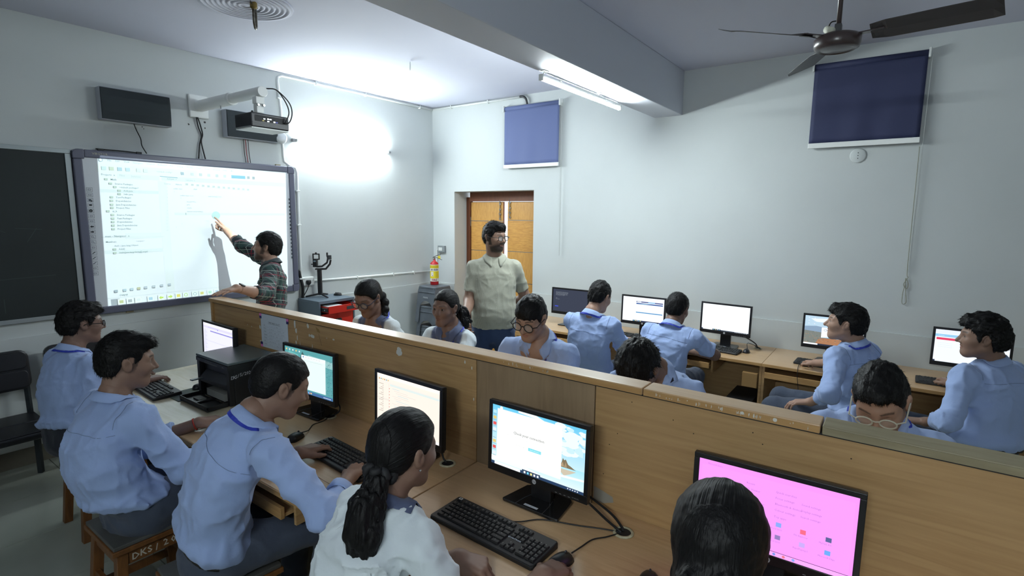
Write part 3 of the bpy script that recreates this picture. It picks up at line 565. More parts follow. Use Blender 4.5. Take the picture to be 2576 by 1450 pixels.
obj('box', MB().box(-.03, 0, -.062, .062, -.045, .045), mat('switch_grey', srgb(140, 146, 148), .5), sw, bev=.003)
obj('rocker', MB().box(-.035, -.03, -.022, .03, -.022, .022), M_WHITE, sw, bev=.002); obj('socket_face', MB().box(-.0345, -.03, .0305, .042, -.022, .022), M_WHITE, sw)
wire('speaker_cable', [(-3.445, -.02, 2.58), (-3.43, -.02, 2.53), (-3.405, -.02, 2.465), (-3.40, -.02, 2.41), (-3.37, -.02, 2.35)], .004, M_CABLE, 'thin black cable hanging from the left wall loudspeaker', 'cable')
for k, pts in enumerate(([(-2.965, -.03, 2.70), (-2.95, -.02, 2.62), (-2.93, -.02, 2.55), (-2.95, -.02, 2.46), (-2.965, -.02, 2.345)], [(-2.955, -.03, 2.70), (-2.935, -.025, 2.64), (-2.92, -.024, 2.56), (-2.935, -.024, 2.49), (-2.91, -.024, 2.345)])): wire('video_cable', pts, .006, M_CABLE, 'black cable crossing below the projector wall plate, %s end' % ('left', 'right')[k], 'cable', 'cables below the projector plate')
for k, (x_, m_) in enumerate(((-2.56, M_CABLE), (-2.54, mat('red_wire', (.35, .02, .03), .5)), (-2.515, M_CABLE))): wire('audio_wire', [(x_, -.03, 2.565), (x_+.008, -.02, 2.5), (x_+.01, -.02, 2.43), (x_+.02, -.02, 2.345)], .0032, m_, ('black audio wire left of the red one', 'red audio wire below the half hidden loudspeaker', 'black audio wire right of the red one')[k], 'cable')
wire('power_lead', [(-3.72, -.03, 2.352), (-3.62, -.03, 2.352), (-3.52, -.03, 2.352), (-3.44, -.03, 2.348)], .005, M_CABLE, 'black lead with a connector lying on top of the interactive board', 'cable')
bl = thing('led_bulb', 'round white bulb below the half hidden loudspeaker beside the tube light', 'bulb', (-2.205, -.05, 2.60))
MX = T(0, -.02, 0) @ RX(math.radians(62)) @ RY(math.radians(-20))
obj('holder', MB().lathe([(.03, -.04), (.032, .0), (.05, .05)], 20, (0, 0, 0), T(-.02, .0, .05) @ RX(math.radians(30))), mat('clear_plastic', srgb(214, 222, 222), .15, alpha=.6), bl, smooth=True)
obj('globe', MB().lathe([(.045, -.02), (.058, 0), (.058, .03), (.045, .045), (.0, .05)], 24, (0, 0, 0), MX), mat('bulb_glass', srgb(226, 230, 232), .3), bl, smooth=True)
# nail holes
hl = Print(frame((0, -.0006, 0), (1, 0, 0), (0, 0, 1), (0, -1, 0)))
for x_, z_, r_ in ((-3.02, 2.635, .01), (-2.885, 2.67, .012), (-2.885, 2.62, .008), (-4.24, 2.79, .008), (-4.26, 2.79, .007), (-4.25, 2.83, .004), (-3.38, 2.565, .006), (-3.37, 2.55, .005)): hl.poly([(x_+p[0], z_+p[1]) for p in blob(r_, r_)], (.05, .05, .05))
o = hl.build('nail_holes', M_PRINT); tag(o, 'small dark drill holes left in the front wall paint', 'holes', kind='stuff')
# ---------------------------------------------------------------- right wall: roller blinds, plate, hanging wire
def blind(y, z0, z1, w_, col, label, chain=True):
    t = thing('roller_blind', label, 'blind', (0, y, z0))
    hh = z1-z0; nu, nv = 25, 15; rings = []
    for j in range(nv):
        v = j/(nv-1); row = []
        for i in range(nu):
            u = i/(nu-1)*2-1
            bulge = .005*math.sin(u*9+2*v)*(1-v)*(1-abs(u)**3)*(.5+.5*math.cos(u*2))
            row.append((-.05-bulge, u*w_/2, .04+v*(hh-.06)))
        rings.append(row)
    cl = obj('cloth', MB().loft(rings, closed=False, cap=False), col, t, smooth=True); s_ = cl.modifiers.new('thick', 'SOLIDIFY'); s_.thickness = .002
    obj('roller', MB().tube([(-.035, -w_/2, hh-.025), (-.035, w_/2, hh-.025)], .026, 16), col, t, smooth=True)
    obj('bottom_bar', MB().box(-.062, -.042, -w_/2-.004, w_/2+.004, .0, .042), M_WHITEMETAL, t, bev=.004)
    for s in (-1, 1): obj('bracket', MB().box(-.07, -.002, s*(w_/2+.008)-.008, s*(w_/2+.008)+.008, hh-.06, hh+.01), M_WHITE, t, bev=.004)
    if chain:
        for s in (0, 1): obj('bead_chain', MB().tube([(-.045+.02*s, -w_/2-.024, hh-.03), (-.03+.012*s, -w_/2-.024, -1.0)], .0022, 5), mat('chain', srgb(190, 194, 192), .5), t)
    return t
M_BLIND_SHADE = mat('blind_shade', srgb(44, 50, 84), .7, bump=(900, .15, .0005)); M_BLIND_LIT = mat('blind_lit', srgb(92, 104, 146), .7, bump=(900, .15, .0005))  # one cloth in two tones: shade and lamp light put into the colours
blind(-1.60, 2.42, 3.13, .75, M_BLIND_LIT, 'small blue roller blind near the room corner', True)
blind(-4.80, 2.455, 3.135, .745, M_BLIND_SHADE, 'large navy roller blind behind the ceiling fan', True)
rp = thing('round_cover', 'round white cover plate below the navy blind', 'cover plate', (-.002, -4.785, 2.384))
obj('plate', MB().lathe([(.058, 0), (.058, .004), (.05, .008), (0, .009)], 28, (0, 0, 0), RY(-math.pi/2)), M_WALL, rp, smooth=True)
for k in (-1, 0, 1): obj('screw_hole', MB().lathe([(.004, .0085), (.004, .0095)], 8, (0, 0, 0), RY(-math.pi/2) @ T(k*.022, 0, 0)), M_DARKGREY, rp)
tag(obj('wire_loop', MB().tube(spline([(-.012, -5.18, 2.43), (-.01, -5.185, 1.9), (-.012, -5.19, 1.47), (-.014, -5.2, 1.42), (-.014, -5.175, 1.36), (-.014, -5.2, 1.33), (-.014, -5.205, 1.37), (-.014, -5.185, 1.41), (-.014, -5.195, 1.3), (-.014, -5.205, 1.22), (-.014, -5.18, 1.21), (-.014, -5.178, 1.3), (-.014, -5.19, 1.38)], 5), .0028, 5), mat('dusty_wire', srgb(150, 150, 136), .7), smooth=True), 'knotted pale wire hanging on the right wall', 'wire')
# ---------------------------------------------------------------- ceiling fan (at rest)
fn = thing('ceiling_fan', 'dark brown ceiling fan with three long blades', 'fan', (-2.205, -4.795, 2.70))
M_FAN = mat('fan_brown', srgb(62, 50, 50), .35, coat=.3); M_BLADE = mat('fan_blade', srgb(58, 54, 54), .4)
obj('motor', MB().lathe([(.0, -.032), (.06, -.03), (.072, -.026), (.078, -.032), (.092, -.024), (.098, -.01), (.099, .018), (.09, .03), (.07, .038), (.03, .042)], 40), M_FAN, fn, smooth=True)
obj('downrod', MB().tube([(0, 0, .04), (0, 0, .53)], .011, 12), M_FAN, fn, smooth=True)
obj('canopy', MB().lathe([(.02, .46), (.05, .5), (.06, .548)], 24), M_FAN, fn, smooth=True)
obj('capacitor', MB().tube([(-.05, .02, .045), (-.015, .045, .065)], .017, 12), mat('capacitor', srgb(196, 196, 180), .5), fn, smooth=True)
obj('yoke', MB().box(-.02, .02, -.014, .014, .04, .085), M_DARKGREY, fn, bev=.003)
obj('lead', MB().tube(spline([(-.015, .04, .07), (.0, .03, .1), (.02, .0, .1), (.015, 0, .06)]), .003, 5), M_CABLE, fn)
for k, ang in enumerate((137, 259, 24)):
    Mb = RZ(math.radians(ang)); rr = []
    for r_, w0, w1, dz in ((.135, -.03, .034, .02), (.2, -.060, .056, .018), (.4, -.066, .062, .016), (.55, -.068, .064, .014), (.585, -.055, .05, .013)):
        rr.append([Mb @ Vector(q) for q in ((r_, w0, dz+.024), (r_, 0, dz), (r_, w1, dz-.02), (r_, w1, dz-.0175), (r_, 0, dz+.0025), (r_, w0, dz+.0265))])
    bd = obj('blade', MB().loft(rr), M_BLADE, fn)
    obj('blade_iron', MB().box(.085, .19, -.018, .018, .022, .027, Mb), M_FAN, bd)
# ---------------------------------------------------------------- monitors
M_BEZEL = mat('monitor_black', (.010, .010, .011), .32); M_BASEB = mat('monitor_base', (.014, .014, .015), .22, coat=.3)
def monitor(label, x, y, z, zd, yaw, draw, w_=.445, h_=.283, gloss=True, tilt=.03):
    """front face bottom centre at (x, y, z); screen faces local -x; stands on a desk at height zd"""
    t = thing('computer_monitor', label, 'monitor', (x, y, zd), yaw); dz = z-zd
    Mt = T(0, 0, dz) @ RY(tilt)
    b = .016; bb = .03
    hb = MB()
    for q in ((-w_/2, w_/2, 0, bb), (-w_/2, w_/2, h_-b, h_), (-w_/2, -w_/2+b, bb, h_-b), (w_/2-b, w_/2, bb, h_-b)): hb.box(0, .02, q[0], q[1], q[2], q[3], Mt)
    obj('bezel', hb, M_BEZEL, t, bev=.002)
    rr = [[Mt @ Vector((xx, sy*(w_/2-i_), zz)) for sy, zz in ((-1, i_), (1, i_), (1, h_-i_), (-1, h_-i_))] for xx, i_ in ((.012, .002), (.03, .004), (.05, .05))]
    obj('back_shell', MB().loft(rr), M_BLACKM, t, bev=.003)
    P = Print(Mt @ frame((.004, 0, 0), (0, -1, 0), (0, 0, 1), (-1, 0, 0)))
    sw_, sh_ = w_-2*b, h_-b-bb
    class S:                                            # unit screen coordinates
        def r(s, x0, y0, x1, y1, c): P.rect((x0-.5)*sw_, bb+y0*sh_, (x1-.5)*sw_, bb+y1*sh_, c); return s
        def t(s, tx, x0, y0, size, c, al='LEFT', bold=0): P.text(tx, (x0-.5)*sw_, bb+y0*sh_, size*sh_, c, al, bold); return s
        def p(s, pts, c): P.poly([((a-.5)*sw_, bb+q*sh_) for a, q in pts], c); return s
        def d(s, x0, y0, r_, c): P.disc((x0-.5)*sw_, bb+y0*sh_, r_*sh_, c); return s
    draw(S()); P.build('screen', M_SCREEN, t)
    lg = Print(Mt @ frame((-.0008, 0, 0), (0, -1, 0), (0, 0, 1), (-1, 0, 0)))
    lg.disc(0, bb*.5, .009, (.5, .5, .52), 16); lg.text('hp', -.0068, bb*.5-.0035, .014, (.02, .02, .02))
    lg.text('HP W1972', w_/2-.06, .008, .006, (.3, .3, .3))
    for k in range(4): lg.rect(w_/2-.13+k*.018, .006, w_/2-.122+k*.018, .008, (.3, .3, .3))
    lg.build('logo', M_PRINT, t)
    obj('neck', MB().box(.045, .07, -.045, .045, .01, dz+.12).box(.03, .05, -.05, .05, dz+.03, dz+.15), M_BEZEL, t, bev=.004)
    po = [(-.035, -.115), (-.03, -.125), (.105, -.105), (.12, -.09), (.12, .09), (.105, .105), (-.03, .125), (-.035, .115)]
    bs = obj('base', MB().prism(po, .012, T(0, 0, .001)), M_BASEB, t, bev=.004)
    for s in (-1, 1): obj('base_line', MB().tube([(-.033, s*.06, .0135), (.02, s*.055, .0138), (.08, s*.04, .0135)], .0008, 4), M_GREYM, bs)
    ls = Print(frame((0, 0, .0135), (0, -1, 0), (1, 0, 0), (0, 0, 1))); ls.rect(-.03, -.024, .03, -.012, (.6, .62, .66)); ls.text('DKS/LAB/PC', -.026, -.021, .008, (.2, .2, .3)); ls.build('asset_sticker', M_PRINT, bs)
    return t
WHT = (.92, .95, 1.0); BLK = (.01, .012, .02)
def taskbar(s, c=BLK, n=5, x0=.3, hgt=.045):
    s.r(0, 0, 1, hgt, c)
    for k in range(n): s.r(x0+k*.035, .012, x0+.016+k*.035, .033, ((.2, .5, .9), (.8, .7, .3), (.9, .9, .9), (.1, .6, .7), (.7, .8, .9))[k % 5])
    for k in range(5): s.r(.84+k*.024, .014, .852+k*.024, .03, (.8, .8, .85))
def sc_a(s):
    s.r(0, 0, 1, 1, (.86, .86, 1.0)); s.r(0, .86, 1, .92, (.75, .72, .95)); s.r(.24, .78, 1, .81, (.28, .26, .7)); s.d(.5, .875, .018, (.1, .1, .8))
    s.r(.14, 0, .145, .86, (.7, .7, .85)); s.r(.15, .5, 1, .52, (.75, .75, .9)); s.r(0, .93, 1, 1, (.9, .9, 1))
    for k in range(20): s.r(.03, .8-k*.036, .09+.02*((k*7) % 3), .808-k*.036, (.4, .4, .6))
    for k in range(8): s.r(.18+k*.04, .885, .2+k*.04, .9, (.4, .4, .7))
def sc_b(s):
    s.r(0, 0, 1, 1, (.10, .36, .38)); s.p([(0, .0), (.45, 0), (.5, .75), (.38, .95), (.3, .7), (.2, .3)], (.05, .12, .12)); s.p([(0, .75), (.2, .72), (.3, .85), (.1, .9)], (.16, .5, .5)); s.p([(.5, .9), (1, .85), (1, .7), (.5, .75)], (.3, .55, .55))
    random.seed(3)
    for k in range(160):
        a, q = .86+random.random()*.13, .1+random.random()*.8; s.r(a, q, a+.012, q+.006, random.choice(((.02, .09, .12), (.3, .5, .55), (.08, .25, .3))))
    s.r(.37, .1, .86, .88, (.80, .94, .92)); s.r(.37, .8, .86, .88, (.88, .96, .97)); s.d(.41, .84, .018, (.05, .2, .5))
    for k in range(6): s.r(.45+k*.055, .836, .485+k*.055, .843, (.6, .5, .5))
    s.r(.42, .76, .8, .766, (.55, .65, .65))
    for k in range(9): s.d(.05+(k % 5)*.07, .94-.12*(k//5), .022, ((.9, .6, .2), (.8, .85, .9), (.9, .9, .9))[k % 3])
    s.r(0, 0, 1, .07, (.06, .16, .36))
    for k in range(7): s.r(.38+k*.03, .02, .4+k*.03, .05, ((.9, .7, .2), (.2, .6, .9), (.9, .4, .3))[k % 3])
    for k in range(6): s.r(.82+k*.025, .02, .834+k*.025, .04, (.8, .85, .9))
def sc_c(s):
    C = (.98, .88, .78); s.r(0, 0, 1, 1, C); s.r(0, .93, 1, 1, (1, .94, .88)); s.r(.2, 0, .203, .86, (.7, .62, .55)); s.r(0, .84, 1, .86, (.88, .85, .78)); s.r(.22, .80, 1, .84, (.75, .85, .82)); s.r(0, .5, .2, .53, (.85, .8, .72))
    for k in range(16): s.r(.03+.03*((k*5) % 3), .80-k*.036, .11+.03*((k*3) % 3), .81-k*.036, (.45, .4, .35))
    for k in range(6): s.r(.03+k*.03, .885, .048+k*.03, .91, ((.6, .3, .1), (.2, .4, .5), (.7, .5, .2))[k % 3])
    for k in range(18):
        a = .26+.03*((k*5) % 4); s.r(a, .76-k*.036, a+.12+.05*((k*7) % 5), .768-k*.036, (.75, .7, .65) if k % 3 else (.5, .7, .75))
    for k in range(9): s.r(.207, .74-k*.06, .216, .755-k*.06, (.75, .1, .05))
    s.r(0, 0, 1, .05, (1, .95, .9)); s.r(.02, .01, .045, .045, (.05, .05, .08))
def sc_d(s):
    for k in range(24):
        t = k/23; s.r(0, .30+.7*t-.03, 1, .30+.7*(k+1)/23, (.62-.47*t, .86-.26*t, .95-.07*t))
    for k in range(12): t = k/11; s.r(0, .32*t, 1, .32*(k+1)/11, (.78-.36*t, .92-.12*t, .93))
    random.seed(8)
    for k in range(46):
        cx, cy, rr_ = random.uniform(.74, 1), random.uniform(.55, .97), random.uniform(.015, .06); s.p([(cx+a*rr_*1.2, min(.999, cy+b*rr_)) for a, b in ngon(1, 9) if cx+a*rr_*1.2 < 1], (.84, .94, .99) if k % 3 else (.6, .85, .95))
    s.p([(.755, .33), (.775, .40), (.785, .47), (.80, .44), (.815, .46), (.84, .39), (.87, .37), (.90, .345), (.92, .335), (.755, .325)], (.22, .17, .10)); s.p([(.76, .335), (.785, .41), (.80, .34)], (.45, .33, .2)); s.p([(.80, .335), (.815, .42), (.83, .335)], (.40, .29, .17))
    s.p([(.755, .30), (.92, .31), (.86, .25), (.80, .20), (.77, .24)], (.62, .55, .42)); s.p([(.74, .16), (1, .20), (1, .23), (.74, .2)], (.92, .97, .98)); s.p([(.0, .06), (.6, .06), (.4, .12), (0, .14)], (.9, .97, .98)); s.p([(.3, .97), (.6, .94), (.5, .999), (.3, .999)], (.9, .97, 1))
    s.r(.06, .12, .77, .95, (1.0, 1.0, .98)); s.t('Check your connection', .25, .60, .062, (.28, .30, .30), bold=.0002)
    s.t('Microsoft Store needs to be online. It looks like you\'re not', .18, .54, .03, (.7, .72, .72)); s.t('Return to page', .28, .42, .03, (.65, .67, .67)); s.r(.42, .40, .56, .45, (.25, .75, .85)); s.t('Check connection', .435, .415, .024, (.9, 1, 1)); s.t('Search', .62, .86, .03, (.75, .78, .8))
    s.d(.105, .965, .03, (.9, .95, .98))
    for k in range(8): s.r(.012, .86-k*.1, .05, .91-k*.1, ((.8, .6, .2), (.5, .8, .9), (.8, .85, .9), (.8, .1, .1))[(k*3+1) % 4]); s.r(.01, .84-k*.1, .05, .848-k*.1, (.3, .4, .45))
    taskbar(s, (.02, .05, .12), 5, .36); s.r(.04, 0, .34, .045, (.93, .97, 1)); s.r(.36, 0, .56, .07, (.03, .06, .12))
    for k in range(5): s.r(.38+k*.036, .015, .40+k*.036, .05, ((.9, .9, .9), (.2, .7, .9), (.9, .8, .3), (.9, .9, .95), (.8, .85, .9))[k])
def sc_e(s):
    C = (.95, .32, 1.0); s.r(0, 0, 1, 1, C); s.r(.02, .05, .98, .93, (.92, .34, .97)); T_ = (.56, .18, .62)
    s.t('Microsoft Store', .06, .94, .028, T_)
    for k, q in enumerate(('Recent', '3D Viewer', 'Paint 3D', 'Registry Editor', 'Notepad')): s.t(q, .33, .82-k*.075, .036 if k else .034, T_)
    for k, (a, q) in enumerate((('Quick searches', .50), ('Focus settings', .52), ('Bluetooth & devices', .52), ('Colour settings', .52))): s.t(q if isinstance(q, str) else a, .52, .80-k*.075, .036, T_)
    for k, a in enumerate(('Sound settings', 'Display settings', 'Search settings')): s.t(a, .68, .73-k*.075, .034, T_)
    s.t('Top apps', .52, .49, .036, T_)
    for k, (a, x0, y0, c) in enumerate((('Word 2010', .55, .36, (.25, .4, .95)), ('File Explorer', .70, .36, (.9, .15, .25)), ('MySQL 8.0', .85, .36, (.1, .12, .3)), ('Excel 2010', .55, .20, (.3, .2, .5)), ('RapidTyping 5', .70, .20, (.6, .4, .95)), ('Microsoft Edge', .85, .20, (.15, .4, .9)))):
        s.r(x0-.014, y0+.02, x0+.02, y0+.075, c); s.t(a, x0-.05, y0-.02, .028, T_)
    s.r(0, .052, 1, .058, (.1, .02, .12)); s.r(0, .0, 1, .052, (.95, .42, 1))
    for k in range(7): s.d(.3+k*.06, .026, .017, ((.2, .3, .8), (.85, .2, .3), (.25, .4, .9), (.3, .6, .95))[k % 4])
def sc_1(s):
    C = srgb(52, 58, 76); s.r(0, 0, 1, 1, C); G = (.4, .45, .5)
    for k, q in enumerate(('Windows Boot Manager reports that the last', 'start could not be completed on this machine', 'because a file is missing or damaged. Insert', 'the disc and choose your language settings', 'then click Repair your computer')): s.t(q, .08, .86-k*.035, .034, G)
    s.t('Status:', .08, .58, .034, G); s.t('file not found', .08, .54, .034, G); s.r(.06, .2, .16, .24, (.05, .08, .7))
def sc_2(s):
    s.r(0, 0, 1, 1, WHT); s.r(.33, .8, .97, .84, (.03, .05, .22)); s.r(.33, .72, .97, .77, (.05, .12, .35)); s.r(.62, .80, .78, .84, (.2, .5, .8)); s.r(.33, .71, .55, .715, (.4, .5, .6)); s.p([(.5, .72), (.7, .77), (.6, .77), (.4, .72)], (.3, .55, .75)); s.r(.33, .36, .97, .40, (.10, .32, .6)); s.r(.35, .805, .45, .83, (.8, .85, .9)); s.r(.0, .0, .26, .05, (.95, .98, 1)); s.r(.26, 0, 1, .05, (.02, .03, .08))
    for k in range(5): s.r(.28+k*.04, .01, .30+k*.04, .04, ((.2, .6, .8), (.8, .8, .3), (.9, .9, .9))[k % 3])
def sc_3(s):
    s.r(0, 0, 1, 1, (.93, .99, 1.0)); s.r(.24, 0, .42, .045, (.01, .02, .05)); s.r(.42, 0, 1, .03, (.01, .02, .05)); s.r(0, 0, .03, .04, (.02, .03, .08))
    for k in range(4): s.r(.26+k*.04, .012, .275+k*.04, .035, ((.2, .6, .8), (.8, .8, .3), (.9, .9, .9))[k % 3])
    for k in range(8): s.r(.72+k*.033, .008, .735+k*.033, .025, (.8, .85, .9))
def sc_4(s):
    s.r(0, 0, 1, 1, (.5, .68, .82)); s.p([(0, .62), (.2, .66), (.5, .6), (1, .63), (1, .45), (0, .45)], (.25, .36, .5)); s.p([(0, .48), (.3, .45), (.6, .5), (1, .45), (1, 0), (0, 0)], (.2, .22, .2)); s.p([(.25, .2), (.6, .4), (1, .35), (1, 0), (.2, 0)], (.42, .2, .1)); s.p([(.1, .9), (.4, .95), (.8, .88), (.6, .8), (.2, .8)], (.85, .92, .98))
    random.seed(5)
    for k in range(140):
        a, q = random.random(), random.random()*.45; s.r(a, q, a+.02, q+.012, random.choice(((.1, .13, .1), (.35, .3, .25), (.5, .25, .12), (.2, .25, .2))))
    s.r(.3, .27, 1, .63, (.95, .97, 1)); s.p([(.3, .27), (.7, .35), (1, .32), (1, .27)], (.1, .5, .8)); s.t('Ch', .33, .5, .12, (.2, .3, .4)); s.r(0, 0, .25, .05, (.92, .96, 1)); s.r(.25, 0, 1, .05, (.02, .03, .06))
    for k in range(6): s.d(.07+.1*(k % 2), .93-.1*(k//2), .018, (.75, .8, .9))
def sc_5(s):
    s.r(0, 0, 1, 1, (.88, .94, 1)); s.r(0, .88, 1, 1, (.8, .86, .95)); s.r(0, .78, 1, .86, (.3, .6, .85)); s.r(.02, .68, .6, .75, (.75, .05, .12)); s.r(.6, .66, .97, .74, (.2, .5, .8)); s.t('Course', .04, .8, .05, (.9, .95, 1)); s.r(0, 0, .03, .045, (.02, .03, .06))
    for k in range(3): s.r(.05, .58-k*.06, .25, .585-k*.06, (.6, .68, .75))
for a in [('black monitor with lilac white spreadsheet behind the printer', -3.655, -1.63, .890, .80, -.03, sc_a), ('black monitor with teal wallpaper in front of the crew-cut boy', -3.655, -2.618, .886, .80, .037, sc_b), ('black monitor with cream code editor in front of the partition', -3.70, -3.426, .890, .80, -.04, sc_c), ('black monitor reading Check your connection', -3.69, -4.099, .888, .80, -.02, sc_d), ('black monitor with bright magenta screen', -3.655, -4.886, .885, .80, .03, sc_e), ('black wall desk monitor with dark console text', -.371, -2.346, .825, .705, .024, sc_1), ('black wall desk monitor with blue page banners', -.403, -3.172, .83, .705, .009, sc_2), ('black wall desk monitor with blank white screen', -.30, -3.91, .822, .705, -.06, sc_3), ('black wall desk monitor with canyon landscape wallpaper', -.30, -4.751, .812, .705, .008, sc_4), ('black wall desk monitor with red and blue web page', -.309, -5.602, .812, .705, 0, sc_5)]: monitor(*a)
# ---------------------------------------------------------------- keyboards and mice
M_KEYB = mat('keyboard_black', (.010, .010, .011), .45); M_KEY = mat('key_black', (.014, .014, .015), .5)
def key_list():
    K = []; u = .019; y0 = .209
    def row(x, widths, start=0):
        p = start
        for q in widths:
            if q > 0: K.append((x, y0-(p+q/2)*u, abs(q)*u-.0022))
            p += abs(q)
    row(.052, [1, -.7, 1, 1, 1, 1, -.35, 1, 1, 1, 1, -.35, 1, 1, 1, 1])
    row(.026, [1]*13+[2]); row(.007, [1.5]+[1]*12+[1.5]); row(-.012, [1.8]+[1]*11+[2.2]); row(-.031, [2.3]+[1]*10+[2.7]); row(-.05, [1.4, 1, 1.3, 6.2, 1.3, 1, 1, 1.8])
    for x in (.052, .026, .007): row(x, [1, 1, 1], 15.3)
    row(-.031, [1], 16.3); row(-.05, [1, 1, 1], 15.3)
    for x in (.026, .007, -.012, -.031): row(x, [1, 1, 1, 1], 18.6)
    row(-.05, [2, 1, 1], 18.6)
    return K
def key_mb(w_, b=None, x=0, y=0, z=0):
    b = b or MB(); d_ = .0165
    return b.loft([[(x+sx*(d_/2-i_), y+sy*(w_/2-i_), z+zz) for sx, sy in ((-1, -1), (1, -1), (1, 1), (-1, 1))] for zz, i_ in ((0, 0), (.006, .0022))])
KEYS = key_list(); KM = {}
def keyboard(label, x, y, z, rz, detail, brand=''):
    t = thing('keyboard', label, 'keyboard', (x, y, z), rz)
    po = [(-.078, -.222), (-.07, -.228), (.07, -.226), (.076, -.22), (.076, .22), (.07, .226), (-.07, .228), (-.078, .222)]
    obj('housing', MB().loft([[(a, b, .001) for a, b in po], [(a, b, .012+(a+.078)*.05) for a, b in po], [(a*.96, b*.988, .016+(a+.078)*.05) for a, b in po]]), M_KEYB, t, bev=.002, seg=1)
    if detail:
        for kx, ky, w_ in KEYS:
            q = round(w_, 4)
            if q not in KM: KM[q] = key_mb(w_).mesh('key'); fixn(KM[q]); KM[q].materials.append(M_KEY)
            o = bpy.data.objects.new('key', KM[q]); COL.objects.link(o); o.parent = t; o.location = (kx, ky, .016+(kx+.078)*.05)
        pr = Print(T(0, 0, .0231) @ RY(-.05) @ frame((0, 0, .0039), (0, -1, 0), (1, 0, 0), (0, 0, 1)))
        random.seed(2)
        for kx, ky, w_ in KEYS:
            if w_ < .05: pr.text(random.choice('QWERTYUIOPASDFGHJKLZXCVBNM1234567890'), -ky-.003, kx-.001, .006, (.45, .45, .42))
        if brand: pr.text(brand, .0825, -.0145, .0092, (.55, .6, .68), bold=.0002)
        pr.rect(-.203, .0475, -.188, .0585, (.6, .6, .58)); pr.rect(-.199, .050, -.192, .056, (.03, .03, .03))
        pr.build('legends', M_PRINT, t)
    else:
        b = MB()
        for kx, ky, w_ in KEYS: key_mb(w_, b, kx, ky, .016+(kx+.078)*.05)
        o = obj('keys', b, M_KEY, t); o['kind'] = 'stuff'
    return t
keyboard('black keyboard lettered QUANTRON before the Check your connection monitor', -3.908, -4.071, .80, -.045, True, 'QUANTRON')
keyboard('black keyboard under the hands of the crew-cut boy', -3.872, -3.215, .80, -.08, True)
keyboard('black keyboard on the cream desk beside the bespectacled boy', -3.985, -1.515, .80, -.05, True)
keyboard('black keyboard on the wall desk below the blue banner monitor', -.44, -3.02, .705, -.06, False)
keyboard('dark grey keyboard on the wall desk below the blank monitor', -.43, -3.86, .705, -.1, False)
keyboard('black keyboard on the wall desk below the canyon monitor', -.44, -4.74, .705, -.05, False)
keyboard('black keyboard on the wall desk at the far right', -.44, -5.53, .705, 0, False)
def mouse_mesh():
    rings = []; n = 12
    for k in range(9):
        t = k/8; x = -.05+.1*t; hw = .03*math.sqrt(max(.02, 1-(2*t-1)**4))*(1-.08*t); hh = .034*math.sqrt(max(.02, 1-(2*t-.75)**2*.62))*(.35 if t in (0, 1) else 1)
        rings.append([(x, hw*math.cos(a), max(0.001, hh*math.sin(a)) if math.sin(a) > 0 else .001) for a in [math.pi*2*q/n for q in range(n)]])
    m = MB().loft(rings).mesh('shell'); fixn(m); m.materials.append(M_BLACK); m.polygons.foreach_set('use_smooth', [True]*len(m.polygons)); return m
MOUSE = mouse_mesh(); WHEEL = MB().lathe([(.005, -.0025), (.006, 0), (.005, .0025)], 12, (0, 0, 0), RX(math.pi/2)).mesh('scroll_wheel'); WHEEL.materials.append(M_DARKGREY)
def mouse(label, x, y, z, rz):
    t = thing('computer_mouse', label, 'mouse', (x, y, z), rz); obj('shell', MOUSE, None, t); obj('scroll_wheel', WHEEL, None, t, loc=(.022, 0, .0285))
    return t
mouse('black mouse between keyboard and monitor of the crew-cut boy', -3.875, -2.845, .80, .35)
mouse('black mouse beside the printer on the cream desk', -3.80, -1.70, .80, .3); mouse('black mouse under the hand of the ponytail girl', -3.905, -4.345, .80, -.2)
mouse('black mouse at the bottom edge before the magenta monitor', -3.83, -4.60, .80, .1); mouse('black mouse beside the dark grey wall desk keyboard', -.36, -4.12, .705, .1)
mouse('black mouse under the hand of the boy at the canyon monitor', -.50, -4.585, .705, .6); mouse('black mouse lying on the grey steel cabinet', -1.68, -.17, .98, 1.9); mouse('black mouse between the two boys at the wall desk', -.44, -3.29, .705, 0)
tag(obj('mouse_pad', MB().cbox((-3.89, -1.76, .8015), (.2, .19, .003)), mat('pad_blue', srgb(66, 78, 92), .7, noise=(9, srgb(90, 104, 84), 3, .15)), bev=.001, seg=1), 'worn blue mouse pad half under the printer tray', 'mouse pad')
# cords
def cord(pts, r, label, name='cable'): return wire(name, pts, r, M_CABLE, label, 'cable')
cord([(-3.83, -2.83, .815), (-3.79, -2.815, .806), (-3.76, -2.79, .803), (-3.72, -2.76, .803), (-3.66, -2.76, .803), (-3.61, -2.74, .806), (-3.60, -2.735, .802)], .0025, 'thin mouse cord curling to the grommet before the teal monitor')
cord([(-3.60, -2.70, .90), (-3.57, -2.76, .87), (-3.57, -2.77, .83), (-3.60, -2.735, .803)], .004, 'black monitor cable dropping into the grommet before the teal monitor')
cord([(-3.832, -4.10, .815), (-3.80, -4.12, .806), (-3.74, -4.17, .803), (-3.70, -4.28, .803), (-3.66, -4.38, .804), (-3.645, -4.43, .803)], .0026, 'keyboard cord running to the grommet before the plywood patch')
cord([(-3.855, -4.355, .812), (-3.80, -4.36, .806), (-3.74, -4.37, .804), (-3.70, -4.40, .804), (-3.66, -4.425, .805), (-3.648, -4.435, .803)], .0026, 'mouse cord bending to the grommet before the plywood patch')
cord([(-3.57, -4.20, .87), (-3.57, -4.29, .84), (-3.59, -4.37, .822), (-3.62, -4.42, .81), (-3.632, -4.432, .803)], .0048, 'thick black cable sinking into the grommet, outer of the two')
cord([(-3.60, -4.20, .87), (-3.60, -4.28, .84), (-3.625, -4.36, .82), (-3.64, -4.41, .81), (-3.643, -4.43, .803)], .0048, 'thick black cable sinking into the grommet, inner of the two')
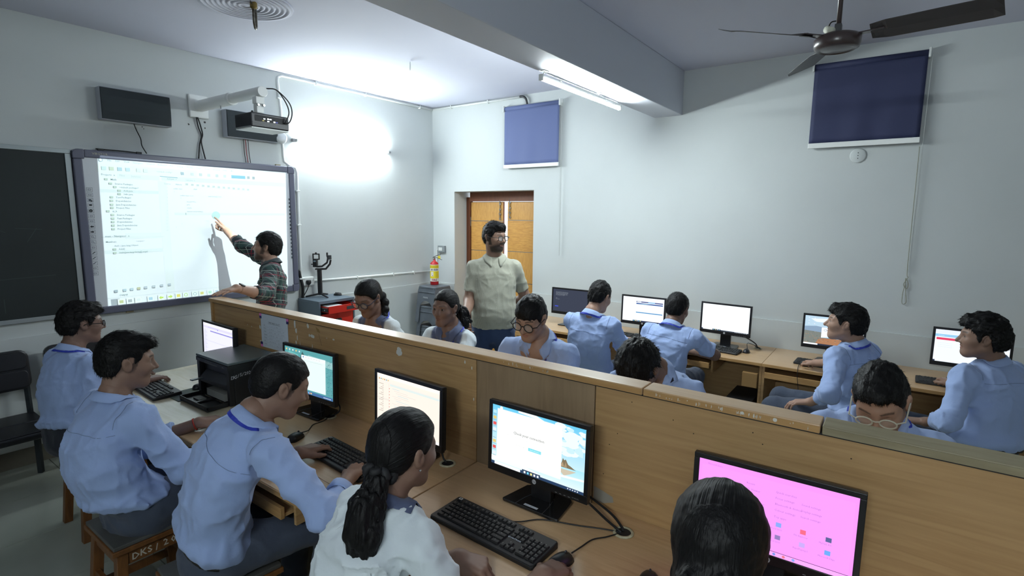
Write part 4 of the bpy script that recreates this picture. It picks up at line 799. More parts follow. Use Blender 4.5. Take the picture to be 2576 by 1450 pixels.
cord([(-3.60, -3.54, .90), (-3.62, -3.565, .86), (-3.625, -3.58, .82), (-3.622, -3.598, .803)], .0045, 'black cable entering the grommet behind the ponytail girl')
cord([(-.31, -4.12, .72), (-.24, -4.10, .76), (-.18, -4.14, .74), (-.16, -4.19, .715), (-.2, -4.2, .715), (-.17, -4.15, .73), (-.147, -4.17, .71)], .0025, 'thin mouse cord looping on the wall desk by the blank monitor')
cord([(-.22, -3.98, .84), (-.2, -4.08, .80), (-.16, -4.15, .75), (-.15, -4.17, .71)], .005, 'black cables from the blank monitor to its grommet')
cord([(-.46, -4.555, .715), (-.60, -4.56, .715), (-.665, -4.565, .70), (-.67, -4.57, .62), (-.665, -4.60, .45), (-.64, -4.66, .3)], .0025, 'mouse cord hanging over the edge of the wall desk')
# ---------------------------------------------------------------- printer
pn = thing('laser_printer', 'black laser printer hand lettered DKS on its side', 'printer', (-3.858, -2.0, .80))
M_PRN = mat('printer_black', (.011, .011, .012), .4); M_PRT = mat('printer_lid', srgb(86, 96, 96), .35, bump=(400, .1, .0005))  # lid colour lightened to carry the reflection on it
w2 = .187
pb = MB().box(.03, .285, -w2, w2, .006, .215).box(0, .03, -w2, -w2+.03, .006, .215).box(0, .03, w2-.03, w2, .006, .215).box(0, .03, -w2+.03, w2-.03, .09, .12)
obj('body', pb, M_PRN, pn, bev=.003)
obj('scanner_lid', MB().box(-.003, .288, -w2-.002, w2+.002, .238, .253), M_PRT, pn, bev=.004); obj('control_panel', MB().box(-.004, .287, -w2, w2, .212, .237), M_PRN, pn, bev=.003)
obj('rear_foot', MB().box(.02, .26, -w2+.03, w2-.03, 0, .006), M_BLACKM, pn)
obj('output_slope', MB().add([(-.02, w2-.06, .118), (.028, w2-.06, .165), (.028, -w2+.03, .165), (-.0, -w2+.03, .125), (-.02, w2-.06, .113), (.028, w2-.06, .15), (.028, -w2+.03, .15), (0, -w2+.03, .12)], [(0, 1, 2, 3), (7, 6, 5, 4), (0, 3, 7, 4), (1, 5, 6, 2), (0, 4, 5, 1), (3, 2, 6, 7)]), M_DARKGREY, pn)
obj('paper_stop', MB().box(-.075, .02, w2-.1, w2-.075, .12, .126), M_PRT, pn)
ty = obj('paper_tray', MB().box(-.115, .0, -w2+.02, w2-.02, .004, .012).box(-.115, -.108, -w2+.02, w2-.02, .012, .03).box(-.115, 0, -w2+.02, -w2+.027, .012, .03).box(-.115, 0, w2-.027, w2-.02, .012, .03).box(-.115, 0, -.01, .01, .012, .022), M_PRN, pn, bev=.002, seg=1)
obj('paper_guide', MB().box(-.07, -.03, .03, .1, .012, .02), mat('guide_grey', srgb(128, 128, 122), .6), ty)
obj('guide_rail', MB().box(-.01, .03, -w2+.04, .06, .03, .07), MATS['guide_grey'], pn)
pr = Print(frame((-.0045, 0, 0), (0, -1, 0), (0, 0, 1), (-1, 0, 0))); pr.text('Canon', -w2+.018, .222, .013, (.55, .55, .55)); pr.text('MF3010', w2-.06, .22, .007, (.4, .4, .4)); pr.rect(-.085, .216, .07, .2215, (.12, .12, .12)); pr.disc(0, .229, .002, (.7, .55, .2), 8)
for k in range(5): pr.rect(-.07+k*.012, .226, -.064+k*.012, .229, (.2, .2, .2))
pr.build('front_print', M_PRINT, pn)
pr = Print(frame((0, -w2-.0006, 0), (1, 0, 0), (0, 0, 1), (0, -1, 0)))
for k, ch in enumerate('DKS/S/2020/P/4'): pr.text(ch, .010+k*.0128, .160+.0012*k+random.uniform(-.002, .002), .027, (.42, .42, .44), rot=random.uniform(-.12, .06), bold=.0004)
pr.build('hand_lettering', M_PRINT, pn)
# ---------------------------------------------------------------- computer case under the wall desk
cp = thing('computer_case', 'black computer case lying under the wall desk', 'computer', (-.40, -4.12, .178))
obj('case', MB().box(-.22, .2, -.12, .09, 0, .17), M_BLACKM, cp, bev=.004); obj('front_panel', MB().box(-.225, -.22, -.118, .088, .004, .166), M_BLACK, cp, bev=.001, seg=1)
pr = Print(frame((-.2258, 0, 0), (0, -1, 0), (0, 0, 1), (-1, 0, 0))); pr.rect(-.08, .1, -.055, .118, (.6, .6, .62)); pr.rect(-.02, .12, .08, .126, (.12, .12, .12)); pr.build('sticker', M_PRINT, cp)
# ---------------------------------------------------------------- grey steel cabinet with red drawers
M_CABG = mat('steel_grey', srgb(98, 112, 124), .4, .3); M_CABR = mat('drawer_red', srgb(190, 32, 18), .4)
ca = thing('steel_cabinet', 'grey steel cabinet with bright red drawers, the top one open', 'cabinet', (-1.85, -.21, 0))
for b in (MB().box(-.22, .22, -.185, .185, .95, .98), MB().box(-.22, -.2, -.185, .185, .0, .95), MB().box(.2, .22, -.185, .185, .0, .95), MB().box(-.2, .2, .17, .185, .0, .95), MB().box(-.2, .2, -.17, .17, .04, .06)): obj('panel', b, M_CABG, ca, bev=.003)
dr = obj('drawer', MB().box(-.185, .19, -.30, -.29, .86, .935).box(-.185, -.178, -.29, .1, .87, .925).box(.183, .19, -.29, .1, .87, .925).box(-.178, .183, -.29, .1, .865, .87), M_CABR, ca, bev=.001, seg=1)
obj('slide', MB().box(-.199, -.186, -.285, .05, .878, .915), M_BLACKM, dr); obj('handle', MB().box(.03, .12, -.306, -.30, .88, .915), M_DARKGREY, dr, bev=.003)
for k in range(3): obj('slide_hole', MB().cbox((-.2, -.25+k*.08, .896), (.003, .012, .012)), M_STEEL, dr)
obj('papers', MB().box(-.15, .02, -.27, -.05, .871, .925), mat('papers', srgb(190, 196, 196), .8), dr)
for z0, z1 in ((.6, .84), (.33, .585), (.08, .315)):
    d2 = obj('drawer', MB().box(-.19, .19, -.19, -.17, z0, z1), M_CABR, ca, bev=.003); obj('handle', MB().box(-.03, .03, -.215, -.19, z1-.11, z1-.06), M_BLACKM, d2, bev=.004)
for k in range(3): obj('vent_hole', MB().lathe([(.007, 0), (.007, .001)], 8, (0, 0, 0), T(-.2205, -.05+k*.045, .82) @ RY(-math.pi/2)), M_BLACKM, ca)
# ---------------------------------------------------------------- phone gimbal on the cabinet
gi = thing('phone_gimbal', 'black folding phone gimbal on a small tripod on the cabinet', 'gimbal', (-1.855, -.11, .98), -.95)
for a_ in (math.radians(200), math.radians(320), math.radians(80)): obj('tripod_leg', MB().tube([(.02*math.cos(a_), .02*math.sin(a_), .03), (.15*math.cos(a_), .15*math.sin(a_), .006)], [.011, .008], 6), M_BLACK, gi)
obj('grip', MB().prism(rrect(.045, .04, .012), .27, T(0, 0, .02)), M_BLACK, gi, bev=.003); obj('grip_band', MB().prism(rrect(.047, .042, .012), .004, T(0, 0, .16)), M_DARKGREY, gi)
obj('joint', MB().cbox((-.005, 0, .3), (.07, .045, .014)), M_BLACKM, gi, bev=.003)
obj('arm', MB().tube([(.01, 0, .3), (.07, 0, .302), (.115, 0, .355), (.125, 0, .40)], .011, 8), M_BLACK, gi); obj('motor', MB().lathe([(.024, -.02), (.024, .025)], 16, (.11, 0, .425)), M_DARKGREY, gi, bev=.003)
obj('fin', MB().cbox((.09, 0, .455), (.012, .02, .045)), M_BLACK, gi); obj('cross_arm', MB().tube([(.095, .0, .41), (.085, 0, .37), (.03, 0, .33), (-.03, 0, .325)], .010, 8), M_BLACK, gi)
obj('head_motor', MB().cbox((-.04, 0, .365), (.045, .045, .09)), M_BLACK, gi, bev=.006); obj('screen', MB().cbox((-.04, -.0235, .385), (.026, .002, .014)), mat('little_display', srgb(130, 150, 160), .3), gi)
cl = MB()
for q in (((-.03, 0, .46), (.075, .012, .012)), ((-.03, 0, .405), (.075, .012, .012)), ((-.062, 0, .433), (.012, .012, .066)), ((.002, 0, .433), (.012, .012, .066))): cl.cbox(*q)
obj('phone_clamp', cl, M_BLACK, gi, bev=.002, seg=1); obj('knob', MB().lathe([(.01, 0), (.01, .012)], 10, (-.03, 0, .466)), M_BLACK, gi); obj('side_knob', MB().tube([(-.06, 0, .35), (-.085, 0, .35)], .006, 8), M_BLACK, gi)
# ---------------------------------------------------------------- stacked plastic stools and fire extinguisher
M_PST = mat('grey_plastic', srgb(92, 98, 106), .42, noise=(12, srgb(80, 86, 94), 3, .3))
def arch_side(b, wt, wb, h, M, hh):
    n = 14; inner = []; outer = []
    aw = wb*.30
    for k in range(n+1):
        t = k/n; a = math.pi*(1-t); zz = max(0, math.sin(a))
        inner.append((aw*math.cos(a)*(1 if abs(math.cos(a)) < .99 else 1), (h*hh)*(.62+.38*zz) if 0 < k < n else (h*hh)*.6))
    inner = [(-aw*1.1, 0)]+inner+[(aw*1.1, 0)]; m = len(inner)
    for k in range(m):
        t = k/(m-1)
        if t < .36: v = t/.36*h; outer.append((-(wb+(wt-wb)*v/h)/2, v))
        elif t > .64: v = (1-t)/.36*h; outer.append(((wb+(wt-wb)*v/h)/2, v))
        else: outer.append((-wt/2+wt*(t-.36)/.28, h))
    vs = [M @ Vector((x, y, -(wb-wt)/2*(y/h))) for x, y in inner+outer]
    b.add(vs, [(k, k+1, m+k+1, m+k) for k in range(m-1)])
def plastic_stool(label, z, rz):
    t = thing('plastic_stool', label, 'stool', (-.36, -.36, z), rz, group='stacked grey plastic stools')
    h, wt, wb = .455, .29, .36; b = MB()
    for k in range(4): arch_side(b, wt, wb, h, RZ(k*math.pi/2) @ frame((0, -wb/2, 0), (1, 0, 0), (0, 0, 1), (0, -1, 0)), .62)
    o = obj('legs', b, M_PST, t, smooth=False); s_ = o.modifiers.new('thick', 'SOLIDIFY'); s_.thickness = .005
    obj('seat', MB().prism(rrect(wt+.012, wt+.012, .045, 5), .03, T(0, 0, h-.02)), M_PST, t, bev=.012, seg=3); obj('rim', MB().prism(rrect(wt+.026, wt+.026, .045, 5), .012, T(0, 0, h-.07)), M_PST, t, bev=.004)
    return t
for k in range(3): PS = plastic_stool(('lowest', 'middle', 'topmost')[k]+' grey plastic stool of the stack by the room corner', .0+.253*k, .03*(k % 2))
pr = Print(frame((-.168, 0, .315), (0, -1, 0), (.24, 0, 1), (-1, 0, .24))); pr.text('PRIMA', 0, 0, .03, srgb(170, 174, 176), 'CENTER'); pr.build('lettering', M_PRINT, PS)
fe = thing('fire_extinguisher', 'small red fire extinguisher with yellow label on the stool stack', 'fire extinguisher', (-.31, -.31, .972))
M_RED = mat('extinguisher_red', srgb(178, 18, 24), .25, coat=.4)
obj('cylinder', MB().lathe([(.05, 0), (.054, .005), (.054, .262), (.05, .28), (.03, .298), (.016, .305), (.016, .325)], 32), M_RED, fe, smooth=True)
lb = Print(Matrix())
def wrap(pts_v, r): return [Vector((r*math.cos(a/r), r*math.sin(a/r), z)) for a, z, _ in pts_v]
AF = math.atan2(-5.11+.31, -5.24+.31)                                 # label turned to the room
lm = Print(Matrix())
def band(a0, a1, z0, z1, c, n=14):
    for k in range(n): lm.rect(a0+(a1-a0)*k/n, z0, a0+(a1-a0)*(k+1)/n, z1, c)
Y_, Wt_, K_, R_ = srgb(228, 206, 40), srgb(222, 222, 216), (.03, .03, .04), srgb(150, 20, 30)
band(-.085, .085, .045, .262, Wt_); band(-.08, .08, .215, .255, Y_); band(-.08, .08, .085, .178, Y_); band(-.05, -.012, .112, .168, Wt_)
lm.text('FIRE', 0, .052, .038, R_, 'CENTER', .0008)
for k, q in enumerate(('A', 'B', 'C')): lm.rect(-.045+k*.035, .185, -.022+k*.035, .208, K_); lm.text(q, -.0395+k*.035, .188, .02, Wt_)
for k in range(3): lm.text('EXTINGUISHER ABC POWDER TYPE', 0, .245-k*.011, .008, K_, 'CENTER')
for k in range(6): lm.text('stored pressure 2 kg', .015, .165-k*.012, .007, K_)
lm.rect(-.04, .13, -.022, .15, srgb(190, 190, 190)); lm.disc(-.024, .122, .005, R_)
lm.v = [Vector(((.0545+v.z)*math.cos(AF+v.x/.0545), (.0545+v.z)*math.sin(AF+v.x/.0545), v.y)) for v in lm.v]; lm.build('label', M_PRINT, fe)
obj('valve', MB().tube([(0, 0, .32), (0, 0, .355)], .013, 10).tube([(0, 0, .34), (-.025, -.0, .335)], .007, 8), M_STEEL, fe)
hv = Vector((.72, -.69, 0))
obj('handle', MB().tube([(-.02*hv.x, -.02*hv.y, .335), (.03*hv.x, .03*hv.y, .35), (.1*hv.x, .1*hv.y, .318)], [.007, .008, .006], 6, flat=.5), M_BLACK, fe)
obj('lever', MB().tube([(-.02*hv.x, -.02*hv.y, .352), (.04*hv.x, .04*hv.y, .378), (.09*hv.x, .09*hv.y, .392)], [.006, .008, .006], 6, flat=.5), M_BLACK, fe)
obj('tag', MB().prism([(-.018, -.016), (.02, -.018), (.014, .02), (-.014, .018)], .002, frame((.06*hv.x, .06*hv.y, .352), (hv.x, hv.y, 0), (0, 0, 1), (hv.y, -hv.x, 0))), mat('yellow_tag', Y_, .5), fe)
# ---------------------------------------------------------------- black waiting benches by the front wall
M_LEA = mat('black_leather', (.012, .013, .016), .35, bump=(120, .15, .001)); M_TAPE = mat('wrapped_leg', srgb(60, 66, 70), .2, .3, bump=(40, .4, .004))
def cushion(b, x0, x1, y0, y1, z0, z1, r): return b.prism([(x+(x0+x1)/2, y+(y0+y1)/2) for x, y in rrect(x1-x0, y1-y0, r)], z1-z0, T(0, 0, z0))
def bench(label, x1, W_, cols):
    t = thing('waiting_bench', label, 'bench', (x1, -.16, 0)); cw = W_/cols
    sc = RX(math.radians(-8))
    bk = obj('backrest', MB().prism([(x-W_/2, y) for x, y in rrect(W_, .28, .055)], .05, T(0, .03, .755) @ RX(math.pi/2-.14)), M_LEA, t, bev=.012)
    st = obj('seat', MB().box(-W_, 0, -.50, .02, .385, .435), M_LEA, t, bev=.018)
    Mb_ = T(0, .03, .755) @ RX(math.pi/2-.14)
    for k in range(cols):
        for j in range(2):
            obj('pad', MB().prism([(x-W_+cw*(k+.5), y-.066+.133*j) for x, y in rrect(cw-.03, .12, .03)], .014, Mb_ @ T(0, 0, .045)), M_LEA, bk, bev=.006)
            obj('pad', MB().prism([(x-W_+cw*(k+.5), y-.12-.25*j) for x, y in rrect(cw-.012, .235, .02)], .012, T(0, 0, .43)), M_LEA, st, bev=.006)
    for x in (-.02, -W_+.02):
        obj('leg', MB().tube([(x, -.42, .385), (x, -.12, .385), (x, -.08, .33), (x, -.08, 0)], .02, 4), M_TAPE, t); obj('back_post', MB().tube([(x, .02, .40), (x, .05, .72)], .018, 4), M_TAPE, t)
    obj('beam', MB().box(-W_, 0, -.2, -.14, .345, .385), M_BLACKM, t)
    return t
bench('black padded waiting bench at the left picture edge', -4.275, 1.5, 5); bench('black padded chair hidden behind the bespectacled boy', -3.80, .39, 2)
# joints of every person (metres, room coordinates)
POSES = {'p1': {'head': (-2.816, -0.789, 1.588), 'hd': (140, 8, 0), 'nk': (-2.806, -0.829, 1.453), 'pel': (-2.900, -0.910, 0.950), 'by': 150, 'sR': (-2.721, -0.682, 1.443), 'sL': (-2.891, -0.976, 1.393), 'hy': 150, 'eL': (-3.045, -1.172, 1.244), 'wL': (-3.330, -1.280, 1.335), 'eR': (-2.837, -0.451, 1.574), 'wR': (-2.856, -0.226, 1.704), 'hL': (-2.945, -0.988, 0.950), 'kL': (-2.972, -0.995, 0.510), 'aL': (-2.946, -1.010, 0.090), 'hR': (-2.855, -0.832, 0.950), 'kR': (-2.862, -0.805, 0.510), 'aR': (-2.836, -0.820, 0.090)},
'p2': {'head': (-1.672, -2.347, 1.690), 'hd': (264, -4, 0), 'nk': (-1.652, -2.327, 1.530), 'pel': (-1.660, -2.330, 0.950), 'by': 224, 'sR': (-1.771, -2.203, 1.425), 'sL': (-1.532, -2.451, 1.425), 'hy': 224, 'eL': (-1.395, -2.479, 1.149), 'wL': (-1.430, -2.240, 1.040), 'eR': (-1.820, -2.190, 1.150), 'wR': (-2.032, -2.334, 1.066), 'hL': (-1.597, -2.395, 0.950), 'kL': (-1.598, -2.423, 0.510), 'aL': (-1.576, -2.402, 0.090), 'hR': (-1.723, -2.265, 0.950), 'kR': (-1.751, -2.265, 0.510), 'aR': (-1.729, -2.244, 0.090)},
'p3': {'head': (-4.216, -1.183, 1.208), 'hd': (-4, -4, 0), 'nk': (-4.276, -1.193, 1.058), 'pel': (-4.330, -1.260, 0.580), 'by': 12, 'sR': (-4.240, -1.359, 0.983), 'sL': (-4.311, -1.027, 0.983), 'hy': 12, 'eL': (-4.250, -0.930, 0.770), 'wL': (-4.000, -1.120, 0.835), 'eR': (-4.270, -1.420, 0.760), 'wR': (-3.990, -1.400, 0.835), 'hL': (-4.349, -1.172, 0.580), 'kL': (-3.968, -1.040, 0.550), 'aL': (-4.007, -1.048, 0.090), 'hR': (-4.311, -1.348, 0.580), 'kR': (-3.910, -1.314, 0.550), 'aR': (-3.949, -1.322, 0.090)},
'p4': {'head': (-4.388, -2.405, 1.225), 'hd': (-14, -8, 0), 'nk': (-4.448, -2.405, 1.075), 'pel': (-4.400, -2.420, 0.580), 'by': 8, 'sR': (-4.425, -2.574, 1.000), 'sL': (-4.472, -2.237, 1.000), 'hy': 8, 'eL': (-4.313, -2.256, 0.765), 'wL': (-4.104, -2.371, 0.840), 'eR': (-4.292, -2.640, 0.757), 'wR': (-4.050, -2.660, 0.835), 'hL': (-4.413, -2.331, 0.580), 'kL': (-4.023, -2.226, 0.550), 'aL': (-4.063, -2.231, 0.090), 'hR': (-4.387, -2.509, 0.580), 'kR': (-3.984, -2.503, 0.550), 'aR': (-4.024, -2.509, 0.090)},
'p5': {'head': (-4.159, -3.241, 1.223), 'hd': (-20, -24, 0), 'nk': (-4.264, -3.221, 1.116), 'pel': (-4.340, -3.030, 0.580), 'by': -12, 'sR': (-4.299, -3.387, 1.034), 'sL': (-4.228, -3.054, 1.034), 'hy': -5, 'eL': (-4.209, -2.956, 0.767), 'wL': (-4.013, -3.087, 0.850), 'eR': (-4.223, -3.591, 0.850), 'wR': (-4.013, -3.437, 0.850), 'hL': (-4.332, -2.940, 0.580), 'kL': (-3.929, -2.925, 0.550), 'aL': (-3.969, -2.922, 0.090), 'hR': (-4.348, -3.120, 0.580), 'kR': (-3.954, -3.204, 0.550), 'aR': (-3.994, -3.201, 0.090)},
'p6': {'head': (-4.200, -3.969, 1.183), 'hd': (-6, -10, 0), 'nk': (-4.270, -3.959, 1.053), 'pel': (-4.420, -3.930, 0.570), 'by': -5, 'sR': (-4.283, -4.113, 0.978), 'sL': (-4.256, -3.804, 0.978), 'hy': -5, 'eL': (-4.218, -3.910, 0.716), 'wL': (-4.123, -4.106, 0.840), 'eR': (-4.256, -4.280, 0.749), 'wR': (-4.041, -4.363, 0.845), 'hL': (-4.412, -3.840, 0.570), 'kL': (-4.009, -3.825, 0.540), 'aL': (-4.049, -3.822, 0.090), 'hR': (-4.428, -4.020, 0.570), 'kR': (-4.034, -4.104, 0.540), 'aR': (-4.074, -4.101, 0.090)},
'p7': {'head': (-4.185, -4.874, 1.228), 'hd': (8, -10, 0), 'nk': (-4.245, -4.874, 1.083), 'pel': (-4.420, -4.850, 0.570), 'by': 0, 'sR': (-4.245, -5.034, 1.008), 'sL': (-4.245, -4.714, 1.008), 'hy': 0, 'eL': (-4.208, -4.626, 0.739), 'wL': (-4.000, -4.720, 0.840), 'eR': (-4.200, -5.109, 0.736), 'wR': (-4.000, -5.000, 0.840), 'hL': (-4.420, -4.760, 0.570), 'kL': (-4.020, -4.710, 0.540), 'aL': (-4.060, -4.710, 0.090), 'hR': (-4.420, -4.940, 0.570), 'kR': (-4.020, -4.990, 0.540), 'aR': (-4.060, -4.990, 0.090)},
'p8': {'head': (-2.935, -2.240, 1.313), 'hd': (195, -24, 0), 'nk': (-2.855, -2.220, 1.183), 'pel': (-2.620, -2.200, 0.570), 'by': 185, 'sR': (-2.868, -2.071, 1.108), 'sL': (-2.842, -2.369, 1.108), 'hy': 185, 'eL': (-2.857, -2.458, 0.838), 'wL': (-3.100, -2.400, 0.840), 'eR': (-2.864, -1.967, 0.843), 'wR': (-3.100, -2.050, 0.840), 'hL': (-2.612, -2.290, 0.570), 'kL': (-3.006, -2.374, 0.540), 'aL': (-2.966, -2.371, 0.090), 'hR': (-2.628, -2.110, 0.570), 'kR': (-3.031, -2.095, 0.540), 'aR': (-2.991, -2.092, 0.090)},
'p9': {'head': (-2.635, -2.671, 1.252), 'hd': (188, -2, 0), 'nk': (-2.575, -2.661, 1.112), 'pel': (-2.520, -2.680, 0.570), 'by': 190, 'sR': (-2.600, -2.518, 1.037), 'sL': (-2.549, -2.803, 1.037), 'hy': 190, 'eL': (-2.751, -2.886, 0.853), 'wL': (-3.000, -2.900, 0.840), 'eR': (-2.758, -2.444, 0.812), 'wR': (-3.000, -2.500, 0.840), 'hL': (-2.504, -2.769, 0.570), 'kL': (-2.890, -2.887, 0.540), 'aL': (-2.850, -2.880, 0.090), 'hR': (-2.536, -2.591, 0.570), 'kR': (-2.938, -2.612, 0.540), 'aR': (-2.899, -2.605, 0.090)},
'p10': {'head': (-2.874, -3.528, 1.326), 'hd': (186, -22, 4), 'nk': (-2.784, -3.528, 1.196), 'pel': (-2.580, -3.500, 0.570), 'by': 192, 'sR': (-2.820, -3.361, 1.121), 'sL': (-2.749, -3.694, 1.121), 'hy': 192, 'eL': (-2.907, -3.733, 0.887), 'wL': (-3.150, -3.700, 0.840), 'eR': (-2.911, -3.280, 0.864), 'wR': (-3.150, -3.350, 0.840), 'hL': (-2.561, -3.588, 0.570), 'kL': (-2.942, -3.720, 0.540), 'aL': (-2.903, -3.712, 0.090), 'hR': (-2.599, -3.412, 0.570), 'kR': (-3.000, -3.446, 0.540), 'aR': (-2.961, -3.438, 0.090)},
'p11': {'head': (-3.069, -4.232, 1.215), 'hd': (178, -58, 0), 'nk': (-2.899, -4.252, 1.150), 'pel': (-2.620, -4.280, 0.600), 'by': 188, 'sR': (-2.923, -4.084, 1.075), 'sL': (-2.876, -4.420, 1.075), 'hy': 188, 'eL': (-2.952, -4.518, 0.818), 'wL': (-3.200, -4.500, 0.840), 'eR': (-2.962, -3.980, 0.812), 'wR': (-3.200, -4.050, 0.840), 'hL': (-2.607, -4.369, 0.600), 'kL': (-2.997, -4.474, 0.570), 'aL': (-2.957, -4.469, 0.090), 'hR': (-2.633, -4.191, 0.600), 'kR': (-3.036, -4.197, 0.570), 'aR': (-2.996, -4.191, 0.090)},
'p12': {'head': (-3.049, -5.112, 1.254), 'hd': (176, -32, -6), 'nk': (-2.919, -5.112, 1.144), 'pel': (-2.580, -5.060, 0.570), 'by': 182, 'sR': (-2.925, -4.942, 1.069), 'sL': (-2.913, -5.282, 1.069), 'hy': 182, 'eL': (-2.916, -5.377, 0.800), 'wL': (-3.150, -5.300, 0.840), 'eR': (-2.903, -4.826, 0.810), 'wR': (-3.150, -4.850, 0.840), 'hL': (-2.577, -5.150, 0.570), 'kL': (-2.975, -5.214, 0.540), 'aL': (-2.935, -5.212, 0.090), 'hR': (-2.583, -4.970, 0.570), 'kR': (-2.985, -4.934, 0.540), 'aR': (-2.945, -4.933, 0.090)},
'p13': {'head': (-1.337, -3.180, 1.219), 'hd': (-12, -20, 0), 'nk': (-1.437, -3.160, 1.089), 'pel': (-1.330, -3.120, 0.575), 'by': 2, 'sR': (-1.431, -3.340, 1.014), 'sL': (-1.444, -2.980, 1.014), 'hy': 2, 'eL': (-1.195, -2.976, 0.874), 'wL': (-0.955, -2.999, 0.810), 'eR': (-1.232, -3.345, 0.811), 'wR': (-0.980, -3.280, 0.800), 'hL': (-1.333, -3.030, 0.575), 'kL': (-0.935, -2.966, 0.545), 'aL': (-0.975, -2.968, 0.090), 'hR': (-1.327, -3.210, 0.575), 'kR': (-0.925, -3.246, 0.545), 'aR': (-0.965, -3.247, 0.090)},
'p14': {'head': (-1.074, -3.734, 1.146), 'hd': (-8, -18, 0), 'nk': (-1.164, -3.724, 1.026), 'pel': (-1.200, -3.680, 0.575), 'by': 0, 'sR': (-1.164, -3.899, 0.951), 'sL': (-1.164, -3.549, 0.951), 'hy': 0, 'eL': (-1.045, -3.460, 0.708), 'wL': (-0.800, -3.500, 0.740), 'eR': (-0.954, -4.007, 0.791), 'wR': (-0.750, -3.750, 0.740), 'hL': (-1.200, -3.590, 0.575), 'kL': (-0.800, -3.540, 0.545), 'aL': (-0.840, -3.540, 0.090), 'hR': (-1.200, -3.770, 0.575), 'kR': (-0.800, -3.820, 0.545), 'aR': (-0.840, -3.820, 0.090)},
'p15': {'head': (-1.175, -4.875, 1.197), 'hd': (94, 4, 0), 'nk': (-1.155, -4.935, 1.062), 'pel': (-1.130, -4.930, 0.575), 'by': 62, 'sR': (-1.005, -5.015, 0.987), 'sL': (-1.305, -4.855, 0.987), 'hy': 80, 'eL': (-1.528, -4.855, 0.809), 'wL': (-1.350, -4.740, 0.676), 'eR': (-0.813, -4.860, 0.844), 'wR': (-0.649, -4.685, 0.774), 'hL': (-1.219, -4.914, 0.575), 'kL': (-1.240, -4.500, 0.560), 'aL': (-1.247, -4.539, 0.090), 'hR': (-1.041, -4.946, 0.575), 'kR': (-0.950, -4.500, 0.550), 'aR': (-0.957, -4.539, 0.090)},
'p16': {'head': (-1.311, -5.542, 1.221), 'hd': (96, 0, 0), 'nk': (-1.261, -5.602, 1.081), 'pel': (-1.300, -5.600, 0.575), 'by': 52, 'sR': (-1.111, -5.719, 1.006), 'sL': (-1.411, -5.485, 1.006), 'hy': 60, 'eL': (-1.578, -5.421, 0.785), 'wL': (-1.361, -5.342, 0.690), 'eR': (-0.890, -5.618, 0.858), 'wR': (-0.690, -5.488, 0.782), 'hL': (-1.378, -5.555, 0.575), 'kL': (-1.250, -5.150, 0.550), 'aL': (-1.270, -5.185, 0.090), 'hR': (-1.222, -5.645, 0.575), 'kR': (-0.980, -5.250, 0.550), 'aR': (-1.000, -5.285, 0.090)}}
# ---------------------------------------------------------------- implicit surfaces for people
F32 = np.float32
def A3(v): return np.array(v, dtype=F32)
_T = np.random.RandomState(11).rand(32, 32, 32).astype(F32)
def vnoise(X, Y, Z, f, seed=0):
    """smooth value noise in 0..1"""
    X, Y, Z = np.broadcast_arrays(X*F32(f)+seed*7.31, Y*F32(f)+seed*3.7, Z*F32(f)+seed*1.9)
    xi, yi, zi = np.floor(X), np.floor(Y), np.floor(Z); x, y, z = X-xi, Y-yi, Z-zi
    x, y, z = x*x*(3-2*x), y*y*(3-2*y), z*z*(3-2*z)
    xi, yi, zi = xi.astype(np.int32) & 31, yi.astype(np.int32) & 31, zi.astype(np.int32) & 31
    x1, y1, z1 = (xi+1) & 31, (yi+1) & 31, (zi+1) & 31
    a = _T[xi, yi, zi]*(1-x)+_T[x1, yi, zi]*x; b = _T[xi, y1, zi]*(1-x)+_T[x1, y1, zi]*x
    c = _T[xi, yi, z1]*(1-x)+_T[x1, yi, z1]*x; d = _T[xi, y1, z1]*(1-x)+_T[x1, y1, z1]*x
    return (a*(1-y)+b*y)*(1-z)+(c*(1-y)+d*y)*z
def smin(a, b, k):
    h = np.maximum(F32(k)-np.abs(a-b), 0)/F32(k); return np.minimum(a, b)-h*h*F32(k*.25)
def smax(a, b, k): return -smin(-a, -b, k)
def cone(P, a, b, ra, rb):
    a, b = A3(a), A3(b); ba = b-a; X, Y, Z = P[0]-a[0], P[1]-a[1], P[2]-a[2]
    t = np.clip((X*ba[0]+Y*ba[1]+Z*ba[2])/F32(ba @ ba+1e-9), 0, 1)
    return np.sqrt((X-t*ba[0])**2+(Y-t*ba[1])**2+(Z-t*ba[2])**2)-(F32(ra)+F32(rb-ra)*t)
def ell(P, c, r):
    X, Y, Z = P[0]-F32(c[0]), P[1]-F32(c[1]), P[2]-F32(c[2])
    k0 = np.sqrt((X/F32(r[0]))**2+(Y/F32(r[1]))**2+(Z/F32(r[2]))**2); k1 = np.sqrt((X/F32(r[0]**2))**2+(Y/F32(r[1]**2))**2+(Z/F32(r[2]**2))**2)+F32(1e-6)
    return k0*(k0-1)/k1
def mkgrid(lo, hi, h):
    ax = [np.arange(lo[i], hi[i]+h, h, dtype=F32) for i in range(3)]
    return (ax[0][:, None, None], ax[1][None, :, None], ax[2][None, None, :])
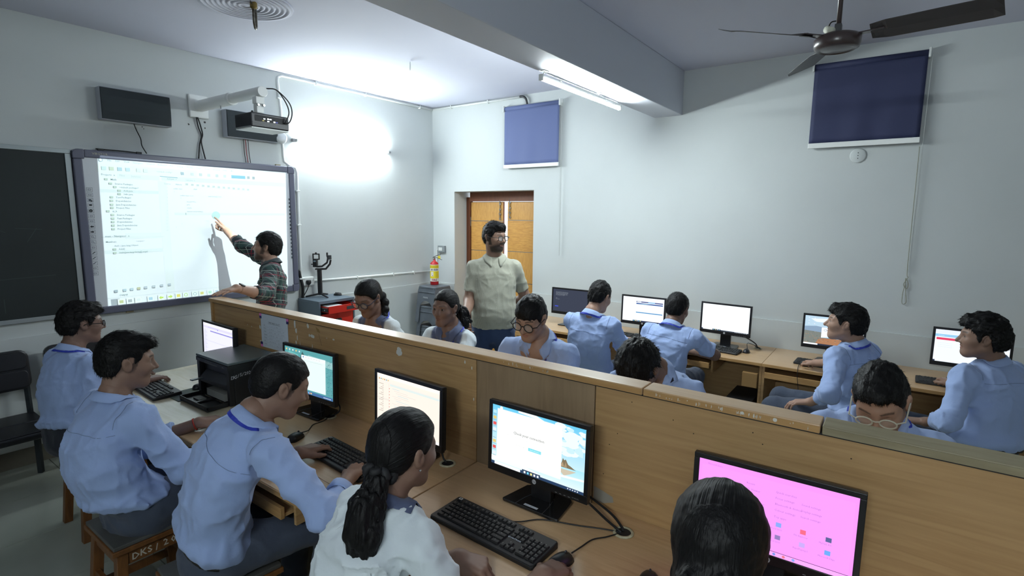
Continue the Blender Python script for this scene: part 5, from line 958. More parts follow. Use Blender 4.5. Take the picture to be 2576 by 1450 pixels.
def nets(F, P, h):
    """surface nets: isosurface F = 0 -> (verts, quads)"""
    o = np.array([P[0].ravel()[0], P[1].ravel()[0], P[2].ravel()[0]])
    S = F < 0; c = np.zeros(np.array(F.shape)-1, dtype=np.int8)
    for i in (0, 1):
        for j in (0, 1):
            for k in (0, 1): c += S[i:F.shape[0]-1+i, j:F.shape[1]-1+j, k:F.shape[2]-1+k]
    act = (c > 0) & (c < 8); ix = np.argwhere(act)
    if len(ix) == 0: return np.zeros((0, 3)), np.zeros((0, 4), int)
    vid = -np.ones(act.shape, dtype=np.int64); vid[act] = np.arange(len(ix))
    cs = [(i, j, k) for i in (0, 1) for j in (0, 1) for k in (0, 1)]
    val = np.stack([F[ix[:, 0]+a, ix[:, 1]+b, ix[:, 2]+d] for a, b, d in cs], 1)
    acc = np.zeros((len(ix), 3)); n = np.zeros(len(ix))
    for p in range(8):
        for q in range(p+1, 8):
            a, b = cs[p], cs[q]
            if sum(abs(a[m]-b[m]) for m in range(3)) != 1: continue
            f0, f1 = val[:, p], val[:, q]; m = (f0 < 0) != (f1 < 0); t = np.where(m, f0/(f0-f1+1e-12), 0)
            acc += np.where(m[:, None], np.array(a)+(np.array(b)-np.array(a))*t[:, None], 0); n += m
    V = (ix+acc/n[:, None])*h+o
    Q = []
    for ax in range(3):
        u, v = (ax+1) % 3, (ax+2) % 3
        s0 = [slice(None)]*3; s1 = [slice(None)]*3; s0[ax] = slice(0, -1); s1[ax] = slice(1, None)
        A, B = S[tuple(s0)], S[tuple(s1)]; e = np.argwhere(A != B); e = e[(e[:, u] > 0) & (e[:, v] > 0) & (e[:, u] < F.shape[u]-1) & (e[:, v] < F.shape[v]-1)]
        if not len(e): continue
        sg = A[tuple(e.T)]; du = np.zeros(3, int); du[u] = 1; dv = np.zeros(3, int); dv[v] = 1
        q = np.stack([vid[tuple((e-du-dv).T)], vid[tuple((e-dv).T)], vid[tuple(e.T)], vid[tuple((e-du).T)]], 1)
        Q.append(np.where(sg[:, None], q, q[:, ::-1]))
    return V, np.concatenate(Q)
def np_obj(name, V, Q, m, parent, base, col=None, flow=None, smooth=True):
    me = bpy.data.meshes.new(name); V = np.asarray(V, dtype=np.float64)-np.array(base)
    n, k = len(V), len(Q); w_ = [len(q) for q in Q] if not isinstance(Q, np.ndarray) else None
    me.vertices.add(n); me.vertices.foreach_set('co', V.astype(F32).ravel())
    if w_ is None:
        me.loops.add(k*Q.shape[1]); me.loops.foreach_set('vertex_index', Q.astype(np.int32).ravel()); me.polygons.add(k); me.polygons.foreach_set('loop_start', np.arange(k, dtype=np.int32)*Q.shape[1])
    else:
        me.loops.add(sum(w_)); me.loops.foreach_set('vertex_index', np.concatenate([np.array(q, dtype=np.int32) for q in Q])); me.polygons.add(k); me.polygons.foreach_set('loop_start', np.concatenate([[0], np.cumsum(w_)[:-1]]).astype(np.int32))
    me.update(calc_edges=True); me.validate()
    if smooth: me.polygons.foreach_set('use_smooth', [True]*len(me.polygons))
    for nm, a in (('Col', col), ('Flow', flow)):
        if a is not None:
            at = me.color_attributes.new(nm, 'FLOAT_COLOR', 'POINT'); b = np.ones((n, 4), dtype=F32); b[:, :3] = a; at.data.foreach_set('color', b.ravel())
    me.materials.append(m); return obj(name, me, None, parent)
def merge(parts):
    V = np.concatenate([p[0] for p in parts]); Q = []; C = []; n = 0
    for p in parts: Q.append(p[1]+n); n += len(p[0]); C.append(p[2])
    return V, np.concatenate(Q), np.concatenate(C)
# ---------------------------------------------------------------- materials of people
M_SKIN = mat('skin', rough=.5, attr='Col', noise=(45, (.9,), 3, .3), bump=(160, .12, .0012), spec=.4)
M_CLOTH = mat('shirt_cloth', rough=.85, attr='Col', bump=(38, .35, .006), sheen=.15)
M_TROUS = mat('trouser_cloth', rough=.9, attr='Col', bump=(30, .4, .007), sheen=.1)
def hair_mat():
    m = mat('hair', (.0045, .0042, .0045), .5, spec=.2); nt = m.node_tree; N = nt.nodes; L = nt.links
    a = N.new('ShaderNodeAttribute'); a.attribute_name = 'Flow'; nz = N.new('ShaderNodeTexNoise'); nz.inputs['Scale'].default_value = 1; nz.inputs['Detail'].default_value = 4
    L.new(a.outputs['Vector'], nz.inputs[0]); b = N.new('ShaderNodeBump'); b.inputs['Strength'].default_value = .8; b.inputs['Distance'].default_value = .004; L.new(nz.outputs[0], b.inputs['Height']); L.new(b.outputs[0], N['Principled BSDF'].inputs['Normal']); return m
M_HAIR = hair_mat()
M_LENS = mat('lens_glass', (.9, .95, .97), .05, alpha=.16, spec=.6)
M_LANY = mat('lanyard_blue', srgb(38, 56, 170), .6)
M_SHOE = mat('shoe_black', (.012, .012, .013), .35); M_BELT = mat('belt_leather', (.02, .017, .014), .45)
BLUE = srgb(156, 177, 220); TROU = srgb(66, 74, 90); WHITE = srgb(214, 222, 226); SLATE = srgb(84, 94, 124)
# ---------------------------------------------------------------- head
def head_frame(c, hd):
    y, p, r = [math.radians(a) for a in hd]
    f = np.array([math.cos(y)*math.cos(p), math.sin(y)*math.cos(p), math.sin(p)]); rt = np.array([math.sin(y), -math.cos(y), 0]); u = np.cross(rt, f)
    rt, u = rt*math.cos(r)+u*math.sin(r), u*math.cos(r)-rt*math.sin(r)
    return np.stack([rt, f, u], 1), np.array(c)               # columns: right, forward, up
def head_sdf(P, nb, w=1., jaw=1., nose=1.):
    X = np.abs(P[0]); Q = (X, P[1], P[2])
    d = smin(ell(Q, (0, -.016, .030), (.075*w, .096, .084)), ell(Q, (0, .022, -.036), (.059*w*jaw, .066, .079)), .04)
    d = smin(d, ell(Q, (0, .060, -.092), (.024*jaw, .022, .022)), .03)
    d = smin(d, cone(Q, (.047*w*jaw, -.002, -.058), (.012, .060, -.096), .017, .017), .025)
    d = smin(d, ell(Q, (.037*w, .055, -.022), (.022, .026, .022)), .03)
    d = smin(d, cone(Q, (0, .080, .026), (.042, .062, .022), .011, .010), .02)
    d = smax(d, -ell(Q, (.031, .096, .003), (.018, .017, .0115)), .012)
    d = smin(d, ell(Q, (.031, .0665, .003), (.0155, .0135, .0115)), .006)
    n = cone(Q, (0, .084, .010), (0, .084+.022*nose, -.027), .0072, .0112*nose); n = smin(n, ell(Q, (.0115, .092, -.031), (.0085, .010, .0075)), .008)
    d = smin(d, n, .014)
    Ql = (X, P[1], P[2]-7*X*X); d = smin(d, ell(Ql, (0, .079, -.0555), (.022, .0125, .0062)), .007); d = smin(d, ell(Ql, (0, .077, -.067), (.018, .0125, .0068)), .007)
    d = smax(d, -ell(Ql, (0, .093, -.0613), (.022, .010, .0016)), .004)
    e = ell((X-.004*(P[2]+.004)/.03, P[1]+.25*(P[2]+.004), P[2]), (.078*w, -.010, -.004), (.011, .018, .031)); e = smax(e, -ell(Q, (.090*w, -.005, -.001), (.009, .0095, .017)), .006)
    d = smin(d, e, .006)
    return smin(d, cone(P, (0, -.030, -.045), nb, .053*w, .060*w), .03)
def head_part(c, hd, nk, skin, h, style):
    R, o = head_frame(c, hd); nb = R.T @ (np.array(nk)-o)
    lo = np.minimum([-.105, -.125, -.14], nb-.075); hi = np.maximum([.105, .135, .135], nb+.075)
    P = mkgrid(lo, hi, h); w, jw, ns = style.get('w', 1), style.get('jaw', 1), style.get('nose', 1)
    V, Q = nets(head_sdf(P, nb, w, jw, ns), P, h)
    x, y, z = np.abs(V[:, 0]), V[:, 1], V[:, 2]; col = np.tile(np.array(skin, dtype=F32), (len(V), 1))
    def blend(m, c2, a):
        nonlocal col
        m = np.clip(m, 0, 1)[:, None]*a; col = col*(1-m)+np.array(c2)*m
    sk = np.array(skin)
    lip = np.maximum(1-((x/.023)**2+((z-7*x*x+.0613)/.0115)**2), 0)*(y > .078); blend(lip*2.5, sk*np.array([.85, .62, .66]), .8)
    bw = 1-np.abs(z-.0255-.0035*np.sin(np.clip((x-.012)/.04, 0, 1)*2.7))/.0050; bw *= (x > .013)*(x < .050)*(y > .05); blend(bw*1.4, (.012, .010, .010), style.get('brow', .85))
    es = 1-((x-.031)/.022)**2-((z-.003)/.014)**2; blend(es*(y > .055), sk*.62, .7)
    if style.get('fade', 0):                               # clipped hair on the sides, as short stubble
        fd = np.clip((z+.045)/.05, 0, 1)*(z < .06)*(y < .035+.25*(z-.02))*np.clip((.075-np.abs(y+.03))/.02+1, 0, 1); fd *= ~((x > .072*w)*(np.abs(y+.01) < .022)*(np.abs(z+.004) < .034)); blend(fd, (.016, .014, .014), style['fade'])
    if style.get('beard', 0):
        bd = np.clip((-.034-z+.40*(y-.09))/.022, 0, 1)*np.clip((y+.005)/.02, 0, 1)*np.clip((z+.135)/.02, 0, 1); mu = np.clip(1.6-np.abs(z+.047)/.0055, 0, 1)*np.clip((.034-x)/.010, 0, 1)*(y > .065); bd = np.maximum(bd*(1-lip*3).clip(0, 1), mu); sb = np.clip((.022-np.abs(y-.012+.2*(z+.02)))/.012, 0, 1)*(z < .025)*(z > -.06); blend(np.maximum(bd, sb), (.014, .012, .012), style['beard'])
    if style.get('moustache', 0): blend((np.abs(z+.046) < .0065)*(x < .024)*(y > .07)*1., (.02, .016, .015), style['moustache'])
    return V @ R.T+o, Q, col.astype(F32)
def eyes(c, hd, root, base, skin, mode):
    R, o = head_frame(c, hd); vs, fs, cl = [], [], []; n, m = 14, 9
    for s in (-1, 1):
        b = len(vs)
        for j in range(m+1):
            th = math.pi*j/m
            for k in range(n):
                ph = 2*math.pi*k/n; q = np.array([math.sin(th)*math.cos(ph), math.cos(th), math.sin(th)*math.sin(ph)])
                vs.append(R @ (np.array([s*.031, .0705, .003])+q*np.array([.0148,   .0118, .0084 if mode == 'open' else .0066]))+o)
                if mode == 'open': cl.append((.012, .009, .008) if ((q[1] > .66 and abs(q[0]) < .58) or q[2] > .6) else (.5, .48, .46))
                else: cl.append((.015, .012, .012) if -.75 < q[2] < -.38 else tuple(np.array(skin)*.8))
        for j in range(m):
            for k in range(n): fs.append((b+j*n+k, b+j*n+(k+1) % n, b+(j+1)*n+(k+1) % n, b+(j+1)*n+k))
    h_ = len(vs)//2; hf = len(fs)//2
    for i in (0, 1): np_obj('eye', np.array(vs[i*h_:(i+1)*h_]), np.array(fs[i*hf:(i+1)*hf])-i*h_, M_SKIN, root, base, np.array(cl[i*h_:(i+1)*h_]))
# ---------------------------------------------------------------- hair
HL_Y = np.array([-.13, -.075, -.045, -.030, -.012, .010, .020, .034, .046, .060, .085, .13])
HL_SHORT = np.array([-.088, -.084, -.058, -.020, .026, .026, -.012, .002, .036, .052, .064, .070])
HL_GIRL = np.array([-.085, -.080, -.060, -.030, .004, .004, -.004, .010, .040, .056, .068, .074])
def hair_part(c, hd, st, h):
    R, o = head_frame(c, hd); w = st.get('w', 1); tp, sd, bk = st.get('top', .02), st.get('side', .007), st.get('back', .010)
    tails = [[(R.T @ (np.array(q[:3])-o)).tolist()+[q[3]] for q in ch] if st.get('world') else ch for ch in st.get('tails', [])]
    lo = np.array([-.11, -.135, -.11]); hi = np.array([.11, .13, .155])
    for ch in tails:
        for q in ch: lo = np.minimum(lo, np.array(q[:3])-q[3]-.02); hi = np.maximum(hi, np.array(q[:3])+q[3]+.02)
    P = mkgrid(lo, hi, h); X = np.abs(P[0])
    d = ell((X, P[1], P[2]), (0, -.018+st.get('fwd', 0), .034), (.0755*w+sd, .0965+bk, .084+tp))
    d = smin(d, ell((X, P[1], P[2]), (0, -.058, -.012), (.060*w+sd, .048+bk, .060)), .03)
    if st.get('quiff'): d = smin(d, ell(P, (st.get('part', 0), .055, .088), (.055, .042, .030+st['quiff'])), .02)
    zl = np.interp(P[1].ravel(), HL_Y, (HL_GIRL if st.get('girl') else HL_SHORT)+np.where(HL_Y > .05, st.get('line', 0), 0)).astype(F32)[None, :, None]
    zz = zl+st.get('wob', .006)*(vnoise(P[0], P[1], P[2]*0, 90, 5)-.5)*2
    d = smax(d, (zz-P[2])*F32(.8), .010)
    if st.get('girl'):
        tie = np.array(st.get('tie', (0, -.11, -.03))); ax = -tie/np.linalg.norm(tie)
    am = st.get('rough', .004)
    d = d-am*(vnoise(P[0]*1.6, P[1]*.8, P[2], 55, 1)-.5)*2-am*.6*(vnoise(P[0], P[1]*.6, P[2], 120, 2)-.5)*2
    for ch in tails:
        t = None
        for a, b in zip(ch[:-1], ch[1:]):
            q = cone(P, a[:3], b[:3], a[3], b[3]); t = q if t is None else smin(t, q, st.get('tk', .012))
        if not st.get('braid'): t = t-st.get('tr', .006)*(vnoise(P[0]*1.5, P[1]*1.5, P[2]*.35, 90, 3)-.5)*2-.010*(vnoise(P[0], P[1], P[2]*.5, 26, 4)-.5)*2
        d = smin(d, t, .012)
    V, Q = nets(d, P, h)
    if st.get('girl'):
        u = np.cross(ax, [0, 0, 1.]); u /= np.linalg.norm(u); v = np.cross(ax, u); r_ = V-tie; ph = np.arctan2(r_ @ v, r_ @ u); inT = np.zeros(len(V), bool)
        fl = np.stack([np.cos(ph)*26, np.sin(ph)*26, (r_ @ ax)*6], 1)
        if tails: inT = V[:, 1] < tie[1]+.005; fl = np.where(inT[:, None], V*np.array([150, 150, 14]), fl)
    else: fl = V*np.array([150, 60, 110])
    return V, Q, fl, R, o
def hair_blades(V, Q, st, R, o, n, seed=1):
    rs = np.random.RandomState(seed); a, b, c = V[Q[:, 0]], V[Q[:, 1]], V[Q[:, 2]]
    N_ = np.cross(b-a, c-a); N_ /= np.linalg.norm(N_, axis=1)[:, None]+1e-12
    ctr = V[Q].mean(1); ok = np.where(np.linalg.norm(ctr, axis=1) > .085)[0]
    if st.get('girl'): ok = ok[rs.rand(len(ok)) < .6]
    k = rs.choice(ok, n); p, nn = ctr[k], N_[k]
    if st.get('girl'):
        tie = np.array(st.get('tie', (0, -.11, -.03))); cm = tie-p; inT = p[:, 1] < tie[1]+.005; cm[inT] = R.T @ np.array([0, 0, -1.]) ; ln, lift, wd = st.get('len', .03), .02, .0006
    else:
        cm = np.stack([p[:, 0]*3+st.get('comb', .0), .6-(p[:, 2] < .05)*.5+rs.randn(n)*.25, -.25-(p[:, 2] < .06)*.9+rs.randn(n)*.2], 1); ln, lift, wd = st.get('len', .022), st.get('lift', .45), .0009
    cm = cm/np.linalg.norm(cm, axis=1)[:, None]; tg = cm-nn*(cm*nn).sum(1)[:, None]; tg /= np.linalg.norm(tg, axis=1)[:, None]+1e-9
    L_ = ln*(.5+rs.rand(n))[:, None]; sd = np.cross(nn, tg); p0 = p-nn*.003
    mid = p0+tg*L_*.55+nn*L_*lift*.6; tip = p0+tg*L_+nn*L_*lift*.45
    vv = np.stack([p0-sd*wd, p0+sd*wd, mid+sd*wd*.8, mid-sd*wd*.8, tip], 1).reshape(-1, 3)
    i = np.arange(n)[:, None]*5
    return vv, np.concatenate([i+np.array([0, 1, 2]), i+np.array([0, 2, 3]), i+np.array([3, 2, 4])])
# ---------------------------------------------------------------- hands and arms
FING = [(.029, .088, (.040, .025, .021), .0088), (.0095, .093, (.045, .029, .022), .0090), (-.0100, .088, (.041, .027, .021), .0085), (-.0285, .079, (.032, .020, .018), .0075)]
HAND = {'rest': ((18, 28, 16), (20, 30, 18), (22, 32, 18), (24, 34, 18), .6), 'type': ((12, 40, 22), (14, 42, 24), (16, 42, 24), (18, 44, 24), .5), 'flat': ((4, 6, 4), (2, 5, 4), (2, 6, 4), (5, 8, 5), .9), 'fist': ((62, 88, 45), (66, 90, 45), (70, 90, 45), (74, 88, 45), .15), 'point': ((2, 6, 4), (62, 85, 40), (68, 88, 40), (72, 86, 40), 1.0), 'curl': ((38, 55, 30), (44, 60, 32), (50, 62, 32), (54, 62, 32), .3), 'mouse': ((14, 32, 20), (14, 34, 22), (20, 40, 24), (24, 42, 24), .7), 'hang': ((20, 30, 20), (26, 36, 22), (30, 40, 24), (34, 42, 24), .4)}
def arm_part(el, wr, hand, side, skin, h, r0=.041, r1=.0265, start=0., sc=1., upper=None):
    el, wr = np.array(el), np.array(wr); ax = wr-el; L_ = np.linalg.norm(ax); ax /= L_
    fw, up, pose = hand; fw = np.array(fw, float); fw /= np.linalg.norm(fw); up = np.array(up, float); up -= fw*(up @ fw); up /= np.linalg.norm(up); th = np.cross(up, fw)*(1 if side == 'R' else -1)
    # th: direction of the thumb (right hand, palm down, fingers ahead: to the left)
    B = np.stack([ax, np.cross(up, ax)/np.linalg.norm(np.cross(up, ax)), np.zeros(3)], 1); B[:, 2] = np.cross(B[:, 0], B[:, 1])
    Hm = B.T @ np.stack([fw, th, up], 1); W_ = np.array([L_, 0, 0])
    def hp(x, y, z): return W_+Hm @ (np.array([x, y, z])*sc)
    pr = []; cv = HAND[pose]
    for i, (fy, kx, ls, r) in enumerate(FING):
        k0 = hp(.012, fy*.55, 0); k1 = hp(kx, fy, .001); pr.append((k0, k1, .0165*sc, .0118*sc, .012))
        q, a = np.array([kx, fy, .001]), 0; sp_ = (fy-.0)*1.2*cv[4]
        for s_, (l_, cu) in enumerate(zip(ls, cv[i])):
            a += math.radians(cu); d_ = np.array([math.cos(a), sp_*math.cos(a)*3, -math.sin(a)]); d_ /= np.linalg.norm(d_); q2 = q+d_*l_
            pr.append((hp(*q), hp(*q2), (r-.0006*s_)*sc, (r-.0009-.0008*s_)*sc, .004)); q = q2
    o_ = cv[4]; tb = [np.array([.018, .020, -.006]), np.array([.046, .034+.012*o_, -.014]), np.array([.072, .040+.026*o_, -.018]), np.array([.094, .040+.034*o_, -.022])]
    for a_, b_, ra, rb in zip(tb[:-1], tb[1:], (.0165, .0125, .0105), (.0125, .0105, .0080)): pr.append((hp(*a_), hp(*b_), ra*sc, rb*sc, .008))
    pts = np.array([q for p in pr for q in p[:2]]); lo = np.minimum(pts.min(0)-.022, [L_*start-.01, -r0-.012, -r0-.012]); hi = np.maximum(pts.max(0)+.022, [L_, r0+.012, r0+.012])
    if upper is not None: ul = B.T @ (np.array(upper)-el); lo = np.minimum(lo, ul-.06); hi = np.maximum(hi, ul+.06)
    P = mkgrid(lo, hi, h); d = None
    for a_, b_, ra, rb, k_ in pr:
        lo_, hi_ = np.minimum(a_, b_)-.05, np.maximum(a_, b_)+.05; q = cone(P, a_, b_, ra, rb); d = q if d is None else smin(d, q, k_)
    f = cone(P, (L_*start, 0, 0), W_-np.array([.0, 0, 0]), r0+(r1-r0)*start, r1); bul = cone(P, (L_*start, 0, -.004), (L_*.55, 0, -.004), r0*.96, r1*1.08); f = smin(f, bul, .02)
    if upper is not None: f = smin(f, cone(P, ul, (0, 0, 0), r0*1.12, r0*1.0), .02)
    d = smin(d, f, .022); V, Q = nets(d, P, h)
    col = np.tile(np.array(skin, dtype=F32), (len(V), 1))
    return V @ B.T+el, Q, col
# ---------------------------------------------------------------- torso, sleeves, trousers
def torso_fn(J, g, prof, hunch):
    pel, nk = np.array(J['pel']), np.array(J['nk']); ax = nk-pel; L_ = np.linalg.norm(ax); az = (ax/L_)
    def lat(a, b): v = np.array(b)-np.array(a); v -= az*(v @ az); return v/np.linalg.norm(v)
    lh, ls = lat(J['hL'], J['hR']), lat(J['sL'], J['sR']); fm = np.cross(az, (lh+ls)/2); fm /= np.linalg.norm(fm)
    T_, A_, BF, BB = [np.array(q) for q in prof]
    def f(P, grow=0.):
        X, Y, Z = P[0]-F32(pel[0]), P[1]-F32(pel[1]), P[2]-F32(pel[2])
        t = (X*F32(az[0])+Y*F32(az[1])+Z*F32(az[2]))/F32(L_); tc = np.clip(t, -.35, 1.08); u = np.clip(t, 0, 1)
        hb = F32(hunch)*4*u*(1-u); X, Y, Z = X+hb*F32(fm[0]), Y+hb*F32(fm[1]), Z+hb*F32(fm[2])
        x0 = X*F32(lh[0])+Y*F32(lh[1])+Z*F32(lh[2]); x1 = X*F32(ls[0])+Y*F32(ls[1])+Z*F32(ls[2]); x = x0*(1-u)+x1*u
        cx, cy, cz = X-t*F32(ax[0]), Y-t*F32(ax[1]), Z-t*F32(ax[2]); q2 = cx*cx+cy*cy+cz*cz; q = np.sqrt(q2)
        fl = np.cross(az, lh), np.cross(az, ls); y = (X*F32(fl[0][0])+Y*F32(fl[0][1])+Z*F32(fl[0][2]))*(1-u)+(X*F32(fl[1][0])+Y*F32(fl[1][1])+Z*F32(fl[1][2]))*u
        sh_ = tc.shape; a = np.interp(tc.ravel(), T_, A_*g).reshape(sh_).astype(F32)+grow; b = np.where(y > 0, np.interp(tc.ravel(), T_, BF*g).reshape(sh_), np.interp(tc.ravel(), T_, BB*g).reshape(sh_)).astype(F32)+grow
        r = (np.abs(x/a)**2.3+np.abs(y/b)**2.3)**F32(1/2.3)+F32(1e-5)
        return np.maximum(q*(1-1/r), -np.minimum(a, b)), t, x, y, L_
    return f, (pel, az, L_, fm, lh, ls)
PROF = ((-.35, -.15, .0, .12, .25, .5, .75, .88, .97, 1.05), (.10, .155, .165, .165, .158, .162, .165, .135, .075, .05), (.08, .115, .115, .118, .112, .112, .100, .080, .055, .045), (.08, .125, .120, .112, .108, .112, .104, .085, .062, .045))
PROF_BELLY = ((-.35, -.15, .0, .12, .25, .5, .75, .88, .97, 1.05), (.10, .15, .165, .172, .176, .180, .180, .150, .085, .055), (.08, .11, .135, .165, .172, .150, .122, .092, .06, .05), (.08, .12, .115, .11, .11, .12, .12, .10, .07, .05))
PROF_FAT = ((-.35, -.15, .0, .12, .25, .5, .75, .88, .97, 1.05), (.12, .185, .20, .205, .20, .19, .178, .145, .085, .055), (.09, .13, .15, .16, .155, .14, .115, .09, .06, .05), (.09, .15, .15, .145, .14, .135, .12, .10, .07, .05))
PROF_GIRL = ((-.35, -.15, .0, .12, .25, .5, .75, .88, .97, 1.05), (.09, .15, .155, .148, .14, .142, .145, .118, .065, .045), (.08, .11, .108, .105, .102, .115, .095, .072, .05, .04), (.08, .12, .112, .10, .095, .098, .092, .075, .055, .04))
def grad_push(fn, p, target, it=6):
    p = np.array(p, float)
    for _ in range(it):
        q = np.concatenate([p[None]]+[(p+e*.004*s)[None] for e in np.eye(3) for s in (1, -1)]); v = fn([q[:, 0].astype(F32), q[:, 1].astype(F32), q[:, 2].astype(F32)])
        g_ = np.array([v[1]-v[2], v[3]-v[4], v[5]-v[6]])/.008; n = np.linalg.norm(g_)
        if n < 1e-4: break
        p = p-g_/n/max(n, .5)*(v[0]-target)*.9
    return p
def march(fn, p, d, target=0., it=40):
    p = np.array(p, float); d = np.array(d, float)/np.linalg.norm(d)
    for _ in range(it):
        v = float(fn([np.array([p[0]], F32), np.array([p[1]], F32), np.array([p[2]], F32)])[0])-target
        if abs(v) < .0004: break
        p = p+d*v*.75
    return p
def marchn(fn, pts, dirs, target=0., it=40):
    p = np.array(pts, float); d = np.array(dirs, float); d /= np.linalg.norm(d, axis=1)[:, None]
    for _ in range(it):
        v = fn([p[:, i].astype(F32) for i in range(3)]).astype(float)-target; p = p+d*np.clip(v*.7, -.03, .03)[:, None]
    return p
def seam_smooth(q):
    for _ in range(3):
        m = (q[:-2]+q[2:])/2; d = np.linalg.norm(q[1:-1]-m, axis=1); bad = d > .012; q[1:-1][bad] = m[bad]
    q[1:-1] = (q[:-2]+q[1:-1]*2+q[2:])/4; return q
def band_mesh(pts, nrm, w_, th=.0012):
    """ribbon along pts; nrm = outward normals"""
    mb = MB(); rings = []
    P = [Vector(q) for q in pts]; m = len(P)
    for i in range(m):
        t = (P[min(i+1, m-1)]-P[max(i-1, 0)]).normalized(); n = Vector(nrm[i]).normalized(); s = t.cross(n).normalized()*(w_/2)
        rings.append([P[i]+s, P[i]+s+n*th, P[i]-s+n*th, P[i]-s])
    return mb.loft(rings)
def person(key, label, skin, hair, outfit='boy', glasses=None, eye='open', hands=None, face=None, res=1., sleeve='long', prof=PROF, girth=1., hunch=.03, lanyard=True, top=BLUE, bottom=TROU, seams=False, untucked=False, cat='person', blades=1500, roll=.62, wr_amp=1., belt=False, shoes=True, colfn=None, clothmat=None, collar=None, shirt_hem=.09):
    J = POSES[key]; base = (J['pel'][0], J['pel'][1], 0); root = thing('person', label, cat, base)
    face = face or {}; hands = hands or {}; hr = .0044*res
    # --- body (one mesh: head, neck, arms, hands)
    parts = [head_part(J['head'], J['hd'], J['nk'], skin, hr, face)]
    for s in 'LR':
        if hands.get(s): parts.append(arm_part(J['e'+s], J['w'+s], hands[s], s, skin, (.0036 if sleeve != 'short' else .0042)*res, start=0 if sleeve == 'short' else .3, r0=.047 if outfit == 'man' else .041, r1=.030 if outfit == 'man' else .0265, upper=np.array(J['s'+s])*.5+np.array(J['e'+s])*.5 if sleeve == 'short' else None))
    nk = np.array(J['nk']); fz = lambda P: smin(cone(P, nk+[0, 0, .03], nk-[0, 0, .06], .058, .075), cone(P, np.array(J['sL'])*.45+nk*.55-[0, 0, .04], np.array(J['sR'])*.45+nk*.55-[0, 0, .04], .05, .05), .03)
    P = mkgrid(nk-[.2, .2, .17], nk+[.2, .2, .12], .011*res); V, Q = nets(fz(P), P, .011*res); parts.append((V, Q, np.tile(np.array(skin, dtype=F32), (len(V), 1))))
    cuts = np.cumsum([0]+[len(p_[0]) for p_ in parts]); V, Q, C = merge(parts); core = V[cuts[-2]:]; br = []
    for i in range(len(parts)-1):                                   # upper arms and neck join the trunk inside the clothes
        pv, pq = parts[i][0], parts[i][1]; far = np.argmin(((pv-nk)**2).sum(1)); f1 = pq[np.where((pq == far).any(1))[0][0]]; k1 = list(f1).index(far); a0, a1 = f1[k1], f1[(k1+1) % 4]
        cq = parts[-1][1]; c0 = np.argmin(((core-pv[far])**2).sum(1)); f2 = cq[np.where((cq == c0).any(1))[0][0]]; k2 = list(f2).index(c0); b0, b1 = f2[k2], f2[(k2+1) % 4]
        br.append([a0+cuts[i], a1+cuts[i], b1+cuts[-2], b0+cuts[-2]])
    np_obj('body', V, np.concatenate([Q, np.array(br)]), M_SKIN, root, base, C)
    eyes(J['head'], J['hd'], root, base, skin, eye)
    # --- hair
    hs = dict(w=face.get('w', 1)); hs.update(hair); V, Q, fl, R, o = hair_part(J['head'], J['hd'], hs, .0046*res)
    Qt = np.concatenate([Q[:, [0, 1, 2]], Q[:, [0, 2, 3]]]); bv, bq = hair_blades(V, Q, hs, R, o, blades, seed=hash(key) % 97 if False else int(key[1:]))
    V2 = np.concatenate([V, bv]); F2 = np.concatenate([fl, bv*np.array([150, 60, 110])]); Q2 = np.concatenate([Qt, bq+len(V)])
    np_obj('hair', V2 @ R.T+o, Q2, M_HAIR, root, base, flow=F2)
    # --- shirt
    tf, (pel, az, L_, fm, lh, ls) = torso_fn(J, girth, prof, hunch); sg = girth
    E, W_ = {s: np.array(J['e'+s]) for s in 'LR'}, {s: np.array(J['w'+s]) for s in 'LR'}
    S_ = {s: np.array(J['s'+s]) for s in 'LR'}
    cuff = {}
    for s in 'LR': cuff[s] = S_[s]+(E[s]-S_[s])*.72 if sleeve == 'short' else E[s]+(W_[s]-E[s])*roll
    ra = dict(girl=(.049, .046), boy=(.060, .055), man=(.060, .056))[outfit]
    def shirt_fn(P, noise=True):
        d, t, x, y, LL = tf(P)
        d = d-(.020*np.exp(-((t-.145)/.085)**2) if not untucked else .018*np.clip(.35-t, 0, .35)/.35)
        d = smax(d, (F32(shirt_hem)-t)*F32(LL), .012); d = smax(d, (t-1.0)*F32(LL), .03)
        for s in 'LR':
            d = smin(d, cone(P, nk-az*.045, S_[s], .050*sg, ra[0]*.95*sg), .05); a = cone(P, S_[s], E[s] if sleeve != 'short' else cuff[s], ra[0]*sg, (ra[1] if sleeve != 'short' else ra[1]*1.06)*sg)
            if sleeve == 'short': v = (cuff[s]-S_[s]); Lc = np.linalg.norm(v); v = v/Lc; a = smax(a, (P[0]-F32(cuff[s][0]))*F32(v[0])+(P[1]-F32(cuff[s][1]))*F32(v[1])+(P[2]-F32(cuff[s][2]))*F32(v[2]), .006)
            else:
                v = (cuff[s]-E[s]); v = v/np.linalg.norm(v); b = cone(P, E[s], cuff[s]+v*.03, ra[1]*.98*sg, ra[1]*.80*sg); b = smax(b, (P[0]-F32(cuff[s][0]))*F32(v[0])+(P[1]-F32(cuff[s][1]))*F32(v[1])+(P[2]-F32(cuff[s][2]))*F32(v[2]), .006); a = smin(a, b, .03)
            d = smin(d, a, .035)
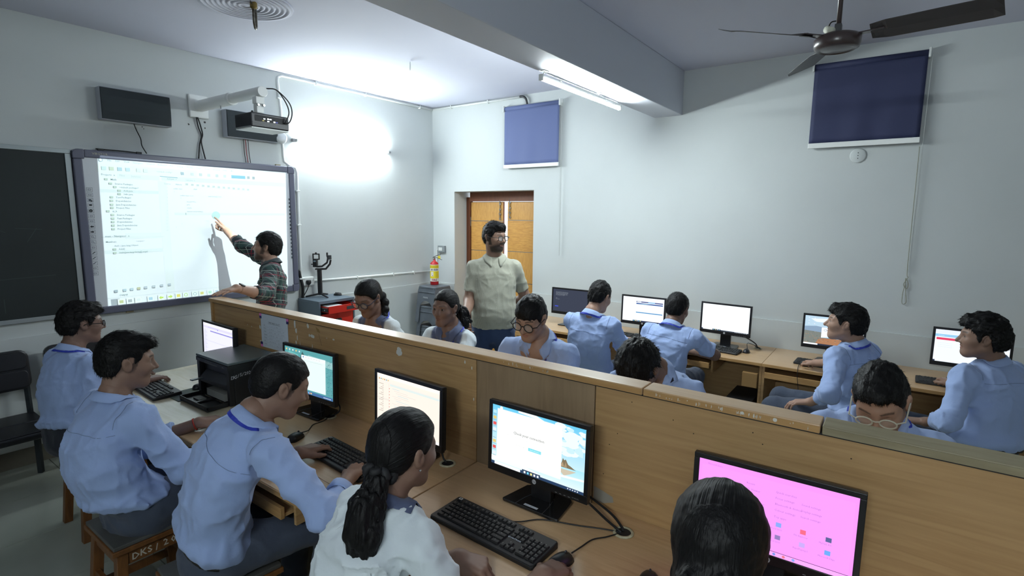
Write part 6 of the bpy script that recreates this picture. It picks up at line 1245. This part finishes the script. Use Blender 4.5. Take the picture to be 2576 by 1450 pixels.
        if noise:
            X, Y, Z = P; n1 = vnoise(X*.7+Z*.5, Y*.7+Z*.5, Z*1.3-X*.3, 9, 6); n2 = vnoise(X+Y*.4, Y-X*.4, Z*.55+X*.2, 22, 7); rg = 1-np.abs(2*n1-1); rg2 = 1-np.abs(2*n2-1)
            th_ = np.arctan2(x, y); d = d-F32(.0032*wr_amp)*np.exp(-((t-F32(shirt_hem)-.07)/.08)**2)*np.sin(th_*17+n1*9)
            for s, g_ in (('L', -1), ('R', 1)):
                c_ = S_[s]-az*.075-ls*g_*.03; rx, ry, rz = X-F32(c_[0]), Y-F32(c_[1]), Z-F32(c_[2]); rr_ = np.sqrt(rx*rx+ry*ry+rz*rz); la = -(rx*F32(ls[0])+ry*F32(ls[1])+rz*F32(ls[2]))*g_; ua_ = rx*F32(az[0])+ry*F32(az[1])+rz*F32(az[2]); ph_ = np.arctan2(ua_, la)
                d = d-F32(.0065*wr_amp)*np.exp(-((rr_-.13)/.075)**2)*(la > -.02)*np.maximum(np.sin(ph_*8.5+n1*5), 0)**2
            d = d-F32(.014*wr_amp)*(rg*rg-.45)-F32(.009*wr_amp)*(rg2**3-.25)
            for s in 'LR': q = np.sqrt((X-F32(E[s][0]))**2+(Y-F32(E[s][1]))**2+(Z-F32(E[s][2]))**2); v = (E[s]-S_[s]); v = v/np.linalg.norm(v); al = X*F32(v[0])+Y*F32(v[1])+Z*F32(v[2]); d = d-F32(.0025*wr_amp)*np.exp(-(q/.12)**2)*np.sin(al*120+3*n2*6)
        return d
    pts = np.array([pel+az*L_*shirt_hem, nk]+list(S_.values())+list(E.values())+list(cuff.values())); m_ = (.22 if prof is PROF_FAT else .19)*sg+hunch
    lo, hi = np.minimum(pts.min(0)-.085, np.minimum(pel, nk)-[m_, m_, .02]), np.maximum(pts.max(0)+.085, np.maximum(pel, nk)+[m_, m_, .06]); h = .0092*res; P = mkgrid(lo, hi, h)
    V, Q = nets(shirt_fn(P), P, h)
    Vp = [V[:, i].astype(F32) for i in range(3)]; col = np.tile(np.array(top, dtype=F32), (len(V), 1))
    if colfn: col = colfn(V, J, tf, np.array(top, dtype=F32))
    _d, _t, _x, _y, _L = tf(Vp); flw = np.stack([_x+np.sign(_x)*np.maximum(-_y, 0)*.0+_y*.55*np.sign(_x+1e-6), _t*_L, _y], 1)
    sh = np_obj('shirt', V, Q, clothmat or M_CLOTH, root, base, col, flow=flw if clothmat else None)
    fs = lambda P_: shirt_fn(P_)
    # --- collar, lanyard, cuffs, seams
    up = (np.array(J['head'])-nk); up /= np.linalg.norm(up); up = up*.55+az*.45; up /= np.linalg.norm(up); rt = ls-up*(ls @ up); rt /= np.linalg.norm(rt); fw = np.cross(up, rt)
    cc = collar or top; mc = mat('collar_%d' % (hash(tuple(round(x, 4) for x in cc)) % 9999), cc, .85, bump=(38, .3, .004), sheen=.15)
    rings = []; k = 28; op = .30 if outfit != 'man' else .35
    for rr, zz, flare, tipz in ((.063, -.030, 0, 0), (.061, .008, 0, 0), (.0615, .020, 0, 0), (.066, .023, 0, 0), (.073, .010, .004, -.012), (.082, -.008, .010, -.034), (.086, -.014, .014, -.046)):
        row = []
        for i in range(k+1):
            th = -math.pi+op+(2*math.pi-2*op)*i/k; fr = max(0, abs(th)/(math.pi-op)-.45)/.55
            r_ = rr+flare*fr; q = nk+up*(zz+tipz*fr**2-.018*fr)+rt*(r_*math.sin(th))-fw*((r_*1.0+.004)*math.cos(th))+up*(.012*math.cos(th))
            row.append(q)
        rings.append(row)
    if rings:
        for j in range(4, 7):
            for i in range(k+1):
                q = rings[j][i]; v = fs([np.array([q[0]], F32), np.array([q[1]], F32), np.array([q[2]], F32)])[0]
                if v < .004: rings[j][i] = grad_push(fs, q, .005+.001*(6-j), 4)
    co = obj('collar', MB().loft([[Vector(q)-Vector(base) for q in row] for row in rings], cap=False, closed=False), mc, sh, smooth=True); so_ = co.modifiers.new('thick', 'SOLIDIFY'); so_.thickness = .0022; so_.offset = 1
    if lanyard:
        n_c = len(rings[6]); q = []
        fq = marchn(fs, [nk+rt*sg_*(.050*(1-u)+.006*u)-up*(.035+.27*u)+fw*.3 for sg_ in (-1, 1) for u in np.linspace(.12, 1, 9)], [-fw]*18, .0035)
        for i in range(4, n_c-4):
            th = -math.pi+op+(2*math.pi-2*op)*i/k; nm = rt*math.sin(th)-fw*math.cos(th); q.append(rings[6][i]+nm*.004-up*.004)
        q = list(fq[:9][::-1])+q+list(fq[9:]); q = np.array(q); q[1:-1] = (q[:-2]+q[1:-1]*2+q[2:])/4; e_ = .004
        g3 = np.stack([fs([(q[:, i]+(e_ if i == k_ else 0)).astype(F32) for i in range(3)])-fs([(q[:, i]-(e_ if i == k_ else 0)).astype(F32) for i in range(3)]) for k_ in range(3)], 1); nrm_ = [n_/(np.linalg.norm(n_)+1e-9) for n_ in g3]
        obj('lanyard', band_mesh([Vector(a)-Vector(base) for a in q], nrm_, .014), M_LANY, root, smooth=False)
    for s in 'LR':
        if sleeve == 'rolled':
            v = W_[s]-E[s]; v /= np.linalg.norm(v); b = MB(); a_ = Vector(v).orthogonal().normalized(); b_ = Vector(v).cross(a_); rg = []
            for dx, rr in ((-.055, ra[1]*.84), (-.054, ra[1]*.90+.003), (0, ra[1]*.86), (.006, ra[1]*.80), (.0, ra[1]*.66)): rg.append([Vector(cuff[s]+v*dx)-Vector(base)+(a_*math.cos(q)+b_*math.sin(q))*(rr*sg+.0025*math.sin(3*q+dx*40)) for q in np.linspace(0, 2*math.pi, 22)[:-1]])
            obj('cuff', b.loft(rg, cap=False), mc if not collar else mat('cuffw', top, .85), sh, smooth=True)
    if seams:
        dk = mat('seam', tuple(np.array(top)*.5), .9); xs = np.linspace(-.165, .165, 31)
        q = marchn(fs, [pel+az*L_*(.80+.02*math.cos(x*12))+ls*x-fm*.3 for x in xs], [fm]*len(xs), .0012); q = seam_smooth(q); obj('seam', MB().tube([Vector(a)-Vector(base) for a in q], .0011, 4), dk, sh)
        for s in 'LR':
            g_ = 1 if s == 'R' else -1; cen = S_[s]-ls*g_*.015; vv = [(-fm*math.cos(th)+az*math.sin(th)) for th in np.linspace(.0, 1.6, 18)]
            q = marchn(fs, [cen+v*.2 for v in vv], [-v for v in vv], .0012); q = seam_smooth(q); obj('seam', MB().tube([Vector(a)-Vector(base) for a in q], .0011, 4), dk, sh)
    # --- trousers, belt, shoes
    hp = {s: np.array(J['h'+s]) for s in 'LR'}; kn = {s: np.array(J['k'+s]) for s in 'LR'}; an = {s: np.array(J['a'+s]) for s in 'LR'}; lt = 1.0 if not untucked else .98
    def tr_fn(P):
        d, t, x, y, LL = tf(P, -.004); d = smax(d, (t-F32(.12))*F32(LL), .006); d = smax(d, (F32(-.28)-t)*F32(LL), .05)
        for s in 'LR':
            th = cone(P, hp[s], kn[s], .096*sg, .068*sg); sh_ = cone(P, kn[s], an[s], .066*sg, .054); l_ = smin(th, sh_, .03); d = smin(d, l_, .04)
        n1 = vnoise(P[0]+P[2]*.4, P[1]-P[2]*.4, P[2], 14, 9); r = 1-np.abs(2*n1-1); return d-F32(.011)*(r*r-.45)
    pts = np.array([pel+az*.13*L_, pel]+list(hp.values())+list(kn.values())+list(an.values())); lo, hi = pts.min(0)-.13*sg, pts.max(0)+.13*sg; lo[2] = max(lo[2], .055); h = .015*res; P = mkgrid(lo, hi, h)
    V, Q = nets(tr_fn(P), P, h); np_obj('trousers', V, Q, M_TROUS, root, base, np.tile(np.array(bottom, dtype=F32), (len(V), 1)))
    if belt:
        def bf(P): d, t, x, y, LL = tf(P, .013); return np.maximum(np.maximum(d, -(d+.02)), (np.abs(t-F32(.082))-F32(.03))*F32(LL))
        lo, hi = pel+az*.08*L_-[.24, .24, .1], pel+az*.08*L_+[.24, .24, .1]; P = mkgrid(lo, hi, .008); V, Q = nets(bf(P), P, .008); np_obj('belt', V, Q, M_BELT, root, base, np.tile(np.array((.02, .017, .014), dtype=F32), (len(V), 1)))
    if shoes:
        hf = np.array([math.cos(math.radians(J['hy'])), math.sin(math.radians(J['hy'])), 0])
        for s in 'LR':
            P = mkgrid(an[s]-[.22, .22, .1], an[s]+[.22, .22, .06], .012); f_ = smin(cone(P, an[s]-hf*.04-[0, 0, .045], an[s]+hf*.15-[0, 0, .055], .042, .034), cone(P, an[s]-[0, 0, .02], an[s]-[0, 0, .04], .045, .045), .03); f_ = smax(f_, F32(.004)-P[2], .004)
            V, Q = nets(f_, P, .012); np_obj('shoe', V, Q, M_SHOE, root, base)
    # --- glasses
    if glasses:
        gm_, gr, gsx, gsz, met = glasses; g_ = bpy.data.objects.new('glasses', None); COL.objects.link(g_); g_.parent = root
        Mg = Matrix(((*R[0], o[0]-base[0]), (*R[1], o[1]-base[1]), (*R[2], o[2]-base[2]), (0, 0, 0, 1))); rimm = mat('rim_'+met, gm_, .3, alpha=.75 if met == 'clear' else 1)
        wv = face.get('w', 1)
        for s in (-1, 1):
            pl = []
            for q in np.linspace(0, 2*math.pi, 29)[:-1]:
                cx, cz = math.cos(q), math.sin(q); e_ = .62 if met == 'square' else 1.
                pl.append(Mg @ Vector((s*.034+gsx*math.copysign(abs(cx)**e_, cx), .100-.10*abs(s*.034+gsx*cx-.0)*.25, -.001+gsz*math.copysign(abs(cz)**e_, cz))))
            obj('rim', MB().tube(pl+[pl[0]], gr, 6, cap=False), rimm, g_, smooth=True)
            obj('lens', MB().add(pl, [tuple(range(len(pl)))]), M_LENS, g_)
            obj('temple', MB().tube([Mg @ Vector(q) for q in ((s*(.034+gsx), .096, .004), (s*.080*wv, .085, .006), (s*.084*wv, .0, .006), (s*.082*wv, -.022, -.012))], gr*.9, 6), rimm, g_)
        obj('bridge', MB().tube([Mg @ Vector(q) for q in ((-.034+gsx*.95, .100, .006), (0, .106, .010), (.034-gsx*.95, .100, .006))], gr, 6), rimm, g_)
    return root
# ---------------------------------------------------------------- patterned cloths
def plaid():
    m = mat('plaid_cloth', (.02, .03, .03), .85, sheen=.1); nt = m.node_tree; N = nt.nodes; L = nt.links; b = N['Principled BSDF']
    a = N.new('ShaderNodeAttribute'); a.attribute_name = 'Flow'; sp_ = N.new('ShaderNodeSeparateXYZ'); L.new(a.outputs['Vector'], sp_.inputs[0])
    def mm(op, x, y=0.):
        n = N.new('ShaderNodeMath'); n.operation = op
        for i, v in enumerate((x, y)):
            if hasattr(v, 'links'): L.new(v, n.inputs[i])
            else: n.inputs[i].default_value = v
        return n.outputs[0]
    def stripe(s, per, off, wd): return mm('LESS_THAN', mm('FRACT', mm('ADD', mm('MULTIPLY', s, 1/per), off+50.)), wd/per)
    cur = None
    def over(c, col, fac):
        x = N.new('ShaderNodeMix'); x.data_type = 'RGBA'; L.new(fac, x.inputs[0])
        if c is None: x.inputs[6].default_value = (*srgb(38, 46, 52), 1)
        else: L.new(c, x.inputs[6])
        x.inputs[7].default_value = (*col, 1); return x.outputs[2]
    for ch in (0, 1):
        s = sp_.outputs[ch]
        cur = over(cur, srgb(44, 74, 70), mm('MULTIPLY', stripe(s, .115, .1, .034), .7))
        cur = over(cur, srgb(150, 44, 64), mm('MULTIPLY', stripe(s, .115, .62, .0055), .85)); cur = over(cur, srgb(176, 190, 176), mm('MULTIPLY', stripe(s, .115, .32, .0040), .8)); cur = over(cur, srgb(168, 180, 170), mm('MULTIPLY', stripe(s, .115, .86, .0028), .6))
    L.new(cur, b.inputs['Base Color']); return m
def polo():
    m = mat('polo_knit', srgb(176, 176, 160), .85, sheen=.1); nt = m.node_tree; N = nt.nodes; L = nt.links; b = N['Principled BSDF']
    a = N.new('ShaderNodeAttribute'); a.attribute_name = 'Flow'; mp = N.new('ShaderNodeMapping'); mp.inputs['Rotation'].default_value = (0, 0, .785); mp.inputs['Scale'].default_value = (150, 150, 0)
    L.new(a.outputs['Vector'], mp.inputs[0]); ck = N.new('ShaderNodeTexChecker'); ck.inputs['Scale'].default_value = 1; ck.inputs[1].default_value = (*srgb(168, 168, 153), 1); ck.inputs[2].default_value = (*srgb(156, 156, 141), 1); L.new(mp.outputs[0], ck.inputs[0]); L.new(ck.outputs[0], b.inputs['Base Color'])
    bp = N.new('ShaderNodeBump'); bp.inputs['Strength'].default_value = .5; bp.inputs['Distance'].default_value = .003; L.new(ck.outputs[1], bp.inputs['Height']); L.new(bp.outputs[0], b.inputs['Normal']); return m
def vest(V, J, tf, top):
    d, t, x, y, LL = tf([V[:, i].astype(F32) for i in range(3)]); s = np.clip((.128-np.abs(x))/.012, 0, 1)*np.clip((y+.015)/.015, 0, 1); s = s[:, None]
    pl = np.clip((.016-np.abs(x-.012))/.006, 0, 1)[:, None]*0
    return (np.array(top)*(1-s)+np.array(SLATE)*s).astype(F32)
D = lambda *v: np.array(v, float)
SK1, SK2, SK3, SK4 = srgb(168, 133, 114), srgb(142, 111, 94), srgb(126, 98, 85), srgb(172, 136, 116)
UP = D(0, 0, 1)
def ring(root, el, wr, f, r, wd, m, name, flat=1., dial=None):
    el, wr = np.array(el), np.array(wr); v = (wr-el)/np.linalg.norm(wr-el); c = Vector(el+(wr-el)*f)-root.location; a = Vector(v).orthogonal().normalized(); b = Vector(v).cross(a); v = Vector(v); rg = []
    for dx, rr in ((-wd/2, r), (-wd/2, r+.0025), (wd/2, r+.0025), (wd/2, r)): rg.append([c+v*dx+(a*math.cos(q)+b*math.sin(q))*rr for q in np.linspace(0, 6.2832, 21)[:-1]])
    rg.append(rg[0]); o = obj(name, MB().loft(rg, cap=False), m, root, smooth=True)
    if dial:
        n = Vector(dial).normalized(); n = (n-v*n.dot(v)).normalized(); obj('dial', MB().prism(rrect(.036, .04, .008), .010, frame(c+n*(r-.001), v, n.cross(v), n)), M_BLACK, o, bev=.002)
    return o
def earring(root, key, side=1):
    J = POSES[key]; R, o = head_frame(J['head'], J['hd']); c = R @ D(side*.083, -.004, -.038)+o-np.array(root.location)
    obj('earring', MB().lathe([(.0005, -.004), (.0035, -.002), (.0035, .002), (.0005, .004)], 8, c), M_STEEL, root, smooth=True)
# ---------------------------------------------------------------- near row
r = person('p5', 'boy with crew cut in blue shirt typing at the beech desk', SK2, dict(top=.009, side=.005, back=.008, rough=.0018, len=.007, lift=.6), hands={'L': (D(1, -.05, -.05), UP, 'type'), 'R': (D(.9, .45, -.05), UP, 'type')}, face=dict(fade=.85), sleeve='rolled', seams=True, hunch=.06, eye='down', res=.9, blades=3500, belt=True)
r = person('p4', 'boy with side parted undercut sitting on the lettered stool', SK2, dict(top=.020, side=.004, back=.008, quiff=.006, part=.01, rough=.0035, len=.022, lift=.35), hands={'L': (D(1, -.25, -.02), UP, 'rest'), 'R': (D(1, .3, -.1), UP, 'rest')}, face=dict(fade=.8, moustache=.35), sleeve='rolled', seams=True, girth=1.1, hunch=.10, lanyard=False, res=.9, blades=3000, roll=.55)
ring(r, POSES['p4']['eL'], POSES['p4']['wL'], .93, .028, .006, mat('red_thread', (.5, .04, .02), .7), 'thread_bracelet')
person('p3', 'boy in black glasses looking right from the far end of the near row', SK3, dict(top=.024, side=.010, back=.014, fwd=.006, quiff=.008, rough=.006, len=.018, lift=.4), hands={'L': (D(1, -.1, 0), UP, 'rest'), 'R': (D(1, .2, 0), UP, 'rest')}, glasses=((.012, .012, .014), .0026, .023, .018, 'black'), face=dict(fade=.3), hunch=.035, bottom=srgb(34, 38, 48), blades=2500)
r = person('p6', 'girl in white shirt with black ponytail tied by a scrunchie', SK2, dict(girl=True, top=.010, side=.008, back=.012, rough=.0016, wob=.003, world=True, tie=(0, -.105, -.045), tails=[[(-4.286, -3.965, 1.150, .030), (-4.325, -3.978, 1.128, .034), (-4.360, -3.990, 1.080, .050), (-4.378, -3.998, 1.020, .054), (-4.385, -4.008, .965, .040), (-4.382, -4.012, .925, .018)]], len=.022), outfit='girl', hands={'L': (D(.03, -.1, -.01), UP, 'curl'), 'R': (D(.13, -.01, -.03), UP, 'mouse')}, prof=PROF_GIRL, sleeve='long', roll=.35, top=WHITE, collar=SLATE, lanyard=False, hunch=.035, res=.85, blades=3500, wr_amp=1.2)
J6 = POSES['p6']; R6, o6 = head_frame(J6['head'], J6['hd']); b = MB(); c6 = D(-4.300, -3.970, 1.142); v6 = (D(-4.36, -3.99, 1.08)-c6); v6 /= np.linalg.norm(v6); a6 = Vector(v6).orthogonal().normalized(); b6 = Vector(v6).cross(a6)
b.tube([Vector(c6)-r.location+(a6*math.cos(q)+b6*math.sin(q))*(.040+.006*math.sin(9*q))+Vector(v6)*.009*math.sin(7*q) for q in np.linspace(0, 6.2832, 64)], .012, 8, cap=False)
obj('scrunchie', b, mat('scrunchie_black', (.010, .010, .012), .7), r, smooth=True); earring(r, 'p6', 1)
person('p7', 'girl with smooth black hair seen from behind at the magenta monitor', SK2, dict(girl=True, top=.014, side=.016, back=.018, rough=.002, wob=.003, tie=(0, -.10, -.11), tails=[[(0, -.09, -.06, .075), (0, -.105, -.11, .06), (0, -.125, -.17, .05), (0, -.14, -.25, .04)]], len=.016, tr=.004), outfit='girl', hands={'L': (D(1, .1, 0), UP, 'rest'), 'R': (D(1, .1, 0), UP, 'rest')}, prof=PROF_GIRL, roll=.35, top=WHITE, collar=SLATE, lanyard=False, res=.85, blades=5000)
# ---------------------------------------------------------------- row behind the partition
r = person('p8', 'girl in glasses with a braid looking down behind the partition', SK3, dict(girl=True, top=.009, side=.006, back=.010, rough=.0016, wob=.003, world=True, braid=True, tie=(0, -.105, -.01), tails=[[(-2.842, -2.232, 1.335, .026), (-2.822, -2.246, 1.312, .034), (-2.818, -2.25, 1.29, .024), (-2.812, -2.262, 1.268, .034), (-2.815, -2.268, 1.245, .024), (-2.822, -2.276, 1.222, .032), (-2.83, -2.28, 1.2, .022), (-2.838, -2.285, 1.178, .028), (-2.845, -2.288, 1.15, .016)]], tk=.004), outfit='girl', hands={'L': (D(-1, 0, 0), UP, 'type'), 'R': (D(-1, 0, 0), UP, 'type')}, glasses=((.02, .025, .05), .0030, .025, .021, 'navy'), prof=PROF_GIRL, roll=.35, top=WHITE, collar=SLATE, colfn=vest, eye='down', wr_amp=.7, face=dict(jaw=.92, w=.97, nose=.9, brow=.6))
earring(r, 'p8', -1)
r = person('p9', 'girl with curly ponytail watching the board behind the partition', SK3, dict(girl=True, top=.008, side=.004, back=.008, rough=.0016, wob=.003, world=True, tie=(0, -.10, -.01), tails=[[(-2.50, -2.655, 1.23, .028), (-2.478, -2.685, 1.19, .040), (-2.485, -2.70, 1.14, .046), (-2.505, -2.705, 1.09, .030)]], tr=.014), outfit='girl', hands={'L': (D(-1, 0, 0), UP, 'type'), 'R': (D(-1, 0, 0), UP, 'type')}, prof=PROF_GIRL, roll=.35, top=WHITE, collar=SLATE, colfn=vest, wr_amp=.7, face=dict(jaw=.90, w=.96, nose=.9, brow=.6))
earring(r, 'p9', -1)
HB = lambda s=1: {'L': (D(-1, 0, 0), UP, 'type'), 'R': (D(-1, 0, 0), UP, 'type')}
person('p10', 'boy in round black glasses with a fringe behind the partition', SK1, dict(top=.016, side=.006, back=.010, fwd=.012, line=-.022, wob=.006, rough=.003, len=.010, lift=.3), hands=HB(), glasses=((.010, .010, .012), .0026, .025, .0245, 'roundblack'), face=dict(w=.98, fade=.4), eye='down', hunch=.04, blades=2500)
person('p11', 'boy bending his bushy head down behind the partition', SK2, dict(top=.022, side=.013, back=.016, rough=.006, len=.02, lift=.35), hands=HB(), lanyard=False, hunch=.06, eye='down', blades=4000)
person('p12', 'boy in clear framed glasses bending over behind the partition', SK1, dict(top=.022, side=.006, back=.010, quiff=.003, line=.016, rough=.004, len=.014, lift=.35), hands=HB(), glasses=(srgb(214, 212, 196), .0028, .024, .020, 'clear'), face=dict(fade=.75, w=1.0), eye='down', hunch=.04, blades=4500)
# ---------------------------------------------------------------- wall desk row
person('p13', 'boy in blue shirt seen from behind at the dark console monitor', SK1, dict(top=.020, side=.006, back=.008, rough=.005, len=.014, lift=.35), hands={'L': (D(1, -.1, 0), UP, 'type'), 'R': (D(1, .1, 0), UP, 'type')}, face=dict(fade=.7), girth=1.06, hunch=.06, sleeve='rolled', seams=True, blades=2000)
person('p14', 'boy in short sleeved blue shirt between the banner and blank monitors', SK3, dict(top=.016, side=.008, back=.012, rough=.003, len=.018, lift=.4), hands={'L': (D(1, -.1, 0), UP, 'type'), 'R': (D(1, .3, 0), UP, 'type')}, sleeve='short', hunch=.05, girth=1.04, seams=True, blades=2000)
person('p15', 'boy turned left in profile at the canyon wallpaper monitor', SK1, dict(top=.022, side=.012, back=.022, quiff=.010, fwd=.004, rough=.005, len=.018, lift=.25), hands={'L': (D(-.1, 1, -.2), UP, 'rest'), 'R': (D(.15, .1, -.03), UP, 'mouse')}, face=dict(nose=1.1, moustache=.5), sleeve='rolled', hunch=.03, blades=2500, roll=.5, seams=True)
person('p16', 'heavyset boy with curly hair turned left at the right edge', SK2, dict(top=.030, side=.016, back=.018, quiff=.014, fwd=.008, rough=.009, len=.012, lift=.5), hands={'L': (D(0, 1, -.1), UP, 'rest'), 'R': (D(1, .3, 0), UP, 'rest')}, face=dict(jaw=1.12, w=1.02), prof=PROF_FAT, girth=1.0, sleeve='rolled', hunch=.03, lanyard=False, blades=4000, roll=.5, seams=True, belt=True)
# ---------------------------------------------------------------- teachers
PLD = plaid()
r = person('p1', 'bearded man in dark plaid shirt pointing at the interactive whiteboard', SK1, dict(top=.020, side=.009, back=.012, rough=.004, len=.022, lift=.45), outfit='man', hands={'L': (D(-1, -.22, -.12), UP, 'flat'), 'R': (D(-.02, .16, .13), D(.75, -.5, .45), 'point')}, face=dict(beard=.75, fade=.4, w=1.02), sleeve='rolled', roll=.42, top=srgb(44, 54, 58), bottom=srgb(36, 40, 50), clothmat=PLD, lanyard=False, untucked=True, belt=False, shirt_hem=-.08, hunch=.02)
ring(r, POSES['p1']['eL'], POSES['p1']['wL'], .90, .029, .020, M_BLACK, 'wristwatch', dial=(-.3, -.5, 1)); ring(r, POSES['p1']['eR'], POSES['p1']['wR'], .95, .028, .005, mat('red_thread', (.5, .04, .02), .7), 'thread_bracelet')
PLO = polo(); PC = srgb(164, 164, 149)
r = person('p2', 'bearded man in beige polo shirt and jeans standing before the door', SK2, dict(top=.020, side=.005, back=.008, quiff=.010, fwd=.004, rough=.004, len=.022, lift=.5), outfit='man', hands={'R': (D(-.15, -.1, -1), D(-.75, .6, .1), 'hang'), 'L': (D(-.2, 1, -.3), D(.7, .7, .2), 'rest')}, face=dict(beard=.88, fade=.6, w=1.10, jaw=1.06), glasses=((.05, .045, .04), .0026, .024, .019, 'square'), sleeve='short', top=PC, bottom=srgb(44, 62, 96), clothmat=PLO, lanyard=False, untucked=True, belt=False, shirt_hem=-.06, prof=PROF_BELLY, girth=1.04, res=.85, hunch=.0, wr_amp=.5)
ring(r, POSES['p2']['eR'], POSES['p2']['wR'], .97, .034, .005, M_STEEL, 'bangle')
# ---------------------------------------------------------------- stools under the seated people
def seat_for(k, lab): J = POSES[k]; stool(J['pel'][0], J['pel'][1], lab, math.radians(J['hy']))
seat_for('p5', 'wooden stool under the crew-cut boy'); stool(-4.21, -1.33, 'wooden stool under the bespectacled boy at the far end of the near row')
for k, n in (('p6', 'wooden stool under the ponytail girl'), ('p7', 'wooden stool under the girl at the magenta monitor'), ('p8', 'wooden stool under the girl with a braid'), ('p9', 'wooden stool under the girl with curly ponytail'), ('p10', 'wooden stool under the boy with round glasses'), ('p11', 'wooden stool under the boy bending his bushy head'), ('p12', 'wooden stool under the boy with clear glasses'), ('p13', 'wooden stool under the boy at the console monitor'), ('p14', 'wooden stool under the short sleeved boy'), ('p15', 'wooden stool under the boy at the canyon monitor'), ('p16', 'wooden stool under the heavyset boy')): seat_for(k, n)
pr = Print(frame((.02, -.1525, .367), (1, 0, 0), (0, 0, 1), (0, -1, 0)))
for k, ch in enumerate('DKS/2023'): pr.text(ch, -.125+k*.031, .022+random.uniform(-.003, .003), .042, srgb(196, 190, 176), rot=random.uniform(-.1, .1), bold=.0006)
pr.build('hand_lettering', M_PRINT, s4)
